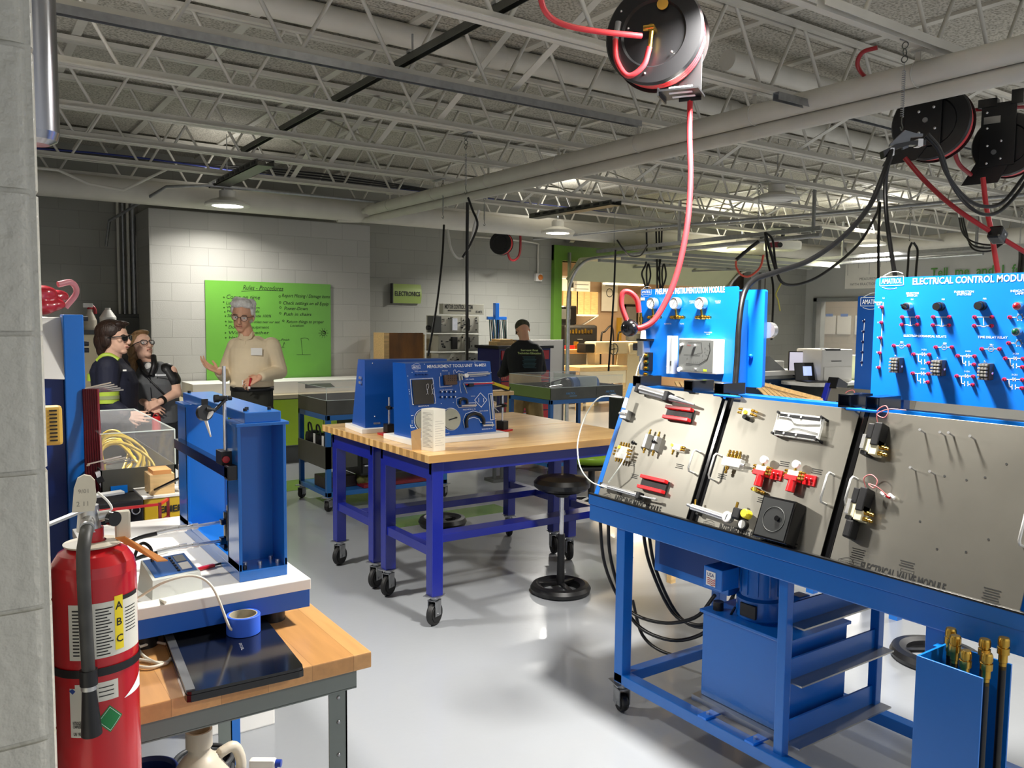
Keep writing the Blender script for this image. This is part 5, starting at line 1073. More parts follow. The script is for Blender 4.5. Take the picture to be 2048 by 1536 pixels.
part(cl, 'saddle', MB().at(frame((0, 0, 0), RGT, (0, 0, 1))).prism([(-.11, -.07), (-.04, -.035), (.03, -.02), (.10, -.015), (.10, -.04), (.02, -.04), (-.04, -.06), (-.10, -.105)], -.022, .022), blackG)
part(cl, 'band', MB().at(frame((0, 0, 0), RGT, (0, 0, 1))).box(-.075, -.055, -.092, -.055, -.024, .024).box(.06, .085, -.045, -.01, -.024, .024), chrome)
def cord(lab, pts, r, mt=None, n=8, k=1.0): return solo('hanging_cord', MB().tube([PD(q[0], q[1], q[2] * k) for q in pts], r * k, n), mt or hoseK, lab, 'cord')
cord('thick black cable sweeping from the grip down left to the gauge panel', [(1783, 300, 3.6), (1768, 345, 3.55), (1740, 410, 3.5), (1690, 470, 3.4), (1620, 520, 3.3), (1550, 545, 3.2), (1508, 560, 3.1), (1487, 590, 3.02), (1478, 650, 2.98), (1474, 720, 2.96), (1470, 772, 2.94)], .011, k=1.12)
cord('second black cable falling from the grip beside the thick one', [(1786, 300, 3.62), (1772, 350, 3.7), (1772, 420, 3.7), (1782, 500, 3.6), (1790, 550, 3.5)], .010, k=1.12)
cord('black cable loop hanging right from the grip, outer', [(1855, 268, 3.62), (1880, 300, 3.66), (1900, 360, 3.75), (1930, 405, 3.85), (1965, 428, 3.9), (2000, 422, 3.95), (2040, 380, 4.0), (2070, 330, 4.0)], .009, k=1.12)
cord('black cable loop hanging right from the grip, inner', [(1852, 272, 3.6), (1876, 300, 3.6), (1892, 345, 3.65), (1925, 390, 3.75), (1962, 412, 3.8), (2005, 405, 3.85), (2050, 350, 3.9)], .009, k=1.12)
cord('thin black cord drooping from the ceiling box across to the yellow tie', [(1758, 405, 5.6), (1752, 430, 5.5), (1715, 490, 5.3), (1650, 545, 5.0), (1600, 568, 4.9), (1566, 566, 4.8), (1552, 540, 4.8), (1540, 500, 4.8), (1532, 470, 4.8)], .009, k=1.66)
cord('straight black cord falling from the grey ceiling box behind the electrical panel', [(1760, 405, 5.6), (1757, 480, 5.5), (1757, 560, 5.5)], .009, k=1.61)
cord('tight black cord hanging in front of the measurement panel', [(935, 405, 5.4), (934, 520, 5.4), (934, 640, 5.4), (934, 722, 5.2)], .011, k=1.163)
cord('black cord slanting down behind the measurement panel', [(888, 450, 7.2), (884, 520, 7.1), (872, 620, 7.0), (856, 712, 6.9)], .010, k=1.153)
cord('black cord looping up from the hook over the motor control rack', [(936, 395, 5.5), (945, 420, 5.5), (955, 450, 5.5), (940, 490, 5.6), (925, 515, 5.6)], .008, k=1.163)
cord('white and black cord loop left of the long black cord', [(895, 460, 7.1), (903, 500, 7.0), (920, 517, 7.0), (938, 495, 7.0), (948, 455, 7.0), (958, 420, 7.0)], .011, mat('white_cord', 'D8D6D0', .5, noise=.05), k=1.153)
cord('thin black cord hanging over the clear topped cart', [(1231, 500, 6.7), (1228, 580, 6.7), (1223, 660, 6.7), (1217, 742, 6.6)], .008, k=1.464)
cord('black cord drooping left under the ceiling toward the roller door', [(1234, 480, 6.6), (1248, 500, 6.6), (1262, 512, 6.8), (1282, 510, 7.0), (1295, 490, 7.2)], .007, k=1.464)
for k, (u, du, lab) in enumerate(((1293, 0, 'black drop cord with loop above the gauge panel, leftmost'), (1312, 2, 'black drop cord above the gauge panel, second from left'), (1318, 1, 'black drop cord above the gauge panel, third from left'), (1324, -3, 'black drop cord with loop above the gauge panel, rightmost'))):
    pts = [(u, 455, 6.4), (u + du, 520, 6.4)] + ([(u - 9, 545, 6.4), (u - 6, 560, 6.4), (u, 575, 6.4), (u + 8, 552, 6.4), (u + 4, 528, 6.4), (u, 545, 6.4)] if k in (0, 3) else []) + [(u + 2, 585, 6.4)]
    cord(lab, pts, .007, k=1.93)
cord('black cord pair bundled at the spring right of the red hose, left strand', [(1530, 465, 6.5), (1535, 520, 6.4), (1546, 570, 6.3), (1545, 640, 6.2), (1543, 680, 6.2)], .009, k=1.283)
cord('black cord pair bundled at the spring right of the red hose, right strand', [(1532, 465, 6.5), (1545, 480, 6.4), (1550, 520, 6.3), (1558, 560, 6.3)], .009, k=1.283)
cord('yellow plastic tie hanging on the black cords', [(1562, 567, 4.75), (1552, 588, 4.75), (1556, 600, 4.75), (1560, 622, 4.75)], .004, mat('yellow_tie', 'C8BE50', .5, noise=.05), k=1.66)
cord('red cord sling hanging under the lamp above the gauge panel', [(1527, 510, 7.6), (1520, 535, 7.6), (1500, 552, 7.6), (1483, 550, 7.6), (1473, 535, 7.6), (1472, 522, 7.6)], .010, mat('coral_cord', 'E8604C', .5, noise=.05), k=1.3)
cord('black strap rising from the red sling to the ceiling', [(1472, 520, 7.6), (1495, 500, 7.6), (1517, 483, 7.6)], .018, k=1.3)
for k in range(3): cord(['black wire swag on the right wall, upper of three', 'black wire swag on the right wall, middle of three', 'black wire swag on the right wall, lowest of three'][k], [(1918 + 4 * k, 436, 6.5), (1925 + 4 * k, 465, 6.4), (1945, 483 + 7 * k, 6.3), (1980, 490 + 6 * k, 6.2), (2012, 484, 6.1), (2030, 492, 6.0)], .007, k=1.67)
for k, (u, lab) in enumerate(((2040, 'black cord bundle falling behind the panel at the right edge, left strand'), (2046, 'black cord bundle falling behind the panel at the right edge, right strand'))): cord(lab, [(u, 500, 6.0), (u, 520, 5.9), (u - 3, 545, 5.8)], .011, k=1.645)
for k, (u, lab) in enumerate(((1816, 'black cord hanging from the grip above the electrical panel, left'), (1833, 'black cord hanging from the grip above the electrical panel, right'))): cord(lab, [(1824 + 3 * k, 485, 6.3), (u + 2, 500, 6.3), (u, 530, 6.2), (u - 2, 558, 6.1)], .009, k=1.56)
p = PZ(1757, 392, 3.02); t = thing('junction_box', 'grey ceiling junction box from which two black cords fall', 'junction box', p); part(t, 'box_body', MB().box(-.04, .04, -.04, .04, -.03, .06, .003), grey); part(t, 'gland', MB().cyl((0, 0, -.03), (0, 0, -.06), .015), zinc)
# ================================================================ LEFT FOREGROUND BENCH
BZ = .87
oak = woodmat('birch_block', 'D9A468', 'C48E54', 'y', .10, .6, .3, .25)
steelG = mat('grey_green_steel', '6E7672', .42, coat=.1, noise=.04)
t = thing('workbench', 'near workbench with thick birch top and grey steel legs, lower left', 'workbench', (.05, 1.70, 0))
part(t, 'worktop', MB().box(-.2, .745, .02, 1.1, BZ - .038, BZ, .003), oak)
part(t, 'front_apron', MB().box(-.2, .72, .05, .056, BZ - .09, BZ - .038).box(-.2, .72, .05, .08, BZ - .093, BZ - .089), steelG)
for (x, y) in ((.70, .06), (.70, 1.04), (-.1, 1.04)):
    lg = part(t, 'leg', MB().box(x - .045, x, y, y + .004, 0, BZ - .038).box(x - .004, x, y, y + .05, 0, BZ - .038), steelG)
    part(lg, 'rivets', MB().sph((x - .022, y, .76), .005, 8, 6).sph((x - .022, y, .70), .005, 8, 6).sph((x - .022, y, .62), .005, 8, 6), zinc) if y < .5 else None
part(t, 'lower_shelf', MB().box(-.15, .66, .25, 1.0, .20, .215), steelG)
# machine base and yoke
t = thing('training_machine', 'blue steel press frame standing on a white slab on the near workbench', 'machine', (.32, 1.97, BZ))
T = Matrix.Translation((-.32, -1.97, -BZ)); q = lambda *a: MB(T).box(*a)
part(t, 'slab', q(.30, .745, 1.975, 2.85, .958, .985, .002), white)
part(t, 'blue_base', q(.302, .742, 1.978, 2.848, .912, .958, .001), mat('base_blue', '1458B8', .4, noise=.02))
for (x, y) in ((.67, 2.05), (.36, 2.05), (.67, 2.75), (.36, 2.75)): part(t, 'rubber_foot', MB(T).cyl((x, y, BZ), (x, y, .912), .03, n=24), black)
YX0, YX1 = .583, .706
base = part(t, 'base_channel', q(YX0, YX1, 2.04, 2.68, .985, 1.012, .002), blue)
part(base, 'channel_lip', q(YX0, YX0 + .006, 2.04, 2.68, 1.012, 1.03).box(YX1 - .006, YX1, 2.04, 2.68, 1.012, 1.03), blue)
def column(y0, y1, web):
    mb = MB(T).box(YX0, YX0 + .008, y0, y1, 1.012, 1.385, .001).box(YX1 - .008, YX1, y0, y1, 1.012, 1.385, .001).box(YX0, YX1, web, web + .008, 1.012, 1.385)
    return part(t, 'column', mb, blue)
column(2.04, 2.14, 2.13); column(2.57, 2.68, 2.572)
part(t, 'top_plate', q(YX0 - .005, YX1 + .005, 2.03, 2.145, 1.380, 1.388, .001).box(YX0 - .005, YX1 + .005, 2.565, 2.685, 1.38, 1.388, .001), blue)
part(t, 'top_beam', q(.60, .692, 2.035, 2.68, 1.388, 1.415, .002), blue)
for (x, y) in ((.612, 2.07), (.625, 2.10), (.675, 2.075), (.612, 2.65)): part(t, 'cap_screw', MB(T).cyl((x, y, 1.415), (x, y, 1.422), .005, n=10), black)
for (x, y) in ((.60, 2.055), (.61, 2.085), (.645, 2.075), (.69, 2.07), (.685, 2.11)): part(t, 'foot_bolt', MB(T).cyl((x, y, 1.012), (x, y, 1.022), .006, n=6), black if x == .60 else chrome)
t = thing('guide_bar', 'black square bar bolted along the left side of the blue press frame', 'bar', (.56, 2.05, 1.25)); part(t, 'bar', MB().box(0, .022, 0, .58, 0, .028, .001), blackG)
part(t, 'end_bracket', MB().box(.0, .03, -.005, .03, -.004, .032, .002), black)
t = thing('dial_test_stand', 'tall chrome post with dial gauge clamped on the black bar of the press frame', 'stand', (.572, 2.11, 1.278))
part(t, 'magnet_base', MB().box(-.016, .016, -.02, .03, 0, .035, .002), black); part(t, 'red_switch', MB().cyl((-.005, -.02, .015), (-.005, -.026, .015), .009), redk)
part(t, 'post', MB().cyl((0, 0, .03), (0, 0, .25), .0045, n=12), chrome)
c_ = part(t, 'post_clamp', MB().cbox((-.004, 0, .168), (.022, .014, .014), .002).cyl((-.025, 0, .168), (-.014, 0, .168), .010).cyl((.010, 0, .168), (.018, 0, .168), .006), black)
part(c_, 'link_arm', MB().cyl((0, -.01, .165), (-.03, -.02, .140), .004).cyl((-.03, -.02, .14), (-.05, -.02, .145), .006), black)
part(t, 'dial_gauge', MB().cyl((-.055, -.012, .135), (-.052, -.024, .137), .020, n=24).box(-.06, -.045, -.02, -.014, .15, .17), black)
part(t, 'plunger', MB().cyl((-.052, -.02, .12), (-.04, -.02, .075), .0045, .002).cyl((-.05, -.02, .12), (-.035, -.02, .14), .006), white)
t = thing('hydraulic_cylinder', 'small black hydraulic cylinder with two chrome hose couplers inside the press frame', 'cylinder', (.625, 2.27, 1.012))
part(t, 'body', MB().box(-.03, .03, -.025, .025, 0, .008).cyl((0, 0, .008), (0, 0, .105), .017, n=24).box(-.028, 0, -.01, .01, .015, .035, .002).box(-.026, 0, -.01, .01, .07, .085, .002), blackG)
part(t, 'ram', MB().cyl((0, 0, .105), (0, 0, .122), .009), chrome); part(t, 'label', MB().box(-.008, .008, -.0185, -.0175, .07, .095), white)
for z0, y0 in ((.077, 0), (.025, 0)):
    m2 = MB().cyl((-.028, y0, z0), (-.09, y0, z0 - .002), .0045).cyl((-.085, y0, z0 - .002), (-.10, y0, z0 - .002), .008).cyl((-.10, y0, z0 - .002), (-.115, y0, z0 - .003), .006).cyl((-.115, y0, z0 - .003), (-.135, y0, z0 - .003), .0095, n=10).cyl((-.135, y0, z0 - .003), (-.165, y0, z0 - .005), .0075).cyl((-.165, y0, z0 - .005), (-.19, y0, z0 - .008), .009, n=6)
    part(t, 'coupler', m2, chrome)
    part(t, 'hose', MB().tube([(-.19, 0, z0 - .008), (-.24, .0, z0 - .015), (-.29, -.01, z0 - .035), (-.32, -.02, z0 - .05)], .006, 8), hoseK)
# control box
t = thing('control_box', 'small white sloped control box with blue front on the slab, beside the extinguisher', 'control box', (.425, 2.09, .985), .15)
P_ = [(0, 0), (.115, 0), (.115, .04), (.0, .078)]
part(t, 'case', MB().at(Matrix.Translation((-.06, -.06, 0)) @ Matrix.Rotation(0, 4, 'X')).add([(0, 0, 0), (.12, 0, 0), (.12, .10, 0), (0, .10, 0), (.003, .003, .045), (.117, .003, .045), (.112, .095, .072), (.008, .095, .072)], [(3, 2, 1, 0), (4, 5, 6, 7), (0, 1, 5, 4), (1, 2, 6, 5), (2, 3, 7, 6), (3, 0, 4, 7)]), mat('light_grey_case', 'D2D6D0', .45, noise=.02))
Fb = frame((-.052, -.052, .0465), (1, 0, 0), (0, .092, .027)); part(t, 'face', MB(Fb).box(.004, .104, .004, .088, 0, .0012), mat('face_blue', '3A6CB4', .4, noise=.03))
for k in range(6): part(t, 'button', MB(Fb).box(.06, .066, .012 + .012 * k, .018 + .012 * k, .001, .004), black)
part(t, 'display', MB(Fb).box(.072, .096, .015, .045, .001, .003), white); part(t, 'display', MB(Fb).box(.072, .096, .052, .08, .001, .003), grey)
part(t, 'cable', MB().tube([(-.03, .02, .068), (-.03, .03, .10), (-.045, .05, .11), (-.07, .03, .08), (-.09, .0, .03), (-.10, -.02, .004)], .004, 8), hoseK)
solo('signal_cable', MB().tube([(.33, 2.02, .99), (.345, 1.99, 1.01), (.39, 1.955, 1.045), (.45, 1.95, 1.05), (.49, 1.935, 1.02), (.52, 1.92, .93), (.53, 1.925, .912)], .0032, 8), mat('ivory_cable', 'E2DCCB', .4, noise=.03), 'ivory cable arching from the control box over to the tape roll', 'cable')
cc = [PZ(u, v, BZ + .006) for u, v in ((262, 1210), (275, 1205), (290, 1225), (280, 1250), (268, 1275), (285, 1310), (320, 1328), (335, 1325))]
solo('signal_cable', MB().tube([PZ(330, 1205, .99)] + [p + Vector((0, 0, .05 * max(0, 1 - i / 3))) for i, p in enumerate(cc)] + [PZ(300, 1335, BZ + .006), PZ(262, 1330, BZ + .006)], .0035, 8), MATS['ivory_cable'], 'ivory cable coiled on the wood between extinguisher and laptop, upper loop', 'cable')
solo('signal_cable', MB().tube([PZ(262, 1300, BZ + .005), PZ(285, 1292, BZ + .012), PZ(310, 1285, BZ + .006), PZ(335, 1290, BZ + .005), PZ(345, 1305, BZ + .005), PZ(330, 1325, BZ + .005), PZ(270, 1318, BZ + .005)], .0035, 8), MATS['ivory_cable'], 'ivory cable loop lying lowest on the wood beside the laptop', 'cable')
solo('power_lead', MB().tube([PZ(262, 1245, .90), PZ(285, 1208, .93), PZ(305, 1212, .92), PZ(325, 1235, .90), PZ(338, 1255, .89)], .0022, 6), hoseK, 'thin black lead plugged into the left edge of the laptop', 'lead')
# laptop
LM = Matrix.Translation((.49, 1.845, BZ + .0))
A, B_, C2, D2 = PZ(325, 1262, BZ + .022), PZ(520, 1222, BZ + .022), PZ(610, 1335, BZ + .022), PZ(372, 1388, BZ + .022)
t = thing('laptop', 'closed black laptop on the near bench with a roll of tape on top', 'laptop', (0, 0, 0))
def slab4(P, z0, z1, sh=0):
    c = sum(P, Vector()) / 4; P = [p + (c - p) * sh for p in P]
    ax = [P[k].lerp(P[(k + 1) % 4], .04) for k in range(4)]; bx = [P[k].lerp(P[(k - 1) % 4], .05) for k in range(4)]
    poly = []
    for k in range(4): poly += [(bx[k].x, bx[k].y), (P[k].lerp((ax[k] + bx[k]) / 2, .4).x, P[k].lerp((ax[k] + bx[k]) / 2, .4).y), (ax[k].x, ax[k].y)]
    return MB().prism(poly, z0, z1)
PL = [D2, C2, B_, A]
part(t, 'lower_case', slab4(PL, BZ + .002, BZ + .016, .0), blackG)
part(t, 'lid', slab4(PL, BZ + .016, BZ + .023, .01), mat('laptop_lid', '0B0C0E', .14, coat=.5, noise=.06, nscale=6))
hg = [D2.lerp(A, .02), D2.lerp(A, .98)]; wv = (C2 - D2).normalized() * .028
part(t, 'hinge_bar', MB().bar(hg[0] + wv * .35 + Vector((0, 0, .001)), hg[1] + wv * .35 + Vector((0, 0, .001)), .018, .006), mat('hinge_grey', '6A6C6E', .4, .6, noise=.1))
c = PZ(482, 1293, BZ + .0234); uu = (PZ(487, 1305, BZ + .0234) - PZ(478, 1283, BZ + .0234)); part(t, 'lid_letters', MB(frame(c, uu, (A - D2))).text('acer', 0, -.004, .009, .0003, 'c', .045, .02), mat('grey_ink', '8A8C90', .4, .5, noise=.03))
part(t, 'foot', MB().cyl((c.x, c.y, BZ), (c.x, c.y, BZ + .003), .01), black)
t = thing('tape_roll', 'roll of blue masking tape standing flat on the black laptop', 'tape', PZ(487, 1264, BZ + .0235))
part(t, 'tape_body', MB().lathe([(.033, 0), (.0385, 0), (.0395, .001), (.0395, .044), (.0385, .045), (.033, .045)], n=48), mat('tape_blue', '2A60D6', .6, noise=.03))
part(t, 'core', MB().lathe([(.033, .045), (.030, .045), (.030, 0), (.033, 0)], n=48), mat('card_core', 'B0A890', .7, noise=.25, nscale=40))
t = thing('red_cutter', 'slim red tool lying on the white slab near the foot of the press frame', 'tool', (.545, 2.20, .987), .3); part(t, 'handle_body', MB().box(-.04, .02, -.006, .006, 0, .008, .002), redk); part(t, 'tip', MB().box(.02, .045, -.003, .003, .002, .006), black)
# ================================================================ FIRE EXTINGUISHER
EX = Vector((.197, 1.575, 0)); ER = .069
def exz(v): return PD(185, v, 1.38).z
ztop = exz(1112); th0 = math.atan2(-EX.y, -EX.x)
t = thing('fire_extinguisher', 'red fire extinguisher with black hose hung on the rough block pillar, lower left', 'fire extinguisher', (EX.x, EX.y, .62))
O = Matrix.Translation((0, 0, -.62))
part(t, 'tank', MB(O).lathe([(0, .70), (.05, .70), (ER - .004, .71), (ER, .73), (ER, ztop - .04), (ER - .004, ztop - .022), (ER - .014, ztop - .006), (ER - .032, ztop + .004), (.022, ztop + .008), (.018, ztop + .014), (.018, ztop + .035), (0, ztop + .035)], n=64), mat('extinguisher_red', 'B8101A', .26, coat=.4, noise=.04))
part(t, 'collar_ring', MB(O).lathe([(.022, ztop + .008), (.046, ztop + .006), (.047, ztop + .009), (.022, ztop + .012)], n=40), mat('aged_white', 'C9C2B0', .5, noise=.06))
def wrap(mb, x0, x1, z0, z1, dr=.0006, n=24):
    r = ER + dr; vs = []; 
    for i in range(n + 1):
        a = th0 + (x0 + (x1 - x0) * i / n) / ER; vs += [(r * math.cos(a), r * math.sin(a), z0 - .62), (r * math.cos(a), r * math.sin(a), z1 - .62)]
    return mb.add(vs, [(2 * i, 2 * i + 2, 2 * i + 3, 2 * i + 1) for i in range(n)], True)
def wtext(mb, s, x, z, h, dr=.0012, w=None, bold=.02):
    vs, fs, x0, x1, y0, y1 = text_mesh(s, bold=bold); sc = h / .7; sx = sc if w is None else w / (x1 - x0); W = (x1 - x0) * sx; out = []
    for v in vs:
        a = th0 + (x - W / 2 + (v[0] - x0) * sx) / ER; out.append(((ER + dr) * math.cos(a), (ER + dr) * math.sin(a), z + v[1] * sc - .62))
    mb.add(out, fs)
def wpoly(mb, pts, dr=.001):
    if len(pts) < 5 and max(p[0] for p in pts) - min(p[0] for p in pts) > .015:   # cut into upright strips that follow the tank
        xs = sorted(p[0] for p in pts); xa, xb = xs[0], xs[-1]
        def zr(x):
            zz = []
            for i in range(len(pts)):
                (x0, z0), (x1, z1) = pts[i], pts[(i + 1) % len(pts)]
                if min(x0, x1) - 1e-9 <= x <= max(x0, x1) + 1e-9 and abs(x1 - x0) > 1e-9: zz.append(z0 + (z1 - z0) * (x - x0) / (x1 - x0))
            return (min(zz), max(zz)) if zz else (0, 0)
        for i in range(12):
            p0 = xa + (xb - xa) * (i + .001) / 12.002; p1 = xa + (xb - xa) * (i + 1.001) / 12.002; a, b = zr(p0), zr(p1)
            wpoly(mb, [(p0, a[0]), (p1, b[0]), (p1, b[1]), (p0, a[1])], dr)
        return
    mb.add([((ER + dr) * math.cos(th0 + x / ER), (ER + dr) * math.sin(th0 + x / ER), z - .62) for x, z in pts], [tuple(range(len(pts)))])
def exx(u): return ER * math.asin(max(-1, min(1, (u - 185) / 79.0)))
lb = part(t, 'label', wrap(MB(), exx(140), exx(262), exz(1322), exz(1208)), mat('label_cream', 'D6D4C8', .5, noise=.03))
part(lb, 'yellow_strip', wrap(MB(), exx(219), exx(234), exz(1312), exz(1200), .001, 4), yellow)
m2 = MB()
for s_, v in (('A', 1228), ('B', 1262), ('C', 1297)): wtext(m2, s_, exx(227), exz(v), .013)
for k in range(16): wrap(m2, exx(186), exx(216 - (k * 7) % 11), exz(1222 + k * 6.3), exz(1219.5 + k * 6.3), .0009, 6)
for k in range(14): wrap(m2, exx(146), exx(157), exz(1222 + k * 7), exz(1219 + k * 7), .0009, 3)
wrap(m2, exx(234), exx(260), exz(1212), exz(1203), .0009, 6)
for k in range(8): wrap(m2, exx(238), exx(256), exz(1232 + k * 7), exz(1230 + k * 7), .0009, 6)
part(lb, 'label_print', m2, inkK)
lb = part(t, 'lower_label', wrap(MB(), exx(147), exx(222), exz(1412), exz(1372)), MATS['label_cream']); wl = part(t, 'lower_label', wrap(MB(), exx(138), exx(160), exz(1482), exz(1380)), MATS['label_cream'])
m2 = MB(); wtext(m2, 'NITROGEN', exx(150), exz(1455), .006, w=.016); wtext(m2, 'COMPRESSED', exx(150), exz(1462), .005, w=.016); wtext(m2, 'UN 1956', exx(150), exz(1478), .006, w=.014)
for k in range(3): wrap(m2, exx(188), exx(214), exz(1384 + k * 9), exz(1382 + k * 9), .0012, 6)
part(lb, 'label_print', m2, inkK)
m2 = MB(); cx_, cz_ = exx(206), exz(1452); wpoly(m2, [(cx_ - .021, cz_), (cx_, cz_ - .024), (cx_ + .021, cz_), (cx_, cz_ + .024)], .0008); gd = part(t, 'green_diamond', m2, mat('hazard_green', '0A7A3C', .4, noise=.03))
m2 = MB(); pts = [(cx_ - .018, cz_), (cx_, cz_ - .021), (cx_ + .018, cz_), (cx_, cz_ + .021), (cx_ - .018, cz_)]
for (xa, za), (xb, zb_) in zip(pts[:-1], pts[1:]): wpoly(m2, [(xa, za), (xb, zb_), (xb * .96 + cx_ * .04, zb_ * .96 + cz_ * .04), (xa * .96 + cx_ * .04, za * .96 + cz_ * .04)], .0013)
part(gd, 'diamond_border', m2, whiteL)
m2 = MB(); wpoly(m2, [(exx(232), exz(1420)), (exx(262), exz(1416)), (exx(262), exz(1385))], .0009); part(t, 'warning_triangle', m2, whiteL)
m2 = MB(); wpoly(m2, [(exx(137), exz(1385)), (exx(143), exz(1380)), (exx(148), exz(1385)), (exx(143), exz(1392))], .001); part(t, 'blue_diamond', m2, mat('ink_blue', '20408C', .5, noise=.03))
zs = exz(1350)
part(t, 'strap', MB(O).lathe([(ER + .0015, zs - .007), (ER + .0025, zs - .007), (ER + .0025, zs + .007), (ER + .0015, zs + .007)], n=48), black)
fw = Vector((math.cos(th0), math.sin(th0), 0)); rt = Vector((-math.sin(th0), math.cos(th0), 0))
def el_(x, f_, z): return rt * x + fw * f_ + Vector((0, 0, z - .62))
hd = part(t, 'valve_head', MB().cyl(el_(-.005, .0, ztop + .03), el_(-.005, 0, ztop + .075), .02, .016).cyl(el_(-.005, .0, ztop + .05), el_(-.008, .05, ztop + .045), .012).cyl(el_(-.005, 0, ztop + .05), el_(.03, 0, ztop + .055), .009), alu)
part(hd, 'gauge', MB().cyl(el_(.03, .01, ztop + .05), el_(.036, .018, ztop + .05), .013, n=20), blackG)
part(hd, 'top_lever', MB().bar(el_(-.02, .01, ztop + .09), el_(.05, -.01, ztop + .092), .02, .004).bar(el_(-.07, .02, ztop + .05), el_(-.01, .01, ztop + .07), .016, .004), alu)
part(hd, 'inspection_tag', MB().at(frame(el_(-.03, .03, ztop + .072), rt, (0, 0, 1))).prism([(0, 0), (.034, 0), (.038, .02), (.036, .052), (.030, .060), (.020, .063), (.010, .058), (.004, .04)], -.002, .008), MATS['aged_white'])
part(hd, 'tag_writing', MB().at(frame(el_(-.03, .03, ztop + .072), rt, (0, 0, 1))).text('2 11', .016, .010, .008, .0085).text('9/01', .018, .032, .007, .0085), MATS['faint_print'])
part(hd, 'white_ring', MB().tube([el_(.01, .02, ztop + .10), el_(.025, .03, ztop + .085), el_(.03, .03, ztop + .07), el_(.01, .02, ztop + .065)], .002, 6), white)
part(hd, 'white_clip', MB().at(Matrix.Translation(el_(.048, .0, ztop + .03))).box(-.012, .012, -.01, .01, -.02, .03, .004), MATS['aged_white'])
part(t, 'hose', MB().tube([el_(-.008, .045, ztop + .045), el_(-.012, .075, ztop + .03), el_(-.015, .085, ztop - .0), el_(-.014, .086, ztop - .1), el_(-.012, .085, zs + .012)], .0105, 14), mat('worn_hose', '3A3A38', .55, noise=.35, nscale=30))
part(t, 'hose_clamp', MB().cyl(el_(-.012, .085, zs - .012), el_(-.012, .085, zs + .014), .014, n=20), black)
part(t, 'horn', MB().cyl(el_(-.012, .085, zs - .02), el_(-.010, .082, zs - .10), .011, .0165, n=24), black); part(t, 'hose_ring', MB().cyl(el_(-.012, .085, zs - .020), el_(-.012, .085, zs - .012), .0125), alu)
part(t, 'orange_tag', MB().add([el_(.035, .02, ztop + .018), el_(.05, .035, ztop + .022), el_(.118, .04, ztop - .028), el_(.10, .045, ztop - .026), el_(.035, .02, ztop + .016), el_(.05, .035, ztop + .02), el_(.118, .04, ztop - .030), el_(.10, .045, ztop - .028)], [(0, 1, 2, 3), (7, 6, 5, 4), (0, 4, 5, 1), (1, 5, 6, 2), (2, 6, 7, 3), (3, 7, 4, 0)]), mat('orange_card', 'E09048', .6, noise=.08))
# stainless rounded housing at the top left
t = thing('steel_housing', 'brushed stainless rounded housing fixed high beside the pillar', 'housing', PD(60, 60, 2.0))
part(t, 'shell', MB().lathe([(.0, -.275), (.035, -.275), (.052, -.265), (.058, -.245), (.058, .40)], n=32), mat('stainless', 'A8AAB0', .22, 1, noise=.06, stretch=(20, 20, .5)))
part(t, 'wall_bracket', MB().box(-.12, 0, .0, .03, .1, .14), zinc)
# ================================================================ UNDER THE NEAR BENCH
t = thing('bucket', 'dark blue plastic bucket under the near bench, left', 'bucket', (.40, 2.30, .215)); part(t, 'body', MB().lathe([(0, .0), (.055, 0), (.075, .20), (.078, .2), (.079, .205), (.075, .21), (.070, .2), (.05, .012), (0, .012)], n=40), mat('bucket_blue', '1A2C6A', .4, noise=.05))
part(t, 'rim', MB().torus((0, 0, .207), .078, .004, 'z', 40, 8), MATS['bucket_blue']); part(t, 'handle', MB().tube([(.078, 0, .19), (.07, -.07, .12), (.0, -.105, .09), (-.07, -.07, .12), (-.078, 0, .19)], .003, 6), white)
jugm = mat('milky_plastic', 'CFC6B4', .4, noise=.08, nscale=8)
def jug(lab, p, rz, s=1):
    t = thing('jug', lab, 'jug', p, rz)
    o = remesh(MB().lathe([(0, 0), (.07 * s, 0), (.078 * s, .01), (.08 * s, .13 * s), (.07 * s, .17 * s), (.04 * s, .215 * s), (.025 * s, .23 * s), (.024 * s, .26 * s), (0, .26 * s)], n=28).tube([(.02 * s, .04 * s, .215 * s), (.03 * s, .075 * s, .22 * s), (.035 * s, .09 * s, .17 * s), (.03 * s, .075 * s, .12 * s)], .013 * s, 10), jugm, 'body', .004, 3, t)
    part(t, 'neck', MB().lathe([(.026 * s, .245 * s), (.03 * s, .245 * s), (.03 * s, .285 * s), (.025 * s, .285 * s), (.025 * s, .26 * s), (0, .26 * s)], n=24), jugm)
    return t
jug('milky plastic jug with handle under the near bench, rear of two', (.52, 2.22, .215), -1.2, 1.15)
jug('smaller milky plastic jug in front of the other under the near bench', (.535, 2.03, .215), -1.0, .85)
t = thing('spray_bottle', 'white spray bottle with blue trigger under the near bench, right', 'spray bottle', (.655, 2.12, .215), -.6)
part(t, 'bottle', MB().lathe([(0, 0), (.035, 0), (.037, .01), (.037, .11), (.015, .17), (.014, .185), (0, .185)], n=24), mat('frosted_bottle', 'D4DCE4', .35, noise=.04))
part(t, 'blue_collar', MB().cyl((0, 0, .18), (0, 0, .205), .018, n=20), mat('trigger_blue', '1C3C9C', .4, noise=.04)); part(t, 'head', MB().box(-.03, .04, -.012, .012, .225, .25, .006).box(-.012, .012, -.01, .01, .2, .23, .004), white)
part(t, 'trigger', MB().tube([(.035, 0, .235), (.04, 0, .20), (.055, 0, .16)], .008, 8).cyl((.04, 0, .238), (.055, 0, .238), .010), MATS['trigger_blue'])
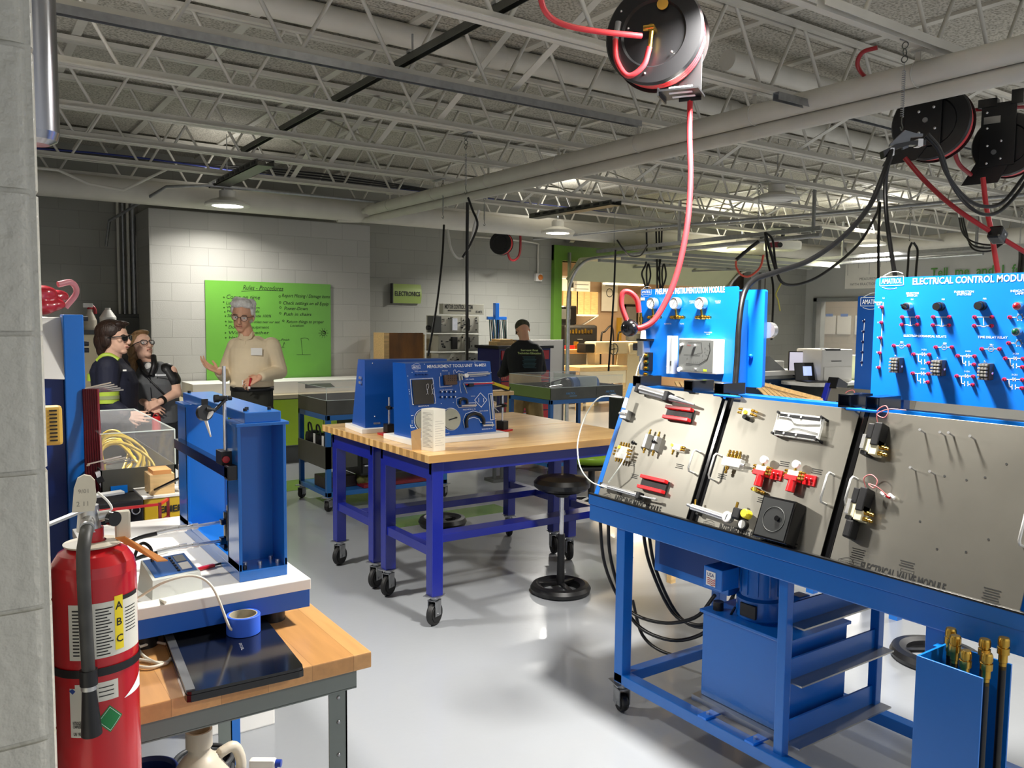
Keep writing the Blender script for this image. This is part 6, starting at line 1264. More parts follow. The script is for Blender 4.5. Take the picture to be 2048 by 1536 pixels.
for k, lab in enumerate(('coil of grey cable behind the jugs, upper', 'coil of grey cable behind the jugs, lower')):
    m2 = MB()
    for i in range(5): m2.torus((0, 0, .012 * i), .075 + .006 * math.sin(i * 2), .007, 'z', 36, 8)
    t = thing('cable_coil', lab, 'cable', (.58, 2.46 - .03 * k, .225 + .07 * k)); part(t, 'coil', m2, mat('grey_cable', '3A3C3E', .5, noise=.1)); part(t, 'tie', MB().box(.065, .09, -.012, .012, -.005, .06, .003), black)
for k, (u, v) in enumerate(((425, 1450), (500, 1440))):
    p = PZ(u, v, 0); t = thing('storage_bin', ['white plastic bin on the floor beyond the near bench, left', 'white plastic bin on the floor beyond the near bench, right'][k], 'bin', (p.x, p.y, 0)); part(t, 'body', MB().box(-.075, .075, -.09, .09, .0, .29, .006), white); part(t, 'rim', MB().box(-.08, .08, -.095, .095, .27, .30, .004), white)
# ================================================================ LEFT MACHINES BEHIND THE PILLAR
t = thing('training_machine', 'tall blue steel cabinet behind the pillar with red leads beside it', 'machine', (.04, 3.36, 0))
part(t, 'corner_post', MB().box(.305, .372, 0, .09, .05, 1.655, .004), blue)
part(t, 'side_panel', MB().box(-.3, .305, .03, .05, .05, 1.46, .002), mat('dark_navy', '0B2F78', .35, noise=.03))  # side panel in dark navy paint
part(t, 'white_hood', MB().add([(-.3, .0, 1.46), (.305, .0, 1.42), (.305, .8, 1.42), (-.3, .8, 1.46), (-.3, .1, 1.62), (.305, .06, 1.645), (.305, .8, 1.645), (-.3, .8, 1.62)], [(3, 2, 1, 0), (4, 5, 6, 7), (0, 1, 5, 4), (1, 2, 6, 5), (2, 3, 7, 6), (3, 0, 4, 7)]), white)
part(t, 'body', MB().box(-.3, .365, .09, .8, .05, 1.42, .004), navy)
for v in (637, 682, 694): part(t, 'latch_stud', MB().cyl((.372, .03, PD(170, v, 3.35).z), (.39, .03, PD(170, v, 3.35).z), .009), black)
t = thing('red_bag', 'crumpled red plastic bag lying on top of the blue cabinet behind the pillar', 'bag', (.30, 3.75, 1.655))
b_ = MB(); rnd = random.Random(3)
for k in range(14): b_.sph((rnd.uniform(-.12, .07), rnd.uniform(-.08, .08), rnd.uniform(.03, .10)), rnd.uniform(.03, .055), 10, 8, (1.3, 1, .7))
remesh(b_, mat('red_film', 'A01828', .25, coat=.4, noise=.1), 'bag_body', .008, 2, t); part(t, 'bag_opening', MB().tube([(.07, -.02, .12), (.12, 0, .13), (.14, .03, .09), (.10, .04, .03)], .012, 8), mat('pink_film', 'C88890', .3, alpha=.6, noise=.05))
t = thing('test_lead_rack', 'row of steel prongs holding the upper maroon test leads', 'rack', PD(170, 785, 3.0))
for k in range(5): part(t, 'prong', MB().bar((0, .02 * k, .015 - .006 * k), (.085 + .012 * k, -.02 + .01 * k, .035 - .008 * k), .004, .005), chrome)
for k in range(7):
    u = 168 + 4.4 * k; pts = [(u, 778, 3.0), (u + 2, 830, 3.0), (u + 4 + k * .4, 900, 2.98), (u + 6 + k, 960, 2.96), (u + 10 + k * 1.5, 1010, 2.9), (u + 14 + k * 2, 1050, 2.85)]
    solo('test_lead', MB().tube([PD(*q_) for q_ in pts], .0065, 8), maroon, 'maroon test lead hanging beside the blue cabinet, ' + ['nearest the cabinet post', 'second from the post', 'third from the post', 'middle one', 'fifth from the post', 'sixth from the post', 'farthest from the post'][k], 'lead', group='maroon test leads')
t = thing('test_lead_rack', 'row of steel prongs holding the lower maroon leads, beside the steel tray', 'rack', PD(175, 935, 2.95))
for k in range(4): part(t, 'prong', MB().bar((0, .02 * k, .012 - .008 * k), (.11 + .014 * k, -.02, .035 - .006 * k), .004, .005), chrome)
t = thing('probe', 'black and chrome probe hanging among the maroon leads', 'probe', PD(195, 965, 2.9)); part(t, 'sleeve', MB().bar((0, 0, .04), (.03, 0, -.06), .016), chrome); part(t, 'grip', MB().bar((.004, 0, .02), (.012, 0, -.0), .022).bar((.022, 0, -.04), (.04, 0, -.075), .02), black)
t = thing('speaker_box', 'yellowed plastic slotted box at the edge of the pillar', 'box', PD(94, 890, 2.2)); part(t, 'case', MB().box(-.06, .037, -.02, .03, -.0, .105, .008), mat('yellowed_plastic', 'D8B050', .45, noise=.06))
for k in range(9): part(t, 'slot', MB().box(.006, .024, -.0215, -.0195, .012 + .010 * k, .016 + .010 * k), black)
part(t, 'bracket', MB().box(-.06, -.03, .03, .9, .04, .06), zinc)
# tray box with yellow cables
t = thing('support_table', 'low blue table behind the near bench carrying the tray box', 'table', (.05, 2.95, 0)); part(t, 'top', MB().box(.385, .80, 0, 1.1, .91, .95, .003), grey)
for (x, y) in ((.41, .03), (.77, .03), (.77, 1.07), (.41, 1.07)): part(t, 'leg', MB().box(x - .02, x + .02, y - .02, y + .02, 0, .91), blue)
t = thing('tray_box', 'dark steel tray with clear cover full of yellow air tubes, behind the near bench', 'tray', (.43, 3.18, .875)); X1 = .25
part(t, 'tray', MB().box(0, X1, 0, .004, .125, .23).box(X1 - .004, X1, 0, .8, .125, .23).box(0, X1, .796, .8, .125, .23).box(0, .004, 0, .8, .125, .23).box(0, X1, 0, .8, .12, .126), trayG)
for (x, y) in ((.01, .01), (X1 - .01, .01), (X1 - .01, .79), (.01, .79)): part(t, 'stand_leg', MB().box(x - .01, x + .01, y - .01, y + .01, .075, .12), alu)
part(t, 'cover', MB().box(0, X1, 0, .003, .23, .36).box(X1 - .003, X1, 0, .8, .23, .36).box(0, X1, .797, .8, .23, .36).box(0, X1, 0, .8, .357, .36), acryl)
part(t, 'cover_edge', MB().bar((0, 0, .36), (X1, 0, .36), .004).bar((X1, 0, .36), (X1, .8, .36), .004).bar((X1, 0, .23), (X1, 0, .36), .004).bar((0, .8, .36), (X1, .8, .36), .004), acrylE)
part(t, 'maker_badge', MB().at(frame((.03, -.001, .14), (1, 0, 0), (0, 0, 1))).box(0, .055, 0, .03, 0, .001).text('LSR', .03, .008, .014, .0015), blue)
rnd = random.Random(5)
ytube = mat('yellow_tube', 'D8B838', .35, noise=.08)
for k in range(9):
    a0 = rnd.uniform(.1, .28); z1 = rnd.uniform(.28, .36); y0 = .08 + .07 * k
    solo('air_line', MB().tube([(.45 + a0 * .1, 3.2 + y0, 1.02), (.45 + .01 * k, 3.22 + y0, .84 + z1 - .02), (.52 + .008 * k, 3.25 + y0 * .9, .84 + z1), (.61, 3.25 + y0 * .8, .84 + z1 - .06), (.63 - .015 * (k % 4), 3.24 + y0 * .7, 1.05), (.56, 3.3 + y0 * .5, 1.02)], .006, 6), ytube,
         'yellow air tube looping inside the clear covered tray, ' + ['frontmost loop', 'second loop', 'third loop', 'fourth loop', 'fifth loop', 'sixth loop', 'seventh loop', 'eighth loop', 'hindmost loop'][k], 'tube', group='yellow air tubes in the tray')
t = thing('air_valve', 'chrome and black valve block inside the tray box', 'valve', (.49, 3.22, 1.003)); part(t, 'block', MB().box(-.04, .10, 0, .06, 0, .05, .003), white); part(t, 'chrome_rods', MB().cyl((-.05, .03, .075), (.10, .03, .075), .009).cyl((-.05, .08, .06), (.12, .08, .06), .011).cyl((.09, .03, .05), (.09, .03, .09), .013), chrome); part(t, 'plug', MB().cyl((.06, -.003, .025), (.06, 0, .025), .012).cyl((.085, -.003, .025), (.085, 0, .025), .012), black); part(t, 'coil', MB().box(.10, .15, .02, .07, 0, .07, .004), black); part(t, 'yellow_tag', MB().box(.12, .14, .015, .02, .02, .045), yellow)
# boxes on the low table
t = thing('pump_box', 'yellow and black pump box lettered ENERPAC on the low table', 'pump', (.535, 2.99, .95)); part(t, 'case', MB().box(0, .20, 0, .18, 0, .075, .003), mat('pump_yellow', 'C8A420', .4, noise=.06)); part(t, 'lid', MB().box(-.003, .203, -.003, .183, .075, .082), white)
part(t, 'lettering', MB().at(frame((.05, -.001, .022), (1, 0, 0), (0, 0, 1))).text('ENERPAC', .0, .0, .022, .001, 'l', .14, .03), inkK)
t = thing('carton', 'open carton of wooden shims standing on the yellow pump box', 'box', (.56, 3.01, 1.032)); part(t, 'case', MB().box(0, .08, 0, .1, 0, .07), woodY); part(t, 'shims', MB().box(.01, .07, .0, .09, .07, .085), mat('shim_orange', 'D09050', .5, noise=.2))
t = thing('duct_box', 'grey grooved aluminium profile box standing on the yellow pump box', 'box', (.665, 3.01, 1.032)); part(t, 'profile', MB().box(0, .06, 0, .06, 0, .09, .002), grey); part(t, 'groove', MB().box(.015, .022, -.001, 0, .0, .085).box(.038, .045, -.001, 0, .0, .085), greyD)
t = thing('tool_case', 'black case with two round sockets beside the yellow pump box', 'case', (.44, 2.97, .95)); part(t, 'case', MB().box(-.06, .09, 0, .15, 0, .08, .006), black)
for x in (.03, .065): part(t, 'socket_ring', MB().torus((x, -.003, .045), .013, .0025, 'y', 20, 6), chrome)
t = thing('wire_basket', 'dark red steel wire basket in front of the tray box', 'basket', (.36, 2.86, .97))
for z in (.0, .06): part(t, 'rail', MB().bar((0, 0, z), (.20, 0, z), .008).bar((.20, 0, z), (.24, .07, z), .008), redk if z else maroon)
for x, y in ((.20, 0), (.24, .07), (0, 0)): part(t, 'post', MB().bar((x, y, -.13), (x, y, .065), .009), maroon)
solo('black_strap', MB().bar(PD(285, 992, 2.9), PD(362, 955, 2.75), .016, .006), black, 'black rod slanting from the basket up to the press frame', 'rod')
# wall things at the left
a = PY(150, 660, 8.5); b = PY(238, 660, 8.5); CW = b.x - a.x; CZ = a.z
t = thing('storage_cabinet', 'cream metal cabinet standing behind the young person in navy', 'cabinet', (a.x, 8.5, 0)); part(t, 'body', MB().box(0, CW, 0, .5, .0, CZ - .04, .005), cream); part(t, 'top', MB().box(-.02, CW + .02, -.02, .52, CZ - .04, CZ), greyD); part(t, 'door_gap', MB().box(CW * .6, CW * .6 + .01, -.002, 0, .1, CZ - .1), greyD)
q_ = PY(181, 655, 8.7)
t = thing('spray_bottle', 'milky spray bottle with red and white trigger on top of the cream cabinet', 'spray bottle', (q_.x, 8.7, CZ)); part(t, 'bottle', MB().lathe([(0, 0), (.06, 0), (.062, .02), (.055, .09), (.025, .17), (.02, .20), (0, .20)], n=20), jugm); part(t, 'head', MB().box(-.06, .025, -.018, .018, .21, .25, .006), white); part(t, 'trigger', MB().tube([(.01, 0, .235), (.04, 0, .20), (.045, 0, .15)], .014, 8), redk); part(t, 'collar', MB().cyl((0, 0, .195), (0, 0, .213), .025), redk)
t = thing('jug', 'white jug beside the spray bottle on the cream cabinet', 'jug', (q_.x + .16, 8.75, CZ)); part(t, 'body', MB().lathe([(0, 0), (.07, 0), (.075, .12), (.03, .19), (.0, .19)], n=20), white); part(t, 'cap', MB().cyl((0, 0, .19), (0, 0, .21), .025), white)
t = thing('electrical_box', 'grey electrical panel box on the back wall under the conduits', 'electrical box', (1.35, 10.36, 1.02)); part(t, 'case', MB().box(0, .56, 0, .14, 0, .66, .005), greyD); part(t, 'door', MB().box(.22, .53, -.012, 0, .04, .62, .003), greyD)
for k, (u0, r) in enumerate(((238, .016), (248, .018), (258, .018), (268, .03), (273, .012), (279, .022), (285, .018), (291, .016))):
    x = PY(u0, 560, 10.42).x; top = 2.9 if k < 4 else 2.55 - .06 * (k - 4)
    pts = [(x, 10.42, 1.68), (x, 10.42, top)] + ([(x, 10.40, 3.1)] if k < 4 else [(x + .03, 10.42, top + .10), (x + .12, 10.42, top + .13)])
    pipe('conduit', 'vertical wall conduit above the electrical box, ' + ['leftmost of eight', 'second from left', 'third from left', 'thick fourth from left', 'thin fifth from left', 'sixth from left', 'seventh from left', 'rightmost, bent into the wall corner'][k], pts, r, structW if k % 2 == 0 else zinc, n=10)
# ================================================================ BACK WALL: BOARD, CABINETS, SIGNS
A, B_, C2 = PY(409.6, 560, 9.685), PY(660.6, 568, 9.685), PY(414, 768, 9.685)
t = thing('writing_board', 'bright green glass writing board with black handwriting on the bump out wall', 'board', (A.x, 9.685, C2.z)); BW, BH = B_.x - A.x, A.z - C2.z
part(t, 'glass_panel', MB().box(0, BW, -.01, .01, 0, BH, .001), mat('green_board', '68A83C', .3, coat=.2, noise=.02))
FBD = frame((A.x, 9.674, C2.z), (1, 0, 0), (0, 0, 1)); Li = Matrix.Translation((-A.x, -9.685, -C2.z))
def bq(X, Y): return onp(FBD, 380 + X / 5.389, 540 + Y / 5.389)
mb = MB(Li @ FBD)
def hand(s_, X, Y, X2, h, sh=.25):
    a = bq(X, Y); b = bq(X2, Y); mb.text(s_, a[0], a[1], h, .0006, 'l', b[0] - a[0], .0, sh)
hand('Rules - Procedures', 570, 212, 1000, .055); mb.line([bq(555, 230), bq(780, 216), bq(1005, 226)], .005)
for s_, X, Y, X2, h in (('Come on time', 388, 310, 750, .05), ('Listen to others', 388, 370, 690, .035), ('Work as a team', 388, 412, 750, .03), ('Have clean hands', 400, 455, 745, .032), ('Safety glasses inside 100%', 400, 505, 872, .032), ('No food or drinks unless near our seat', 410, 570, 965, .03), ('Dont use equipment', 415, 630, 850, .035), ('Work together', 410, 690, 850, .035), ('Help others', 420, 740, 700, .03),
                        ('Report Missing / Damage items', 990, 292, 1505, .042), ('Check settings on all Equip', 1000, 372, 1490, .042), ('Power-Down', 1015, 430, 1265, .04), ('Push in chairs', 1010, 492, 1305, .04), ('Return things to proper', 1040, 572, 1440, .038), ('Location', 1080, 612, 1225, .032), ('Finish', 985, 762, 1070, .025), ('no', 985, 840, 1015, .018)):
    hand(s_, X, Y, X2, h)
for X, Y in ((365, 295), (362, 345), (368, 405), (375, 452), (382, 497), (385, 555), (390, 598), (382, 678), (385, 730), (967, 285), (970, 350), (975, 405), (973, 465), (1005, 548)):
    a = bq(X, Y); mb.ring(a[0], a[1], .011 if X > 900 else .006, .004, n=12)
mb.line([bq(1195, 740), bq(1215, 910)], .004); mb.line([bq(1195, 738), bq(1240, 732), bq(1275, 742), bq(1278, 756)], .004); mb.line([bq(1150, 912), bq(1300, 912)], .004)
mb.line([bq(1000, 830), bq(1015, 780), bq(1022, 800)], .005); mb.line([bq(945, 760), bq(975, 758)], .004)
a = bq(1438, 680); mb.ring(a[0], a[1], .030, .006, n=14); mb.ring(a[0] + .006, a[1] + .005, .015, .008, n=10)
for k in range(10): t_ = k * .628; mb.line([(a[0] + .042 * math.cos(t_), a[1] + .042 * math.sin(t_)), (a[0] + .062 * math.cos(t_), a[1] + .062 * math.sin(t_))], .004)
part(t, 'handwriting', mb, inkK)
part(t, 'pen_rail', MB().box(0, BW * .75, -.05, .0, -.02, -.005), black)
t = thing('base_cabinet', 'lime fronted base cabinet with pale counter under the green board', 'cabinet', (2.15, 9.0, 0))
part(t, 'carcass', MB().box(0, 2.1, .02, .68, .2, .745, .002), grey); part(t, 'counter', MB().box(-.02, 2.12, -.02, .68, .745, .79, .003), mat('beige_counter', 'B5AA8E', .45, noise=.05))
for k in range(3): part(t, 'door', MB().box(.02 + .70 * k, .71 + .70 * k, .0, .02, .21, .735, .002), lime)
part(t, 'plinth', MB().box(.02, 2.08, .06, .6, 0, .2), greyD)
t = thing('heater_unit', 'long white heater casing with dark slot on the counter under the board', 'heater', (2.15, 9.15, .79)); part(t, 'casing', MB().box(0, 2.1, 0, .5, 0, .14, .006), white); part(t, 'slot', MB().add([(1.25, -.002, .05), (1.62, -.002, .05), (1.56, -.002, .10), (1.25, -.002, .10)], [(0, 1, 2, 3)]), greyD)
t = thing('side_cabinet', 'beige low cabinet at the left end of the lime cabinets', 'cabinet', (1.72, 9.0, 0)); part(t, 'body', MB().box(0, .38, 0, .6, 0, .74, .004), cream); part(t, 'top', MB().box(-.01, .39, -.01, .6, .74, .77), MATS['beige_counter'])
t = thing('electronics_sign', 'curved green sign reading ELECTRONICS on the back wall', 'sign', (5.16, 10.45, 1.88)); pr_ = [(0, 0)] 
arc = [(.0 + .27 * k / 10, -.035 * math.sin(math.pi * k / 10)) for k in range(11)]
def sgn():
    vs = []; 
    for (z, y) in arc: vs += [(0, y, z), (.45, y, z)]
    vs += [(0, .03, 0), (.45, .03, 0), (0, .03, .27), (.45, .03, .27)]
    fs = [(2 * i, 2 * i + 1, 2 * i + 3, 2 * i + 2) for i in range(10)]
    return MB().add(vs, fs, True).add([(0, y, z) for z, y in arc] + [(0, .03, .27), (0, .03, 0)], [tuple(range(13))]).add([(.45, y, z) for z, y in arc] + [(.45, .03, .27), (.45, .03, 0)], [tuple(range(12, -1, -1))])
part(t, 'sign_face', sgn(), mat('sign_green', '93A85A', .45, noise=.03)); part(t, 'letters', MB(frame((.225, -.0365, .105), (1, 0, 0), (0, 0, 1))).text('ELECTRONICS', 0, 0, .06, .001, 'c', .40, .03), inkK)
part(t, 'end_cap', MB().box(-.012, 0, -.04, .035, -.005, .275, .002), greyD)
t = thing('alarm_beacon', 'orange beacon in a white box with a conduit above, left of the roller door', 'beacon', PY(1074, 555, 10.5)); part(t, 'box', MB().box(-.06, .06, -.06, 0, -.06, .06, .004), white); part(t, 'lens', MB().sph((.02, -.07, 0), .045, 20, 12, (1, .6, 1)), mat('amber_lens', 'C8701A', .3, coat=.3, noise=.1)); part(t, 'conduit', MB().cyl((0, -.02, .06), (0, -.02, .50), .014).tube([(0, -.02, .50), (-.02, -.02, .53), (-.3, -.02, .55), (-1.2, -.02, .56)], .014, 8), structW)
rw = reel('dark wall mounted reel with red hose high on the back wall', tuple(PY(1003, 487, 9.9)), -.9, .165); part(rw, 'wall_arm', MB().box(-.03, .03, .06, .50, -.03, .03), black).rotation_euler = (0, 0, .6)
solo('air_hose', MB().tube([PY(1014, 500, 9.9), PY(1020, 518, 9.9), PY(1030, 520, 9.9), PY(1039, 508, 9.9), PY(1041, 480, 9.9), PY(1039, 460, 9.9)], .018, 8), MATS['dark_red_hose'], 'dark red hose loop hanging from the reel on the back wall', 'hose')
# ================================================================ MOTOR CONTROL RACK AND NEIGHBOURS
panelG = mat('rack_grey', 'B4B2A2', .45, noise=.04)
t = thing('motor_control_rack', 'beige stacked control rack headed MOTOR CONTROL SYSTEM against the back wall', 'control rack', (5.10, 9.2, 0)); T = Matrix.Translation((-5.10, -9.2, 0))
F = T @ frame((0, 9.2, 0), (1, 0, 0), (0, 0, 1)); Fw = frame((0, 9.2, 0), (1, 0, 0), (0, 0, 1)); r_ = lambda u, v: onp(Fw, u, v)
a = r_(886, 628); b = r_(968, 609)
hd = part(t, 'header', MB(F).box(a[0], b[0], a[1], b[1], -.1, 0, .003), panelG); m2 = MB(F); m2.text('MOTOR CONTROL SYSTEM', (a[0] + b[0] - .15) / 2, a[1] + .07, .055, .001, 'c', .42, .02).rect(a[0] + .07, b[0] - .2, a[1] + .04, a[1] + .052, .001).text('85-MT5', b[0] - .08, a[1] + .02, .03, .001, 'c', .1, .02); part(hd, 'lettering', m2, inkK)
rnd = random.Random(11)
for k, (v0, v1) in enumerate(((632, 666), (669, 703), (706, 740), (743, 777))):
    a = r_(875, v1); b = r_(956, v0); bx = part(t, 'rack_tier', MB(F).box(a[0], b[0], a[1], b[1], -.3, .02, .004), panelG); m = (a[0] * .45 + b[0] * .55)
    part(bx, 'front_plate', MB(F).box(a[0] + .02, m - .01, a[1] + .02, b[1] - .02, .02, .026).box(m + .01, b[0] - .02, a[1] + .02, b[1] - .02, .02, .026), mat('plate_grey', 'C2C0B2', .4, noise=.04))
    m2 = MB(F)
    for i in range(26):
        x = rnd.uniform(a[0] + .03, b[0] - .05); z = rnd.uniform(a[1] + .03, b[1] - .035); w_ = rnd.choice((.012, .02, .035)); m2.box(x, x + w_, z, z + rnd.choice((.008, .018)), .026, .032)
    part(bx, 'sockets', m2, black)
    if k < 2:
        part(bx, 'meter', MB(F).box(a[0] + .18, a[0] + .26, a[1] + .03, b[1] - .03, .026, .07, .006), chrome if k == 0 else black); part(bx, 'side_handle', MB(F).tube([(m + .1, a[1] + .04, .03), (m + .1, a[1] + .05, .06), (m + .1, b[1] - .05, .06), (m + .1, b[1] - .04, .03)], .012, 8), black)
a = r_(862, 665); part(t, 'switch_box', MB(F).box(a[0], a[0] + .12, a[1], a[1] + .21, -.1, .06, .006), greyD); part(t, 'switch_knob', MB(F).cyl((a[0] - .02, a[1] + .06, .0), (a[0] - .06, a[1] + .06, .0), .03), black)
part(t, 'table', MB(T).box(5.05, 6.1, 9.0, 9.75, .86, .90).box(5.08, 5.12, 9.03, 9.07, 0, .86).box(6.03, 6.07, 9.03, 9.07, 0, .86), grey)
t = thing('cable_post', 'bright blue post hung with many green and black patch leads beside the control rack', 'post', (6.02, 9.1, 0)); part(t, 'post', MB().box(-.03, .03, -.03, .03, 0, 1.88, .003), blueP); part(t, 'arm', MB().box(-.14, .16, -.02, .02, 1.66, 1.70, .003), blueP)
for k in range(12):
    x = -.13 + .025 * k; solo('patch_lead', MB().tube([(6.02 + x, 9.06, 1.66), (6.02 + x + .01 * math.sin(k), 9.03, 1.4), (6.02 + x * .8, 9.04, 1.15 - .04 * (k % 4)), (6.02 + x * .9 + .01, 9.05, 1.35)], .008, 6), [mat('green_lead', '1E4A44', .45, noise=.1), black, MATS['green_lead'], white][k % 4],
        'patch lead hanging on the bright blue post, ' + ['leftmost', 'second from left', 'third from left', 'fourth from left', 'fifth from left', 'sixth from left', 'sixth from right', 'fifth from right', 'fourth from right', 'third from right', 'second from right', 'rightmost'][k], 'lead', group='patch leads on the post')
t = thing('wood_box', 'brown stained plywood box with pale edge left of the control rack', 'box', (4.50, 9.35, .86)); part(t, 'panel', MB().box(.07, .56, 0, .02, 0, .62), mat('stained_ply', '8A5C2C', .5, noise=.5, nscale=3, stretch=(2, 1, .6))); part(t, 'edge_board', MB().box(0, .07, -.01, .3, 0, .62), woodY); part(t, 'side', MB().box(.56, .58, 0, .3, 0, .60), woodY)
t = thing('side_table', 'plain grey table under the brown plywood box', 'table', (4.48, 9.2, 0)); part(t, 'top', MB().box(0, .56, 0, .5, .82, .86), grey)
for x in (.03, .53): part(t, 'leg', MB().box(x - .02, x + .02, .02, .06, 0, .82), grey)
part(t, 'apron', MB().box(0, .56, .0, .02, .74, .82), grey)
t = thing('tool_cabinet', 'blue and red multi drawer tool cabinet in front of the man in black', 'tool cabinet', (5.62, 8.42, 0)); part(t, 'body', MB().box(0, .8, 0, .5, .08, 1.30, .005), mat('cabinet_navy', '141C5C', .4, coat=.2, noise=.04))
for k in range(9): d_ = part(t, 'drawer', MB().box(.03, .77, -.012, 0, .12 + .13 * k, .235 + .13 * k, .003), redk if k % 3 != 1 else MATS['cabinet_navy']); part(d_, 'pull', MB().box(.25, .55, -.025, -.012, .205 + .13 * k, .222 + .13 * k), zinc)
part(t, 'top', MB().box(-.03, .83, -.03, .53, 1.30, 1.335), black)
t = thing('door_leaf', 'narrow cream metal panel with a red arrow beside the patch lead post', 'panel', (5.36 + .78, 8.85, 0)); 
a = PY(986, 690, 8.85); b = PY(1003, 780, 8.85); part(t, 'leaf', MB().at(Matrix.Translation((-6.14, 0, 0))).box(a.x, b.x, 0, .03, .0, a.z), cream); c = PY(990, 718, 8.84); part(t, 'red_arrow', MB().at(Matrix.Translation((-6.14, 0, 0))).box(c.x, c.x + .05, -.012, 0, c.z, c.z + .008).add([(c.x + .045, -.008, c.z - .012), (c.x + .075, -.008, c.z + .004), (c.x + .045, -.008, c.z + .02)], [(0, 1, 2)]), redk)
for k, (x, z, w_, h, c, lab) in enumerate(((5.66, 1.335, .26, .05, woodY, 'stack of pale wood offcuts on the tool cabinet, lower'), (5.95, 1.335, .2, .07, black, 'black tool box on the tool cabinet right part'), (5.70, 1.385, .2, .03, woodY, 'pale wood offcut on top of the stack'))):
    solo('wood_offcut' if c != black else 'tool_box', MB().box(0, w_, 0, .2, 0, h, .003), c, lab, 'wood' if c != black else 'tool box', (x, 8.52, z))
t = thing('partition_panel', 'plain grey partition panel right of the man in black', 'partition', (6.5, 9.0, 0)); part(t, 'panel', MB().box(0, .58, 0, .03, .06, 1.39, .004), mat('partition_grey', 'B2AFA8', .6, noise=.02)); part(t, 'edge', MB().box(.58, .60, -.01, .04, 0, 1.40), greyD)
t = thing('small_vise_table', 'small wooden topped stand behind the measurement panel with a yellow level on it', 'stand', PZ(1000, 782, .93) + Vector((0, 0, -.93))); part(t, 'top', MB().box(-.14, .12, -.08, .15, .89, .93, .003), woodY); part(t, 'column', MB().cyl((.03, 0, .0), (.03, 0, .89), .02).cyl((-.06, 0, .0), (-.06, 0, .89), .02), greyD); part(t, 'foot', MB().box(-.12, .1, -.08, .1, 0, .03), greyD)
t = thing('spirit_level', 'yellow and black spirit level leaning on the small stand', 'level', PZ(985, 768, 1.0) + Vector((0, 0, -.0))); part(t, 'body', MB().bar((-.05, 0, .02), (.16, -.08, -.06), .03, .05), black); part(t, 'face', MB().bar((-.03, -.025, .018), (.14, -.10, -.045), .008, .03), yellow)
# ================================================================ CLEAR TOPPED CARTS
def clearcart(lab, P, Wx, Dy, mtl, side=None, drawers=True):
    t = thing('demo_cart', lab, 'cart', P); fr = mat('cart_blue', '1C5C9C', .4, coat=.1, noise=.03)
    part(t, 'top_frame', MB().box(0, Wx, 0, .03, .785, .83, .003).box(0, Wx, Dy - .03, Dy, .785, .83).box(0, .03, 0, Dy, .785, .83).box(Wx - .03, Wx, 0, Dy, .785, .83), fr)
    for x in (.02, Wx - .02):
        for y in (.02, Dy - .02): part(t, 'leg', MB().box(x - .02, x + .02, y - .02, y + .02, .12, .785), fr); caster(t, x, y, .045, .125, .6)
    part(t, 'lower_shelf', MB().box(0, Wx, 0, Dy, .125, .165, .003), fr)
    tr = part(t, 'tray', MB().box(0, Wx, 0, .004, .835, .955).box(0, Wx, Dy - .004, Dy, .835, .955).box(Wx - .004, Wx, 0, Dy, .835, .955).box(0, Wx, 0, Dy, .83, .836), trayG)
    part(tr, 'tray_side', MB().box(0, .004, 0, Dy, .835, .955), side or trayG)
    part(t, 'cover', MB().box(0, Wx, 0, .003, .957, 1.067).box(0, Wx, Dy - .003, Dy, .957, 1.067).box(0, .003, 0, Dy, .957, 1.067).box(Wx - .003, Wx, 0, Dy, .957, 1.067).box(0, Wx, 0, Dy, 1.064, 1.067), acryl)
    part(t, 'cover_edge', MB().bar((0, 0, 1.067), (Wx, 0, 1.067), .005).bar((0, 0, 1.067), (0, Dy, 1.067), .005).bar((0, 0, .957), (0, 0, 1.067), .005).bar((0, Dy, 1.067), (Wx, Dy, 1.067), .005).bar((0, 0, .957), (Wx, 0, .957), .004).bar((0, 0, .957), (0, Dy, .957), .004), acrylE)
    return t
C1 = clearcart('blue cart with empty clear covered tray behind the left end of the workbenches', (2.62, 6.55, 0), 1.18, .68, trayG)
for k in range(5): d_ = part(C1, 'drawer', MB().box(.33, 1.14, -.004, .02, .30 + .085 * k, .378 + .085 * k), mat('drawer_dark', '1E1E20', .35, noise=.04)); part(d_, 'pull_edge', MB().box(.34, 1.13, -.018, -.004, .365 + .085 * k, .376 + .085 * k), chrome)
part(C1, 'drawer_case', MB().box(.32, 1.15, .02, .55, .28, .75), black); part(C1, 'red_tray', MB().box(.34, 1.12, .0, .4, .17, .20), maroon)
part(C1, 'side_pocket', MB().box(-.012, 0, .0, .66, .37, .56).box(-.012, .28, .0, .004, .37, .56), trayG)
for k, lab in enumerate(('black power supply bag in the side pocket of the left clear cart, rear', 'black bag with white tag in the side pocket, middle', 'black cable bag in the side pocket, front')):
    b = thing('equipment_bag', lab, 'bag', (2.68, 6.68 + .2 * (2 - k), .40)); part(b, 'body', MB().box(-.04, .10, -.075, .075, 0, .24, .05), black); part(b, 'strap', MB().tube([(0, -.05, .2), (-.01, -.03, .30), (-.01, .03, .30), (0, .05, .2)], .008, 6), rubber)
    if k: part(b, 'tag', MB().box(-.05, -.042, -.02, .01, .14, .24), white)
solo('black_case', MB().box(0, .3, 0, .25, 0, .10, .005), mat('dark_case', '2A1E1C', .5, noise=.1), 'dark brown case on the lower shelf of the left clear cart', 'case', (2.66, 6.7, .166))
b_ = MB(); rnd = random.Random(9)
for k in range(14): b_.sph((rnd.uniform(0, .35), rnd.uniform(0, .15), rnd.uniform(.02, .08)), rnd.uniform(.03, .05), 8, 6)
t = thing('rag_pile', 'crumpled olive rag on the lower shelf of the left clear cart', 'rag', (2.98, 6.65, .175)); remesh(b_, mat('olive_rag', '5A5A2A', .9, noise=.3), 'rag', .01, 2, t)
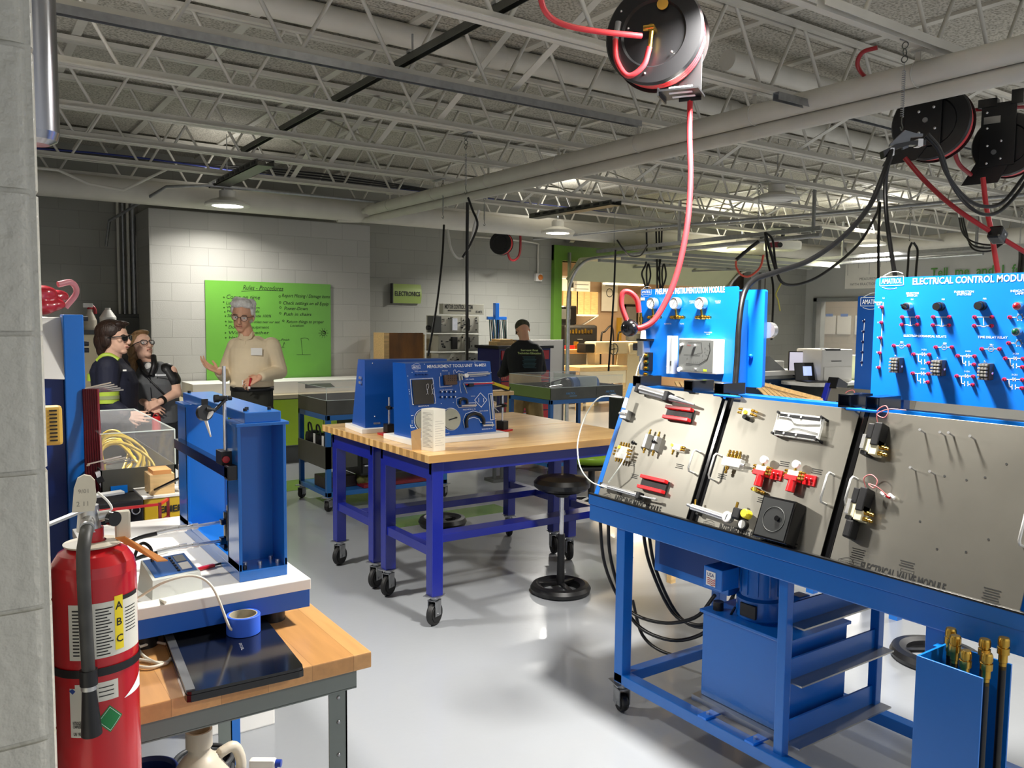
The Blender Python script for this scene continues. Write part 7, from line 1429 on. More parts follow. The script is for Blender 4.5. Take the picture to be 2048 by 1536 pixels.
a = PZ(1101, 800, .835); P2_ = PZ(1025, 788, .835)
C2_ = clearcart('blue cart with clear cover over a blue motor, behind the right end of the workbenches', (a.x, a.y, 0), 1.0, .76, trayG, mat('green_reflected_side', '6E8448', .4, noise=.05))  # tray side tinted olive for the green reflected in it
part(C2_, 'divider', MB().box(.62, .624, .0, .76, .84, 1.06), acrylE)
for x in (.20, .75): part(C2_, 'maker_badge', MB().at(frame((x, -.001, .87), (1, 0, 0), (0, 0, 1))).text('AMATROL', 0, .01, .025, .001, 'l', .13, .02).rect(.05, .15, -.01, -.002, .001), mat('badge_blue', '5A88B0', .4, noise=.03))
part(C2_, 'red_bin', MB().box(.06, .34, .15, .5, .17, .34, .004), redk)
M_ = (a.x, a.y, .84); t = thing('demo_motor', 'light blue cylindrical motor with black pulley under the clear cover', 'motor', (a.x + .68, a.y + .36, .84)); part(t, 'motor_body', MB().cyl((-.15, 0, .11), (.22, 0, .11), .085, n=32).box(-.12, .2, -.07, .07, 0, .04), mat('motor_blue', '5C86C8', .35, coat=.2, noise=.03))
part(t, 'pulley', MB().cyl((-.22, 0, .11), (-.17, 0, .11), .07, n=28).cyl((-.5, 0, .07), (-.45, 0, .07), .05, n=24), greyD); part(t, 'belt', MB().tube([(-.2, 0, .185), (-.48, 0, .125), (-.53, 0, .07), (-.48, 0, .02), (-.2, 0, .035), (-.13, 0, .11), (-.2, 0, .185)], .009, 6), black)
part(t, 'bearing', MB().box(-.46, -.3, -.05, .05, 0, .05, .004).cyl((-.45, -.0, .08), (-.25, 0, .1), .02), chrome)
for k in range(3): solo('cable_coil', MB().torus((0, 0, .02), .16 + .03 * k, .014, 'z', 40, 8).torus((.02, 0, .045), .15 + .02 * k, .014, 'z', 40, 8), black, 'black cable coil on the lower deck of the right clear cart, ' + ['left', 'middle', 'right'][k], 'cable', (a.x + .25 + .25 * k, a.y + .38, .36 + .02 * k))
part(C2_, 'middle_shelf', MB().box(0, 1.0, 0, .76, .33, .35), greyD)
# green chair
t = thing('task_chair', 'lime green seated task chair with black back behind the workbench', 'chair', (4.62, 5.44, 0), -.35)
part(t, 'seat', MB().at(Matrix.Translation((0, 0, .47))).sph((0, 0, 0), .27, 24, 14, (1, .85, .28)), mat('green_vinyl', '7AA016', .4, coat=.2, noise=.06)); part(t, 'seat_pan', MB().box(-.14, .14, -.14, .14, .36, .40, .02), black)
part(t, 'backrest', MB().box(.22, .29, -.20, .20, .62, 1.0, .05), black); part(t, 'back_bar', MB().tube([(.10, 0, .38), (.3, 0, .42), (.30, 0, .7)], .02, 8), black); part(t, 'column', MB().cyl((0, 0, .1), (0, 0, .38), .03), black)
for k in range(5): a5 = k * 1.2566; part(t, 'base_leg', MB().bar((0, 0, .1), (.26 * math.cos(a5), .26 * math.sin(a5), .07), .04, .025), black); part(t, 'castor', MB().cyl((.26 * math.cos(a5) - .015, .26 * math.sin(a5), .032), (.26 * math.cos(a5) + .015, .26 * math.sin(a5), .032), .03), rubber)
# ================================================================ DESKS, PRINTERS, LASER CUTTER AT THE RIGHT
yC = 7.2
a = PY(1480, 745, yC); b = PY(1608, 742, yC); zt = a.z
t = thing('laser_cutter', 'white and grey laser cutter with a dark front lettered FusionPro', 'laser cutter', (a.x, yC, 0)); W_ = b.x - a.x
part(t, 'stand', MB().box(0, W_, 0, .7, 0, zt - .06, .004), mat('machine_grey', '9C9E9A', .5, noise=.03)); part(t, 'front_panel', MB().box(.02, W_ - .14, -.012, 0, .38, zt - .11), mat('cutter_navy', '14304E', .3, coat=.2, noise=.03))
c = PY(1578, 772, yC - .013); c0 = PY(1513, 778, yC - .013); part(t, 'lettering', MB().at(frame((c0.x - a.x, -.013, c0.z), (1, 0, 0), (0, 0, 1))).text('Fusion', 0, 0, .075, .001, 'l', .25, .03).text('Pro', .265, 0, .075, .001, 'l', .13, 0), whiteL)
part(t, 'table_top', MB().box(-.02, W_ + .02, -.04, .7, zt - .06, zt, .004), white)
part(t, 'lid', MB().add([(.0, .05, zt), (W_ - .35, .05, zt), (W_ - .35, .6, zt), (0, .6, zt), (0, .12, zt + .2), (W_ - .62, .12, zt + .2), (W_ - .62, .6, zt + .2), (0, .6, zt + .2)], [(3, 2, 1, 0), (4, 5, 6, 7), (0, 1, 5, 4), (1, 2, 6, 5), (2, 3, 7, 6), (3, 0, 4, 7)]), greyD)
part(t, 'lid_window', MB().box(W_ - .60, W_ - .32, .1, .5, zt + .002, zt + .13, .01), white)
t = thing('optics_block', 'brass and steel head piece standing on the laser cutter lid', 'machine part', (a.x + .32, yC + .25, zt + .2)); part(t, 'plate', MB().box(0, .12, 0, .05, 0, .13, .003), zinc); part(t, 'dial', MB().cyl((.06, -.02, .09), (.06, 0, .09), .03), chrome); part(t, 'brass_knob', MB().cyl((-.08, 0, .03), (-.02, 0, .03), .028), brass)
z2 = .86; p = PZ(1640, 765, z2)
t = thing('desk', 'white round edged desk holding the laptop and monitor, right background', 'desk', (p.x - .3, p.y - .2, 0)); part(t, 'top', MB().prism(roundpoly(.95, .7, .2), z2 - .04, z2), white); part(t, 'cabinet', MB().box(.35, .95, .15, .7, 0, z2 - .04, .005), greyD)
for k in range(2): part(t, 'drawer', MB().box(.38, .92, .138, .15, .30 + .25 * k, .52 + .25 * k, .01), grey)
def monitor(name, lab, P, w_, h, rz, lapt=False, scr=None):
    t = thing(name, lab, 'laptop' if lapt else 'monitor', P, rz); part(t, 'screen_case', MB().at(Matrix.Rotation(-.2 if lapt else 0, 4, 'X')).box(-w_ / 2, w_ / 2, 0, .02, .01 if lapt else .05, h, .004), black)
    part(t, 'display', MB().at(Matrix.Rotation(-.2 if lapt else 0, 4, 'X')).box(-w_ / 2 * (.35 if lapt else .94), w_ / 2 * (.35 if lapt else .94), -.003, 0, (h * .3 if lapt else .07), h * (.8 if lapt else .97)), scr)
    if lapt: part(t, 'keyboard', MB().box(-w_ / 2, w_ / 2, -.25, .0, 0, .018, .004), black)
    else: part(t, 'foot', MB().box(-.1, .1, -.05, .1, 0, .01).box(-.02, .02, .02, .04, 0, .1), black)
    return t
monitor('laptop', 'open laptop with a lit window on its screen on the white desk', (p.x + .05, p.y + .22, z2), .38, .26, -.35, True, mat('screen_glow', 'A8B8F0', .4, emit=.9, noise=.01))
monitor('monitor', 'wide pale monitor behind the open laptop', (p.x + .26, p.y + .42, z2), .50, .40, -.55, False, mat('screen_pale', 'D8D4E4', .4, emit=.55, noise=.01))
p2 = PZ(1694, 762, .84)
t = thing('desk', 'green edged desk under the white printer', 'desk', (p2.x - .5, p2.y - .25, 0)); part(t, 'top', MB().box(0, 1.3, 0, .8, .80, .84, .01), mat('pale_green_edge', '9AB878', .4, noise=.03)); part(t, 'pedestal', MB().box(.06, 1.24, .04, .7, 0, .80, .005), greyD)
for k in range(2): part(t, 'drawer', MB().box(.10, .55, .028, .04, .30 + .24 * k, .50 + .24 * k, .01), grey)
def printer(lab, P, rz, s=1):
    t = thing('printer', lab, 'printer', P, rz); part(t, 'body', MB().box(0, .48 * s, 0, .48 * s, .0, .42 * s, .02), mat('printer_white', 'DAD8D2', .4, coat=.1, noise=.02)); part(t, 'panel', MB().box(.05 * s, .28 * s, -.005, .10 * s, .405 * s, .43 * s, .004), black)
    part(t, 'tray', MB().box(.03 * s, .45 * s, -.012, 0, .04 * s, .20 * s, .003), MATS['printer_white']); part(t, 'slot', MB().box(.14 * s, .30 * s, -.003, .002, .27 * s, .28 * s), black); return t
printer('white office printer on the green edged desk beside the window', (PY(1645, 700, p2.y - .1).x, p2.y - .1, .84), -.25, 1.1)
printer('second white printer behind, right part hidden by the dark blue panel', (p2.x + .35, p2.y - .1, .84), -.2, .85)
# wooden slats / rack of strips behind the cart
t = thing('slat_rack', 'rack of thin pale wooden slats on a low stand behind the blue cart', 'slat rack', PD(1500, 800, 5.2)); P0 = PD(1500, 800, 5.2)
for k in range(9): a = PD(1512 + 10 * k, 770 + 2.2 * k, 5.3) - P0; b = PD(1545 + 11 * k, 803, 4.9) - P0; part(t, 'slat', MB().bar(a, b, .022, .006), woodY)
part(t, 'rail', MB().bar(PD(1505, 762, 5.35) - P0, PD(1640, 798, 5.0) - P0, .02, .02).bar(PD(1500, 800, 5.0) - P0, PD(1645, 800, 4.9) - P0, .02, .02), woodY)
for u in (1500, 1560, 1640): q_ = PD(u, 800, 4.95) - P0; part(t, 'leg', MB().bar(q_, (q_.x, q_.y, -P0.z), .03), woodY)
t = thing('wood_strips', 'row of pale wooden strips seen through the gap below the gauge panel', 'strips', PD(1400, 772, 5.2)); P0 = PD(1400, 772, 5.2)
for k in range(12): a = PD(1352 + 9.5 * k, 764 + .5 * k, 5.3) - P0; b = PD(1360 + 9.5 * k, 778 + .4 * k, 5.0) - P0; part(t, 'strip', MB().bar(a, b, .02, .012), woodY)
part(t, 'shelf', MB().bar(PD(1345, 782, 5.1) - P0, PD(1475, 786, 5.1) - P0, .3, .02), woodY)
for u in (1352, 1468): q_ = PD(u, 784, 5.1) - P0; part(t, 'leg', MB().bar(q_, (q_.x, q_.y, -P0.z), .04), woodY)
# wall graphics and projector
a = PY(1468, 540, 10.47); b = PY(1530, 600, 10.47); t = thing('picture', 'dark fantasy like picture poster on the wall right of the green column', 'picture', (a.x, 10.47, b.z)); t['label'] = 'dark brown and green picture poster on the wall right of the green column'
part(t, 'sheet', MB().box(0, b.x - a.x, 0, .01, -.3, a.z - b.z), mat('poster_dark', '3A2C20', .5, noise=.8, nscale=5))
FW = frame((14.585, 10.3, 0), (0, -1, 0), (0, 0, 1))
def wl_(u, v): return onp(FW, u, v)
a = wl_(1690, 578); b = wl_(1791, 505); t = thing('wall_chart', 'white wall chart with a ruler scale lettered MEASUREMENT WITH FRACTION', 'chart', (14.585, 10.3, 0)); Lw = Matrix.Translation((-14.585, -10.3, 0))
part(t, 'sheet', MB(Lw @ FW).box(a[0], b[0], a[1], b[1], 0, .01), paper); m2 = MB(Lw @ FW); W_ = b[0] - a[0]; H_ = b[1] - a[1]
m2.line([(a[0] + .04, b[1] - .06), (b[0] - .04, b[1] - .06)], .01, .012)
for k in range(17): x = a[0] + .05 + (W_ - .1) * k / 16; L_ = (.50, .10, .18, .10, .30, .10, .18, .10)[k % 8] * H_; m2.line([(x, b[1] - .06), (x, b[1] - .06 - L_)], .006, .012)
m2.text('MEASUREMENT', (a[0] + b[0]) / 2 + .05, a[1] + .16, .05, .012).text('WITH FRACTION-IDENTIFY', (a[0] + b[0]) / 2 + .05, a[1] + .06, .05, .012); part(t, 'printing', m2, mat('grey_print', '6A6A6A', .6, noise=.03))
a = wl_(1862, 552); t = thing('wall_lettering', 'large green painted words reading Tell me and I forget on the right wall', 'lettering', (14.585, 10.3, 0)); part(t, 'words', MB(Lw @ FW).text('Tell  me  and  I  forget', a[0], a[1] - .01, .15, .012, 'l', wl_(2090, 545)[0] - a[0], .012), mat('letter_green', '4C8C3A', .6, noise=.05))
p = PZ(1565, 492, 2.86); t = thing('projector', 'white ceiling projector with a dark red front, below the conduits', 'projector', p, -.6); part(t, 'body', MB().box(-.25, .25, -.18, .18, -.07, .07, .04), white); part(t, 'front', MB().box(-.26, -.12, -.185, -.17, -.04, .05), maroon); part(t, 'lens', MB().cyl((-.1, -.19, 0), (-.1, -.17, 0), .04), black); part(t, 'mount', MB().cyl((0, 0, .07), (0, 0, .30), .03).box(-.2, .2, -.15, .15, .26, .28), greyD)
# ================================================================ WOODSHOP THINGS
yS = 14.4
def S_(u, v, y=yS): return PY(u, v, y)
a = S_(1122, 628); b = S_(1197, 626); t = thing('wall_shelf', 'white shelf in the woodshop carrying wooden boxes', 'shelf', (a.x, yS, a.z)); part(t, 'board', MB().box(0, b.x - a.x, 0, .9, -.04, 0), white); part(t, 'bracket', MB().bar((b.x - a.x - .05, .0, -.04), (b.x - a.x - .4, .85, -.55), .04), white)
for k in range(5):
    q_ = S_(1126 + 13.5 * k, 626, yS + .1); solo('wood_box', MB().box(0, .235, 0, .3, 0, .52, .003), woodY, 'upright pale wooden box on the woodshop shelf, ' + ['leftmost', 'second from left', 'middle', 'fourth from left', 'rightmost'][k], 'box', (q_.x, q_.y, a.z), 0, 'wooden boxes on the woodshop shelf')
for k, (u, v, w_, h, lab) in enumerate(((1124, 588, .42, .28, 'pale board with a black screen above the wooden boxes'), (1146, 590, .50, .36, 'white patterned sheet above the wooden boxes'))):
    q_ = S_(u, v + 6, yS + .15); t = thing('board_sheet', lab, 'board', (q_.x, q_.y, a.z + .52)); part(t, 'sheet', MB().box(0, w_, 0, .05, 0, h), paper); part(t, 'marks', MB().box(.16, .32, -.01, 0, .08, .2) if k == 0 else MB().box(.05, .45, -.004, 0, .05, .07).box(.05, .45, -.004, 0, .15, .17).box(.05, .45, -.004, 0, .25, .27), black if k == 0 else grey)
a = S_(1203, 622, 15.3); b = S_(1236, 562, 15.3); t = thing('picture', 'cream poster with a vise drawing on the woodshop wall', 'poster', (a.x, 15.3, a.z)); part(t, 'sheet', MB().box(0, b.x - a.x, 0, .01, 0, b.z - a.z), paper); part(t, 'drawing', MB().at(frame((0, -.002, 0), (1, 0, 0), (0, 0, 1))).ring(.25, .45, .10, .02).line([(.12, .62), (.4, .62), (.4, .55)], .02).text('VISE', .22, .82, .06), mat('grey_print', '6A6A6A'))
a = S_(1128, 686, 13.6); b = S_(1196, 650, 13.6); zz = a.z
t = thing('gas_grill', 'large black open lidded chest with golden tools inside, in the woodshop', 'chest', (a.x, 13.6, 0)); W_ = b.x - a.x; part(t, 'body', MB().box(0, W_, 0, .6, 0, b.z, .06), black); part(t, 'lid', MB().box(.02, W_ * .8, .5, .58, b.z, b.z + .42, .04), blackG); part(t, 'lid_window', MB().box(W_ * .2, W_ * .6, .49, .5, b.z + .12, b.z + .34), greyD)
for k in range(8): part(t, 'tool', MB().box(.12 + .085 * k, .17 + .085 * k, -.02, .04, b.z - .18, b.z - .12 + .02 * (k % 3), .005), brass)
for k in range(2): part(t, 'drawer_pull', MB().box(.35, .5, -.015, 0, b.z - .32 - .14 * k, b.z - .30 - .14 * k), zinc)
for k, (u0, u1, v0, v1, y, c, lab) in enumerate(((1126, 1200, 700, 745, 12.6, woodY, 'long pale workbench in the woodshop, nearest the green column'), (1160, 1255, 735, 800, 11.6, woodY, 'front pale wooden workbench in the woodshop, under the lathe'))):
    a = PY(u0, v0, y); b = PY(u1, v0, y); t = thing('workbench', lab, 'workbench', (a.x, y, 0)); part(t, 'top', MB().box(0, b.x - a.x, 0, .7, a.z - .08, a.z, .004), c); part(t, 'apron', MB().box(.02, b.x - a.x - .02, .02, .05, a.z - .32, a.z - .08), grey if k == 0 else cream)
    for x in (.06, b.x - a.x - .06): part(t, 'leg', MB().box(x - .05, x + .05, .03, .13, 0, a.z - .08), c)
    part(t, 'shelf', MB().box(.03, b.x - a.x - .03, .05, .65, .3, .34), c)
a = PY(1195, 700, 12.2); t = thing('wood_lathe', 'cream woodworking machine with a hand wheel in the woodshop', 'machine', (a.x, 12.2, 0)); part(t, 'bed', MB().box(-.05, 1.1, 0, .35, a.z - .08, a.z + .16, .03), cream); part(t, 'head', MB().box(.8, 1.2, -.05, .4, a.z - .1, a.z + .12, .04), cream); part(t, 'stand', MB().add([(.75, 0, 0), (1.25, 0, 0), (1.25, .4, 0), (.75, .4, 0), (.85, .05, a.z), (1.15, .05, a.z), (1.15, .35, a.z), (.85, .35, a.z)], [(3, 2, 1, 0), (4, 5, 6, 7), (0, 1, 5, 4), (1, 2, 6, 5), (2, 3, 7, 6), (3, 0, 4, 7)]).box(-.02, .1, .05, .3, 0, a.z), cream)
part(t, 'hand_wheel', MB().torus((.35, -.08, a.z + .02), .11, .012, 'y', 28, 6).bar((.24, -.08, a.z + .02), (.46, -.08, a.z + .02), .015).bar((.35, -.08, a.z - .09), (.35, -.08, a.z + .13), .015).cyl((.35, -.1, a.z + .02), (.35, 0, a.z + .02), .02), greyD); part(t, 'black_motor', MB().box(-.28, -.05, .02, .3, a.z - .06, a.z + .12, .02), black)
a = PY(1270, 690, 12.8); t = thing('drill_press', 'grey and black drill machine with round head seen left of the gauge panel', 'machine', (a.x, 12.8, 0)); part(t, 'head', MB().cyl((0, 0, a.z), (0, 0, a.z + .25), .20, n=28), greyD); part(t, 'column', MB().cyl((0, 0, .1), (0, 0, a.z), .05), grey); part(t, 'base', MB().box(-.25, .25, -.25, .25, 0, .9, .01), cream)
a = PY(1262, 618, 15.35); t = thing('framed_board', 'small dark framed board on the woodshop wall, seen through the red hose loop', 'frame', (a.x - .2, 15.35, a.z - .5)); part(t, 'frame', MB().box(0, .45, 0, .03, 0, .04).box(0, .45, 0, .03, .56, .62).box(0, .04, 0, .03, 0, .6).box(.4, .45, 0, .03, 0, .6), black); part(t, 'panel', MB().box(.04, .4, .01, .02, .04, .56), grey)
t = thing('tool_rack', 'thin black tubular rack standing in the woodshop behind the benches', 'rack', (PY(1222, 700, 14.0).x, 14.0, 0))
for x in (-.3, .2): part(t, 'tube_frame', MB().tube([(x, 0, .0), (x, 0, 1.25), (x + .1, 0, 1.42), (x + .35, 0, 1.45), (x + .36, 0, .0)], .02, 8), black)
t = thing('yellow_post', 'slim yellow post against the woodshop wall', 'post', (PY(1237, 700, 15.2).x, 15.2, 0)); part(t, 'post', MB().box(-.06, .06, -.03, .03, 0, 1.75), mat('ochre', 'B08A28', .5, noise=.05)); part(t, 'foot', MB().box(-.1, .1, -.06, .06, 0, .03), MATS['ochre'])
for k, (u, v, w_, h, c, lab) in enumerate(((1140, 698, .25, .08, redk, 'red tool lying on the woodshop bench'), (1155, 692, .05, .16, brass, 'brass faucet like tool on the woodshop bench'), (1180, 697, .38, .08, woodY, 'short pale board on the woodshop bench'))):
    q_ = PY(u, v, 12.8); solo('bench_item', MB().box(-w_ / 2, w_ / 2, 0, .1, 0, h, .01), c, lab, 'tool' if k < 2 else 'wood', (q_.x, 12.8, PY(1126, 700, 12.6).z))
# ================================================================ PEOPLE
skin = mat('skin', 'DDA888', .5, spec=.4, noise=.06, nscale=14)
skinL = mat('fair_skin', 'EABCA2', .5, spec=.4, noise=.06, nscale=14)
hairW = mat('silver_hair', 'E4E2DC', .6, noise=.2, nscale=60, stretch=(1, 1, .2), bump=.6, bscale=90)
hairB = mat('brown_hair', '2E1C12', .5, noise=.4, nscale=60, stretch=(1, 1, .2), bump=.6, bscale=90)
hairL = mat('light_brown_hair', '8A6A44', .5, noise=.35, nscale=60, stretch=(1, 1, .2), bump=.6, bscale=90)
V = Vector
def capsule(mb, a, b, r0, r1=None, n=14):
    r1 = r0 if r1 is None else r1; mb.cyl(a, b, r0, r1, n=n).sph(a, r0, n, 8).sph(b, r1, n, 8)
def loft(mb, rings, n=24):
    """rings of (x, y, z, rx, ry)"""
    vs = []
    for (x, y, z, rx, ry) in rings: vs += [(x + rx * math.copysign(abs(math.cos(t)) ** .85, math.cos(t)), y + ry * math.copysign(abs(math.sin(t)) ** .85, math.sin(t)), z) for t in [2 * math.pi * k / n for k in range(n)]]
    fs = [(i * n + k, i * n + (k + 1) % n, (i + 1) * n + (k + 1) % n, (i + 1) * n + k) for i in range(len(rings) - 1) for k in range(n)]
    fs += [tuple(range(n - 1, -1, -1)), tuple(range((len(rings) - 1) * n, len(rings) * n))]
    mb.add(vs, fs, True)
def hand(mb, w_, d, pn, side=1, curl=.5, spread=.12, s=1.0):
    """palm from wrist w_ along d, palm facing pn; side puts the thumb; five separate fingers"""
    w_ = V(w_); d = V(d).normalized(); pn = V(pn); pn = (pn - d * pn.dot(d)).normalized(); sd = d.cross(pn) * side
    for k in range(4):
        o = (k - 1.5) * .0205 * s; b = w_ + d * (.085 - .004 * abs(k - 1)) * s + sd * o
        capsule(mb, w_ + sd * o * .55 + d * .01, b, .013 * s, .011 * s, 10)
        f = (d + sd * spread * (k - 1.5)).normalized(); L = (.036, .042, .039, .030)[k] * s; p = b
        for j in range(3):
            c = curl * (j + .6); g = (f * math.cos(c) + pn * math.sin(c)).normalized(); q_ = p + g * L * (1, .72, .55)[j]; capsule(mb, p, q_, (.0088 - .0007 * j) * s, (.0082 - .0007 * j) * s, 10); p = q_
    tb = w_ + d * .025 * s - sd * .026 * s + pn * .006; t1 = tb + (d * .6 - sd * .75 + pn * .25).normalized() * .038 * s; t2 = t1 + (d * .85 - sd * .4 + pn * .3).normalized() * .03 * s
    capsule(mb, tb, t1, .0125 * s, .0105 * s, 10); capsule(mb, t1, t2, .010 * s, .0085 * s, 10)
def head_shape(mb, c, R, s=1.0):
    """skull, jaw, nose, ears; face looks along local -y of rotation R"""
    M0 = mb.M; mb.M = M0 @ Matrix.Translation(c) @ R @ Matrix.Scale(s, 4)
    mb.sph((0, .012, .035), .084, 22, 16, (.90, 1.14, 1.0)); mb.sph((0, -.028, -.03), .062, 20, 14, (.90, .88, 1.2)); mb.sph((0, -.052, -.088), .026, 14, 10, (1.1, .9, .8))
    mb.sph((0, -.010, -.055), .058, 18, 12, (.98, 1, .9))
    mb.sph((0, -.078, .018), .022, 14, 8, (2.2, .5, .55))
    mb.tube([(0, -.082, .012), (0, -.098, -.016), (0, -.106, -.030), (0, -.092, -.038)], lambda t: .008 + .0055 * t, 10); mb.sph((-.011, -.093, -.033), .0075, 8, 6).sph((.011, -.093, -.033), .0075, 8, 6)
    mb.sph((0, -.084, -.058), .014, 12, 8, (1.5, .5, .45)).sph((0, -.083, -.068), .013, 12, 8, (1.3, .55, .5))
    for e in (-1, 1): mb.sph((e * .040, -.062, -.012), .022, 12, 8, (.9, .7, .7)); mb.sph((e * .078, .018, -.008), .017, 12, 8, (.35, .8, 1.5))
    mb.M = M0
def face_parts(root, c, R, s=1.0, glasses='clear', beard=None):
    M = Matrix.Translation(c) @ R @ Matrix.Scale(s, 4)
    ey = part(root, 'eyes', (lambda m: [m.sph((e * .031, -.079, .002), .0105, 12, 8, (1.2, .6, .75)) for e in (-1, 1)] and m)(MB(M)), mat('eye_white', 'E8E4DC', .3, noise=.02))
    part(ey, 'iris', (lambda m: [m.sph((e * .031, -.0845, .002), .0055, 10, 6, (1, .5, 1)) for e in (-1, 1)] and m)(MB(M)), mat('iris_dark', '2A2622', .3, noise=.05))
    part(root, 'eyebrows', (lambda m: [m.tube([(e * .015, -.086, .019), (e * .032, -.087, .024), (e * .048, -.078, .019)], .0035, 6) for e in (-1, 1)] and m)(MB(M)), mat('brow', '6A5A4C', .7, noise=.1))
    part(root, 'mouth', MB(M).tube([(-.021, -.086, -.061), (0, -.0925, -.062), (.021, -.086, -.061)], .0035, 8), mat('lips', '9A4C44', .45, noise=.05))
    if glasses:
        fm_ = black if glasses == 'dark' else mat('glasses_frame', '3A3634', .3, .3, noise=.05)
        m2 = MB(M)
        for e in (-1, 1):
            m2.tube([(e * (.012 + .02), -.099, .017), (e * .052, -.092, .014), (e * .055, -.089, -.004), (e * .042, -.094, -.018), (e * .02, -.099, -.016), (e * .011, -.102, .0), (e * .014, -.101, .013), (e * (.032), -.099, .017)], .0018 if glasses == 'clear' else .003, 6, 3)
            m2.tube([(e * .054, -.09, .010), (e * .076, -.04, .012), (e * .082, .015, .008)], .002 if glasses == 'clear' else .004, 6)
        m2.tube([(-.012, -.101, .004), (0, -.104, .007), (.012, -.101, .004)], .0018, 6)
        g_ = part(root, 'glasses', m2, fm_)
        m3 = MB(M)
        for e in (-1, 1): m3.add([(e * .012, -.1005, .012), (e * .052, -.092, .013), (e * .053, -.090, -.006), (e * .040, -.094, -.016), (e * .016, -.100, -.014)], [(0, 1, 2, 3, 4)])
        part(g_, 'lenses', m3, blackG if glasses == 'dark' else glassy)
def hairdo(root, c, R, mt_, blobs, s=1.0, voxel=.006):
    m = MB(Matrix.Translation(c) @ R @ Matrix.Scale(s, 4))
    for b in blobs: m.sph(b[0], b[1], 16, 12, b[2] if len(b) > 2 else (1, 1, 1))
    return remesh(m, mt_, 'hair', voxel, 2, root)
def figure(lab, u0, depth, vh):
    b = PD(u0, 768, depth); t = thing('person', lab, 'person', (b.x, b.y, 0), -YAW); s = FPX / depth
    def L(u, v, d=0):                                      # photo position of a joint at the figure's depth -> local point, d metres farther away
        k = (depth + d) / depth; return V(((u - u0) / s * k + (u0 - 1024) / FPX * d, d, H - (v - vh) / s * k))
    return t, L
# ---- older man in the beige shirt
t, L = figure('older person with silver hair and glasses in a beige shirt, gesturing before the green board', 505, 6.85, 636)
sk = MB(); hc = L(487, 634, -.02); RH = Matrix.Rotation(.10, 4, 'Y') @ Matrix.Rotation(.10, 4, 'Z') @ Matrix.Rotation(.10, 4, 'X')
shL, shR = L(470, 694), L(547, 692); hip = L(504, 790)
elL, elR = L(449, 750, .0), L(560, 742, .04); wrL, wrR = L(439, 744, -.24), L(520, 754, -.22)
head_shape(sk, hc, RH, 1.12); capsule(sk, L(490, 655), L(500, 690, .02), .060, .066)
loft(sk, [(hip.x, 0, .80, .15, .10), (hip.x, 0, 1.0, .16, .11), (hip.x, 0, 1.2, .15, .11), (hip.x, .01, 1.36, .16, .105), (hip.x - .01, .01, 1.44, .12, .08)])
for a, b, c_ in ((shL, elL, wrL), (shR, elR, wrR)): capsule(sk, a, b, .050, .042); capsule(sk, b, c_, .040, .028)
for x in (-.085, .085): capsule(sk, (hip.x + x, 0, .86), (hip.x + x * 1.2, -.02, .48), .085, .058); capsule(sk, (hip.x + x * 1.2, -.02, .48), (hip.x + x * 1.3, .02, .08), .055, .038); capsule(sk, (hip.x + x * 1.3, .02, .045), (hip.x + x * 1.5, -.16, .035), .042, .036)
hand(sk, wrL, V((-.75, -.35, .45)), V((.3, -.3, .9)), -1, .30, .20, 1.08); hand(sk, wrR, V((-.8, -.2, -.35)), V((-.2, .6, -.6)), 1, .55, .1, 1.05)
remesh(sk, skin, 'body', .0055, 3, t)
sh = MB(); loft(sh, [(hip.x, 0, 1.055, .172, .125), (hip.x, 0, 1.10, .178, .132), (hip.x - .002, -.01, 1.20, .176, .138), (hip.x, -.005, 1.32, .182, .130), (hip.x, .0, 1.40, .185, .115), (hip.x - .005, .005, 1.455, .150, .095), (hip.x - .02, .01, 1.50, .078, .072)])
capsule(sh, shL + V((.015, 0, 0)), elL, .076, .062); capsule(sh, elL, wrL.lerp(elL, .14), .060, .044); capsule(sh, shR - V((.015, 0, 0)), elR, .078, .064); capsule(sh, elR, wrR.lerp(elR, .10), .062, .044)
for k in range(6): sh.sph((hip.x - .12 + .05 * k, -.10 + .02 * (k % 3), 1.10 + .015 * (k % 2)), .035, 10, 6, (1, 1, .6))
remesh(sh, mat('beige_shirt', 'E4D2B0', .8, noise=.06, bump=.35, bscale=14), 'shirt', .007, 3, t)
c = L(494, 668, -.055); cl = MB()
for e in (-1, 1): cl.add([tuple(c + V((e * .005, -.03, -.055))), tuple(c + V((e * .055, -.035, -.035))), tuple(c + V((e * .070, .01, .012))), tuple(c + V((e * .045, .02, .025))), tuple(c + V((e * .01, -.02, -.04)))], [(0, 1, 2, 3, 4), (4, 3, 2, 1, 0)])
part(t, 'collar', cl, MATS['beige_shirt']); part(t, 'placket', MB().tube([tuple(c + V((0, -.035, -.06))), tuple(c + V((.005, -.055, -.14)))], .006, 6), MATS['beige_shirt'])
c = L(514, 703, -.128); part(t, 'name_tag', MB(frame(c, (1, .12, 0), (0, .05, 1))).box(-.045, .045, -.03, .03, 0, .003), paper)
c = L(494, 765, -.14); part(t, 'badge', MB(frame(c, (1, 0, 0), (0, 0, 1))).box(-.04, .03, -.02, .02, 0, .003), paper)
tr = MB(); loft(tr, [(hip.x, 0, .80, .165, .115), (hip.x, 0, .95, .172, .125), (hip.x, 0, 1.075, .170, .122)])
for x in (-.085, .085): capsule(tr, (hip.x + x, 0, .86), (hip.x + x * 1.2, -.02, .48), .10, .082); capsule(tr, (hip.x + x * 1.2, -.02, .48), (hip.x + x * 1.3, .02, .10), .08, .066)
remesh(tr, mat('dark_olive_trousers', '2A2A22', .85, noise=.15, bump=.3, bscale=14), 'trousers', .008, 3, t)
part(t, 'belt', (lambda m: (loft(m, [(hip.x, 0, 1.045, .177, .130), (hip.x, 0, 1.08, .177, .130)]), m)[1])(MB()), black)
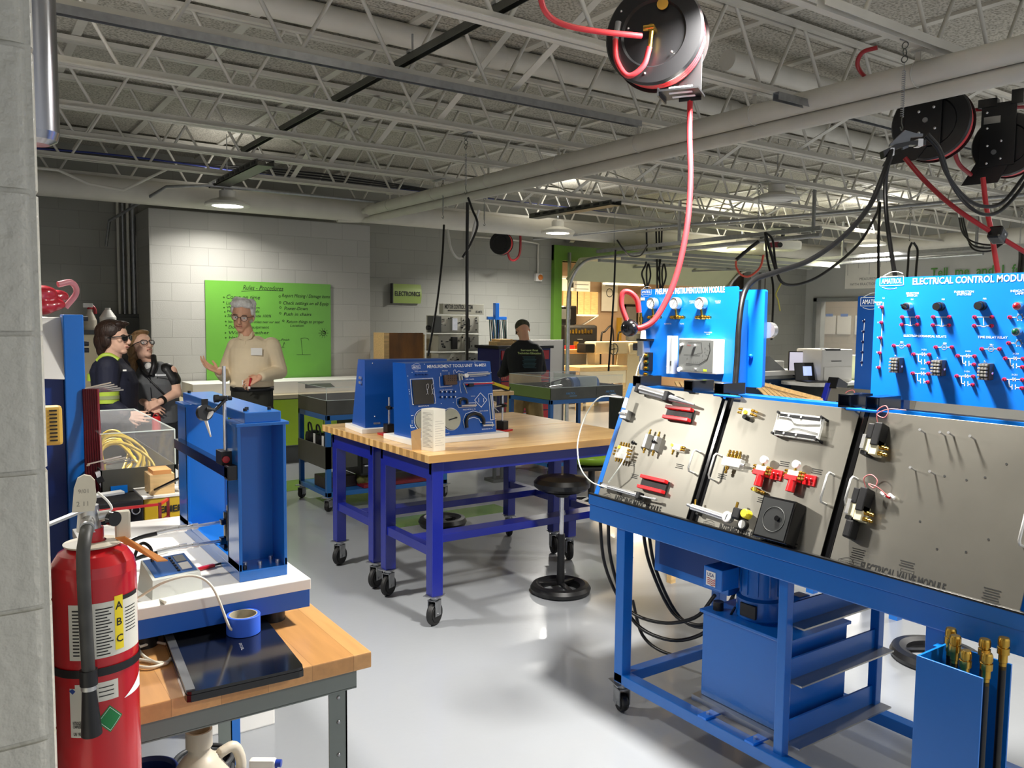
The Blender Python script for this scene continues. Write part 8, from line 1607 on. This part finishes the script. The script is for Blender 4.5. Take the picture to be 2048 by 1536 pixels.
for x in (-.11, .11): part(t, 'shoe', MB().box(hip.x + x - .045, hip.x + x + .045, -.2, .08, 0, .075, .03), black)
hairdo(t, hc, RH, hairW, [((0, .035, .062), .085, (1.02, 1.1, .86)), ((0, .07, .01), .072, (1.12, .8, 1.1)), ((-.03, -.045, .095), .042, (1.3, .9, .7)), ((.03, -.045, .098), .040, (1.2, .9, .7)), ((.066, .0, .05), .033, (.7, 1.1, 1.1)), ((-.066, .0, .05), .033, (.7, 1.1, 1.1)), ((0, -.02, .115), .05, (1.2, 1.1, .6)), ((-.045, .0, .105), .04), ((.05, .02, .10), .04)], 1.12)
face_parts(t, hc, RH, 1.12)
t2 = thing('marker_pen', 'small red marker in the right hand side fingers of the silver haired person', 'marker', t.location + Matrix.Rotation(-YAW, 3, 'Z') @ L(499, 764, -.26)); part(t2, 'barrel', MB().cyl((0, 0, -.035), (.012, 0, .035), .009), redk); part(t2, 'cap', MB().cyl((0, 0, -.035), (-.004, 0, -.055), .0095), white)
# ---- young man in navy work shirt, profile, looking up to the right
t, L = figure('young person in dark navy work shirt with lime reflective bands and safety glasses, looking up', 232, 6.15, 633)
hc = L(233, 678); RH = Matrix.Rotation(1.42, 4, 'Z') @ Matrix.Rotation(-.10, 4, 'X'); sk = MB(); head_shape(sk, hc, RH, 1.08); capsule(sk, L(233, 690, .0), L(224, 722), .060, .064)
hx = L(228, 800).x
loft(sk, [(hx, 0, .75, .11, .15), (hx, 0, .95, .12, .155), (hx - .0, 0, 1.15, .13, .16), (hx - .02, 0, 1.25, .10, .13)])
sA = L(213, 735, -.19); eA = L(214, 808, -.20); wA = L(252, 830, -.20); sB = L(240, 735, .17); eB = L(250, 810, .18); wB = L(270, 832, .0)
for a, b, c_ in ((sA, eA, wA), (sB, eB, wB)): capsule(sk, a, b, .05, .042); capsule(sk, b, c_, .04, .028)
hand(sk, wA, V((.9, .1, -.1)), V((0, 1, 0)), 1, .4, .08); hand(sk, wB, V((.6, -.6, -.1)), V((-.5, -.5, 0)), -1, .5, .08)
for y in (-.085, .085): capsule(sk, (hx, y, .80), (hx + .02, y, .44), .085, .056); capsule(sk, (hx + .02, y, .44), (hx, y, .08), .053, .038); capsule(sk, (hx - .0, y, .04), (hx + .16, y, .035), .042, .036)
remesh(sk, skinL, 'body', .0055, 3, t)
nav = mat('navy_work_shirt', '10142A', .75, noise=.15, bump=.35, bscale=14)
sh = MB(); loft(sh, [(hx, 0, .86, .135, .172), (hx + .01, 0, 1.0, .140, .178), (hx + .01, 0, 1.15, .148, .19), (hx - .01, 0, 1.24, .138, .185), (hx - .03, 0, 1.30, .10, .14), (hx - .02, 0, 1.345, .072, .078)])
capsule(sh, sA + V((0, .03, .0)), eA, .085, .070); capsule(sh, eA, wA.lerp(eA, .1), .068, .050); capsule(sh, sB, eB, .082, .066); capsule(sh, eB, wB.lerp(eB, .1), .064, .048)
remesh(sh, nav, 'shirt', .007, 3, t)
tr = MB(); loft(tr, [(hx, 0, .72, .125, .165), (hx, 0, .90, .13, .172)])
for y in (-.085, .085): capsule(tr, (hx, y, .80), (hx + .02, y, .44), .10, .08); capsule(tr, (hx + .02, y, .44), (hx, y, .10), .078, .066)
remesh(tr, nav, 'trousers', .008, 3, t); 
for y in (-.09, .09): part(t, 'shoe', MB().box(hx - .09, hx + .19, y - .045, y + .045, 0, .08, .03), black)
hv = mat('reflective_lime', 'A8C040', .5, noise=.04); hs = mat('reflective_silver', '8C9468', .4, noise=.05)
mid = sA.lerp(eA, .82); dr = (eA - sA).normalized(); bd = part(t, 'arm_band', MB().cyl(mid - dr * .042, mid + dr * .042, .0815, .0785, n=28), hv); part(bd, 'silver_stripe', MB().cyl(mid - dr * .013, mid + dr * .013, .0835, .0825, n=28), hs)
c1 = [L(197, 722, -.155), L(208, 712, -.155), L(222, 711, -.14), L(238, 720, -.13)]; part(t, 'shoulder_band', MB().tube([tuple(p) for p in c1], .020, 8), hv)
part(t, 'back_band', MB().cyl(L(187, 748, -.1), L(186, 762, -.1), .04, .04, n=16), hv)
c = L(250, 740, -.165); part(t, 'chest_label', MB(frame(c, (.8, .5, 0), (0, 0, 1))).box(-.012, .012, -.006, .006, 0, .004), paper)
hairdo(t, hc, RH, hairB, [((0, .03, .055), .092, (1.02, 1.18, .95)), ((0, .075, -.01), .080, (1.1, .9, 1.15)), ((0, .09, -.07), .055, (1.3, .8, 1.1)), ((0, -.055, .10), .042, (1.4, .8, .6)), ((-.07, .03, -.005), .035, (.6, 1.3, 1.4)), ((.07, .03, -.005), .035, (.6, 1.3, 1.4)), ((.02, -.075, .10), .025, (1.3, 1, .6))], 1.08)
face_parts(t, hc, RH, 1.08, 'dark')
# ---- woman in grey vest
t, L = figure('person with long light brown hair, glasses and grey vest, looking up with clasped hands', 312, 6.6, 634)
hc = L(286, 694); RH = Matrix.Rotation(.95, 4, 'Z') @ Matrix.Rotation(-.42, 4, 'X'); sk = MB(); head_shape(sk, hc, RH, 1.02); capsule(sk, L(288, 705), L(300, 735, .01), .050, .056)
hx = L(314, 800).x; dy = .0
loft(sk, [(hx, 0, .75, .15, .11), (hx, 0, .95, .15, .11), (hx - .01, 0, 1.12, .14, .10), (hx - .02, 0, 1.20, .11, .08)])
sA = L(342, 742, -.02); eA = L(352, 785, -.03); wA = L(320, 803, -.20); sB = L(282, 745, .02); eB = L(275, 795, .02); wB = L(292, 808, -.18)
for a, b, c_ in ((sA, eA, wA), (sB, eB, wB)): capsule(sk, a, b, .050, .044); capsule(sk, b, c_, .040, .026)
hand(sk, wA, V((-.85, -.1, -.35)), V((0, .8, -.5)), 1, .45, .08, .95); hand(sk, wB, V((.75, -.1, -.35)), V((0, .8, -.5)), -1, .5, .06, .95)
for x in (-.085, .085): capsule(sk, (hx + x, 0, .80), (hx + x, -.01, .44), .085, .056); capsule(sk, (hx + x, -.01, .44), (hx + x, .02, .08), .053, .038); capsule(sk, (hx + x, .02, .04), (hx + x * 1.3, -.14, .035), .040, .034)
remesh(sk, skinL, 'body', .0055, 3, t)
vg = mat('grey_vest', '5A5C5E', .7, noise=.12, bump=.2, bscale=16)
sh = MB(); loft(sh, [(hx + .005, 0, .80, .165, .14), (hx, 0, .86, .172, .145), (hx, -.0, 1.0, .165, .135), (hx - .005, -.015, 1.12, .162, .14), (hx - .01, 0, 1.20, .155, .115), (hx - .02, 0, 1.25, .12, .09), (hx - .035, 0, 1.29, .07, .07)])
remesh(sh, vg, 'vest', .007, 3, t)
sl = MB(); capsule(sl, sA - V((.03, 0, 0)), sA.lerp(eA, .42), .068, .062); capsule(sl, sB, sB.lerp(eB, .42), .068, .062); remesh(sl, black, 'sleeve', .007, 2, t)
part(t, 'collar', MB().tube([tuple(L(279, 722, -.05)), tuple(L(290, 745, -.12)), tuple(L(300, 752, -.14))], .022, 10).tube([tuple(L(308, 712, -.06)), tuple(L(309, 730, -.12)), tuple(L(303, 750, -.14))], .022, 10), black)
part(t, 'white_neckline', MB().sph(tuple(L(298, 735, -.07)), .034, 14, 10, (1, .8, 1.2)), white)
part(t, 'zip', MB().tube([tuple(L(300, 752, -.148)), tuple(L(303, 800, -.145)), tuple(L(306, 840, -.15))], .004, 6), black)
part(t, 'strap', MB().tube([tuple(L(284, 738, -.125)), tuple(L(300, 760, -.15)), tuple(L(320, 780, -.15)), tuple(L(338, 798, -.11))], .007, 6), black)
c = L(323, 750, -.152); part(t, 'vest_logo', MB(frame(c, (1, .15, 0), (0, 0, 1))).rect(-.03, .035, -.004, .006, .001).rect(-.045, -.034, -.006, .010, .001), whiteL)
part(t, 'wrist_watch', MB().cyl(wA - (wA - eA).normalized() * .035, wA - (wA - eA).normalized() * .01, .035, .035, n=20), black)
tr = MB(); loft(tr, [(hx, 0, .70, .165, .125), (hx, 0, .84, .165, .13)])
for x in (-.085, .085): capsule(tr, (hx + x, 0, .78), (hx + x, -.01, .44), .095, .072); capsule(tr, (hx + x, -.01, .44), (hx + x, .02, .10), .07, .055)
remesh(tr, mat('black_trousers', '101114', .8, noise=.1), 'trousers', .008, 3, t)
for x in (-.09, .09): part(t, 'shoe', MB().box(hx + x - .04, hx + x + .04, -.19, .07, 0, .07, .03), black)
hairdo(t, hc, RH, hairL, [((0, .03, .055), .086, (1.04, 1.16, .92)), ((0, .075, .0), .078, (1.1, .9, 1.2)), ((0, .095, -.08), .065, (1.3, .7, 1.3)), ((-.02, .10, -.15), .055, (1.3, .7, 1.3)), ((-.072, .03, .0), .030, (.6, 1.3, 1.6)), ((.072, .03, .0), .030, (.6, 1.3, 1.6)), ((-.06, .08, -.12), .045, (1, .8, 1.6)), ((0, -.03, .105), .045, (1.5, 1.2, .5))], 1.02)
face_parts(t, hc, RH, 1.02, 'white')
t2 = thing('drink_can', 'red can held under the clasped hands of the person in the grey vest', 'can', t.location + Matrix.Rotation(-YAW, 3, 'Z') @ (L(311, 848, -.235) - V((0, 0, .0)))); part(t2, 'can_body', MB().lathe([(0, -.05), (.028, -.05), (.033, -.045), (.033, .05), (.028, .058), (0, .058)], n=28), red); part(t2, 'can_ring', MB().torus((0, 0, .062), .02, .004, 'y', 16, 6), redk)
# ---- man seen from behind in black shirt
t, L = figure('person seen from behind in a black printed shirt, camouflage cap and tan trousers, bending forward', 1047, 9.55, 641)
hc = L(1044, 660, .10); RH = Matrix.Rotation(math.pi + .25, 4, 'Z') @ Matrix.Rotation(.55, 4, 'X'); sk = MB(); head_shape(sk, hc, RH, 1.0); capsule(sk, L(1046, 666, .06), L(1049, 690, .02), .056, .064)
hx = L(1050, 745).x; loft(sk, [(hx, 0, .75, .16, .12), (hx, 0, .95, .16, .12), (hx, .02, 1.2, .17, .12), (hx, .04, 1.34, .12, .09)])
sA = L(1018, 706, .06); eA = L(1010, 742, .12); wA = L(1000, 748, .36); sB = L(1077, 706, .06); eB = L(1082, 738, .16); wB = L(1062, 742, .36)
for a, b, c_ in ((sA, eA, wA), (sB, eB, wB)): capsule(sk, a, b, .052, .044); capsule(sk, b, c_, .042, .03)
hand(sk, wA, V((.2, 1, -.1)), V((0, 0, -1)), 1, .5, .08); hand(sk, wB, V((-.2, 1, -.1)), V((0, 0, -1)), -1, .5, .08)
for x in (-.11, .11): capsule(sk, (hx + x * .8, 0, .82), (hx + x * 1.2, -.0, .45), .088, .06); capsule(sk, (hx + x * 1.2, 0, .45), (hx + x * 1.3, -.02, .08), .056, .04); capsule(sk, (hx + x * 1.3, -.02, .04), (hx + x * 1.4, .14, .035), .042, .036)
remesh(sk, skin, 'body', .0055, 3, t)
sh = MB(); loft(sh, [(hx + .01, 0, 1.03, .195, .135), (hx, 0, 1.10, .20, .14), (hx, .01, 1.22, .215, .145), (hx, .03, 1.32, .20, .13), (hx - .0, .04, 1.38, .15, .11), (hx - .01, .05, 1.425, .07, .075)])
capsule(sh, sA + V((.02, 0, 0)), eA, .080, .066); capsule(sh, eA, wA.lerp(eA, .1), .064, .046); capsule(sh, sB - V((.02, 0, 0)), eB, .080, .066); capsule(sh, eB, wB.lerp(eB, .1), .064, .046)
remesh(sh, mat('black_shirt', '141618', .85, noise=.1, bump=.3, bscale=14), 'shirt', .007, 3, t)
FS = frame(L(1058, 700, -.13), (1, 0, 0), (0, .25, 1)); m2 = MB(FS).text('Servant first', 0, -.01, .022, .012, 'c', .20, .02).text('Technician Education', 0, -.045, .024, .010, 'c', .27, .02); part(t, 'shirt_lettering', m2, mat('shirt_print', 'C8D88A', .6, noise=.03))
m2 = MB(FS)
for k in range(9): m2.rect(-.08 + .008 * (k % 3), .08 - .008 * ((k + 1) % 3), -.078 - k * .016, -.070 - k * .016, .006)
part(t, 'shirt_print', m2, mat('shirt_print_teal', '2F5258', .6, noise=.05))
tr = MB(); loft(tr, [(hx, 0, .78, .185, .14), (hx, 0, .95, .19, .145), (hx, 0, 1.05, .185, .135)])
for x in (-.11, .11): capsule(tr, (hx + x * .8, 0, .84), (hx + x * 1.2, 0, .45), .112, .10); capsule(tr, (hx + x * 1.2, 0, .45), (hx + x * 1.3, -.02, .10), .10, .085)
remesh(tr, tan, 'trousers', .009, 3, t)
for x in (-.145, .145): part(t, 'shoe', MB().box(hx + x - .045, hx + x + .045, -.1, .2, 0, .08, .03), black)
camo = mat('camouflage', '4A4A36', .85, noise=.6, nscale=34)
M = Matrix.Translation(hc) @ RH; part(t, 'cap', MB(M).sph((0, .012, .052), .092, 22, 12, (.95, 1.14, .82)).add([(-.06, -.07, .06), (.06, -.07, .06), (.045, -.16, .045), (-.045, -.16, .045), (-.06, -.07, .052), (.06, -.07, .052), (.045, -.16, .037), (-.045, -.16, .037)], [(0, 1, 2, 3), (7, 6, 5, 4), (0, 3, 7, 4), (1, 5, 6, 2), (2, 6, 7, 3)]), camo)
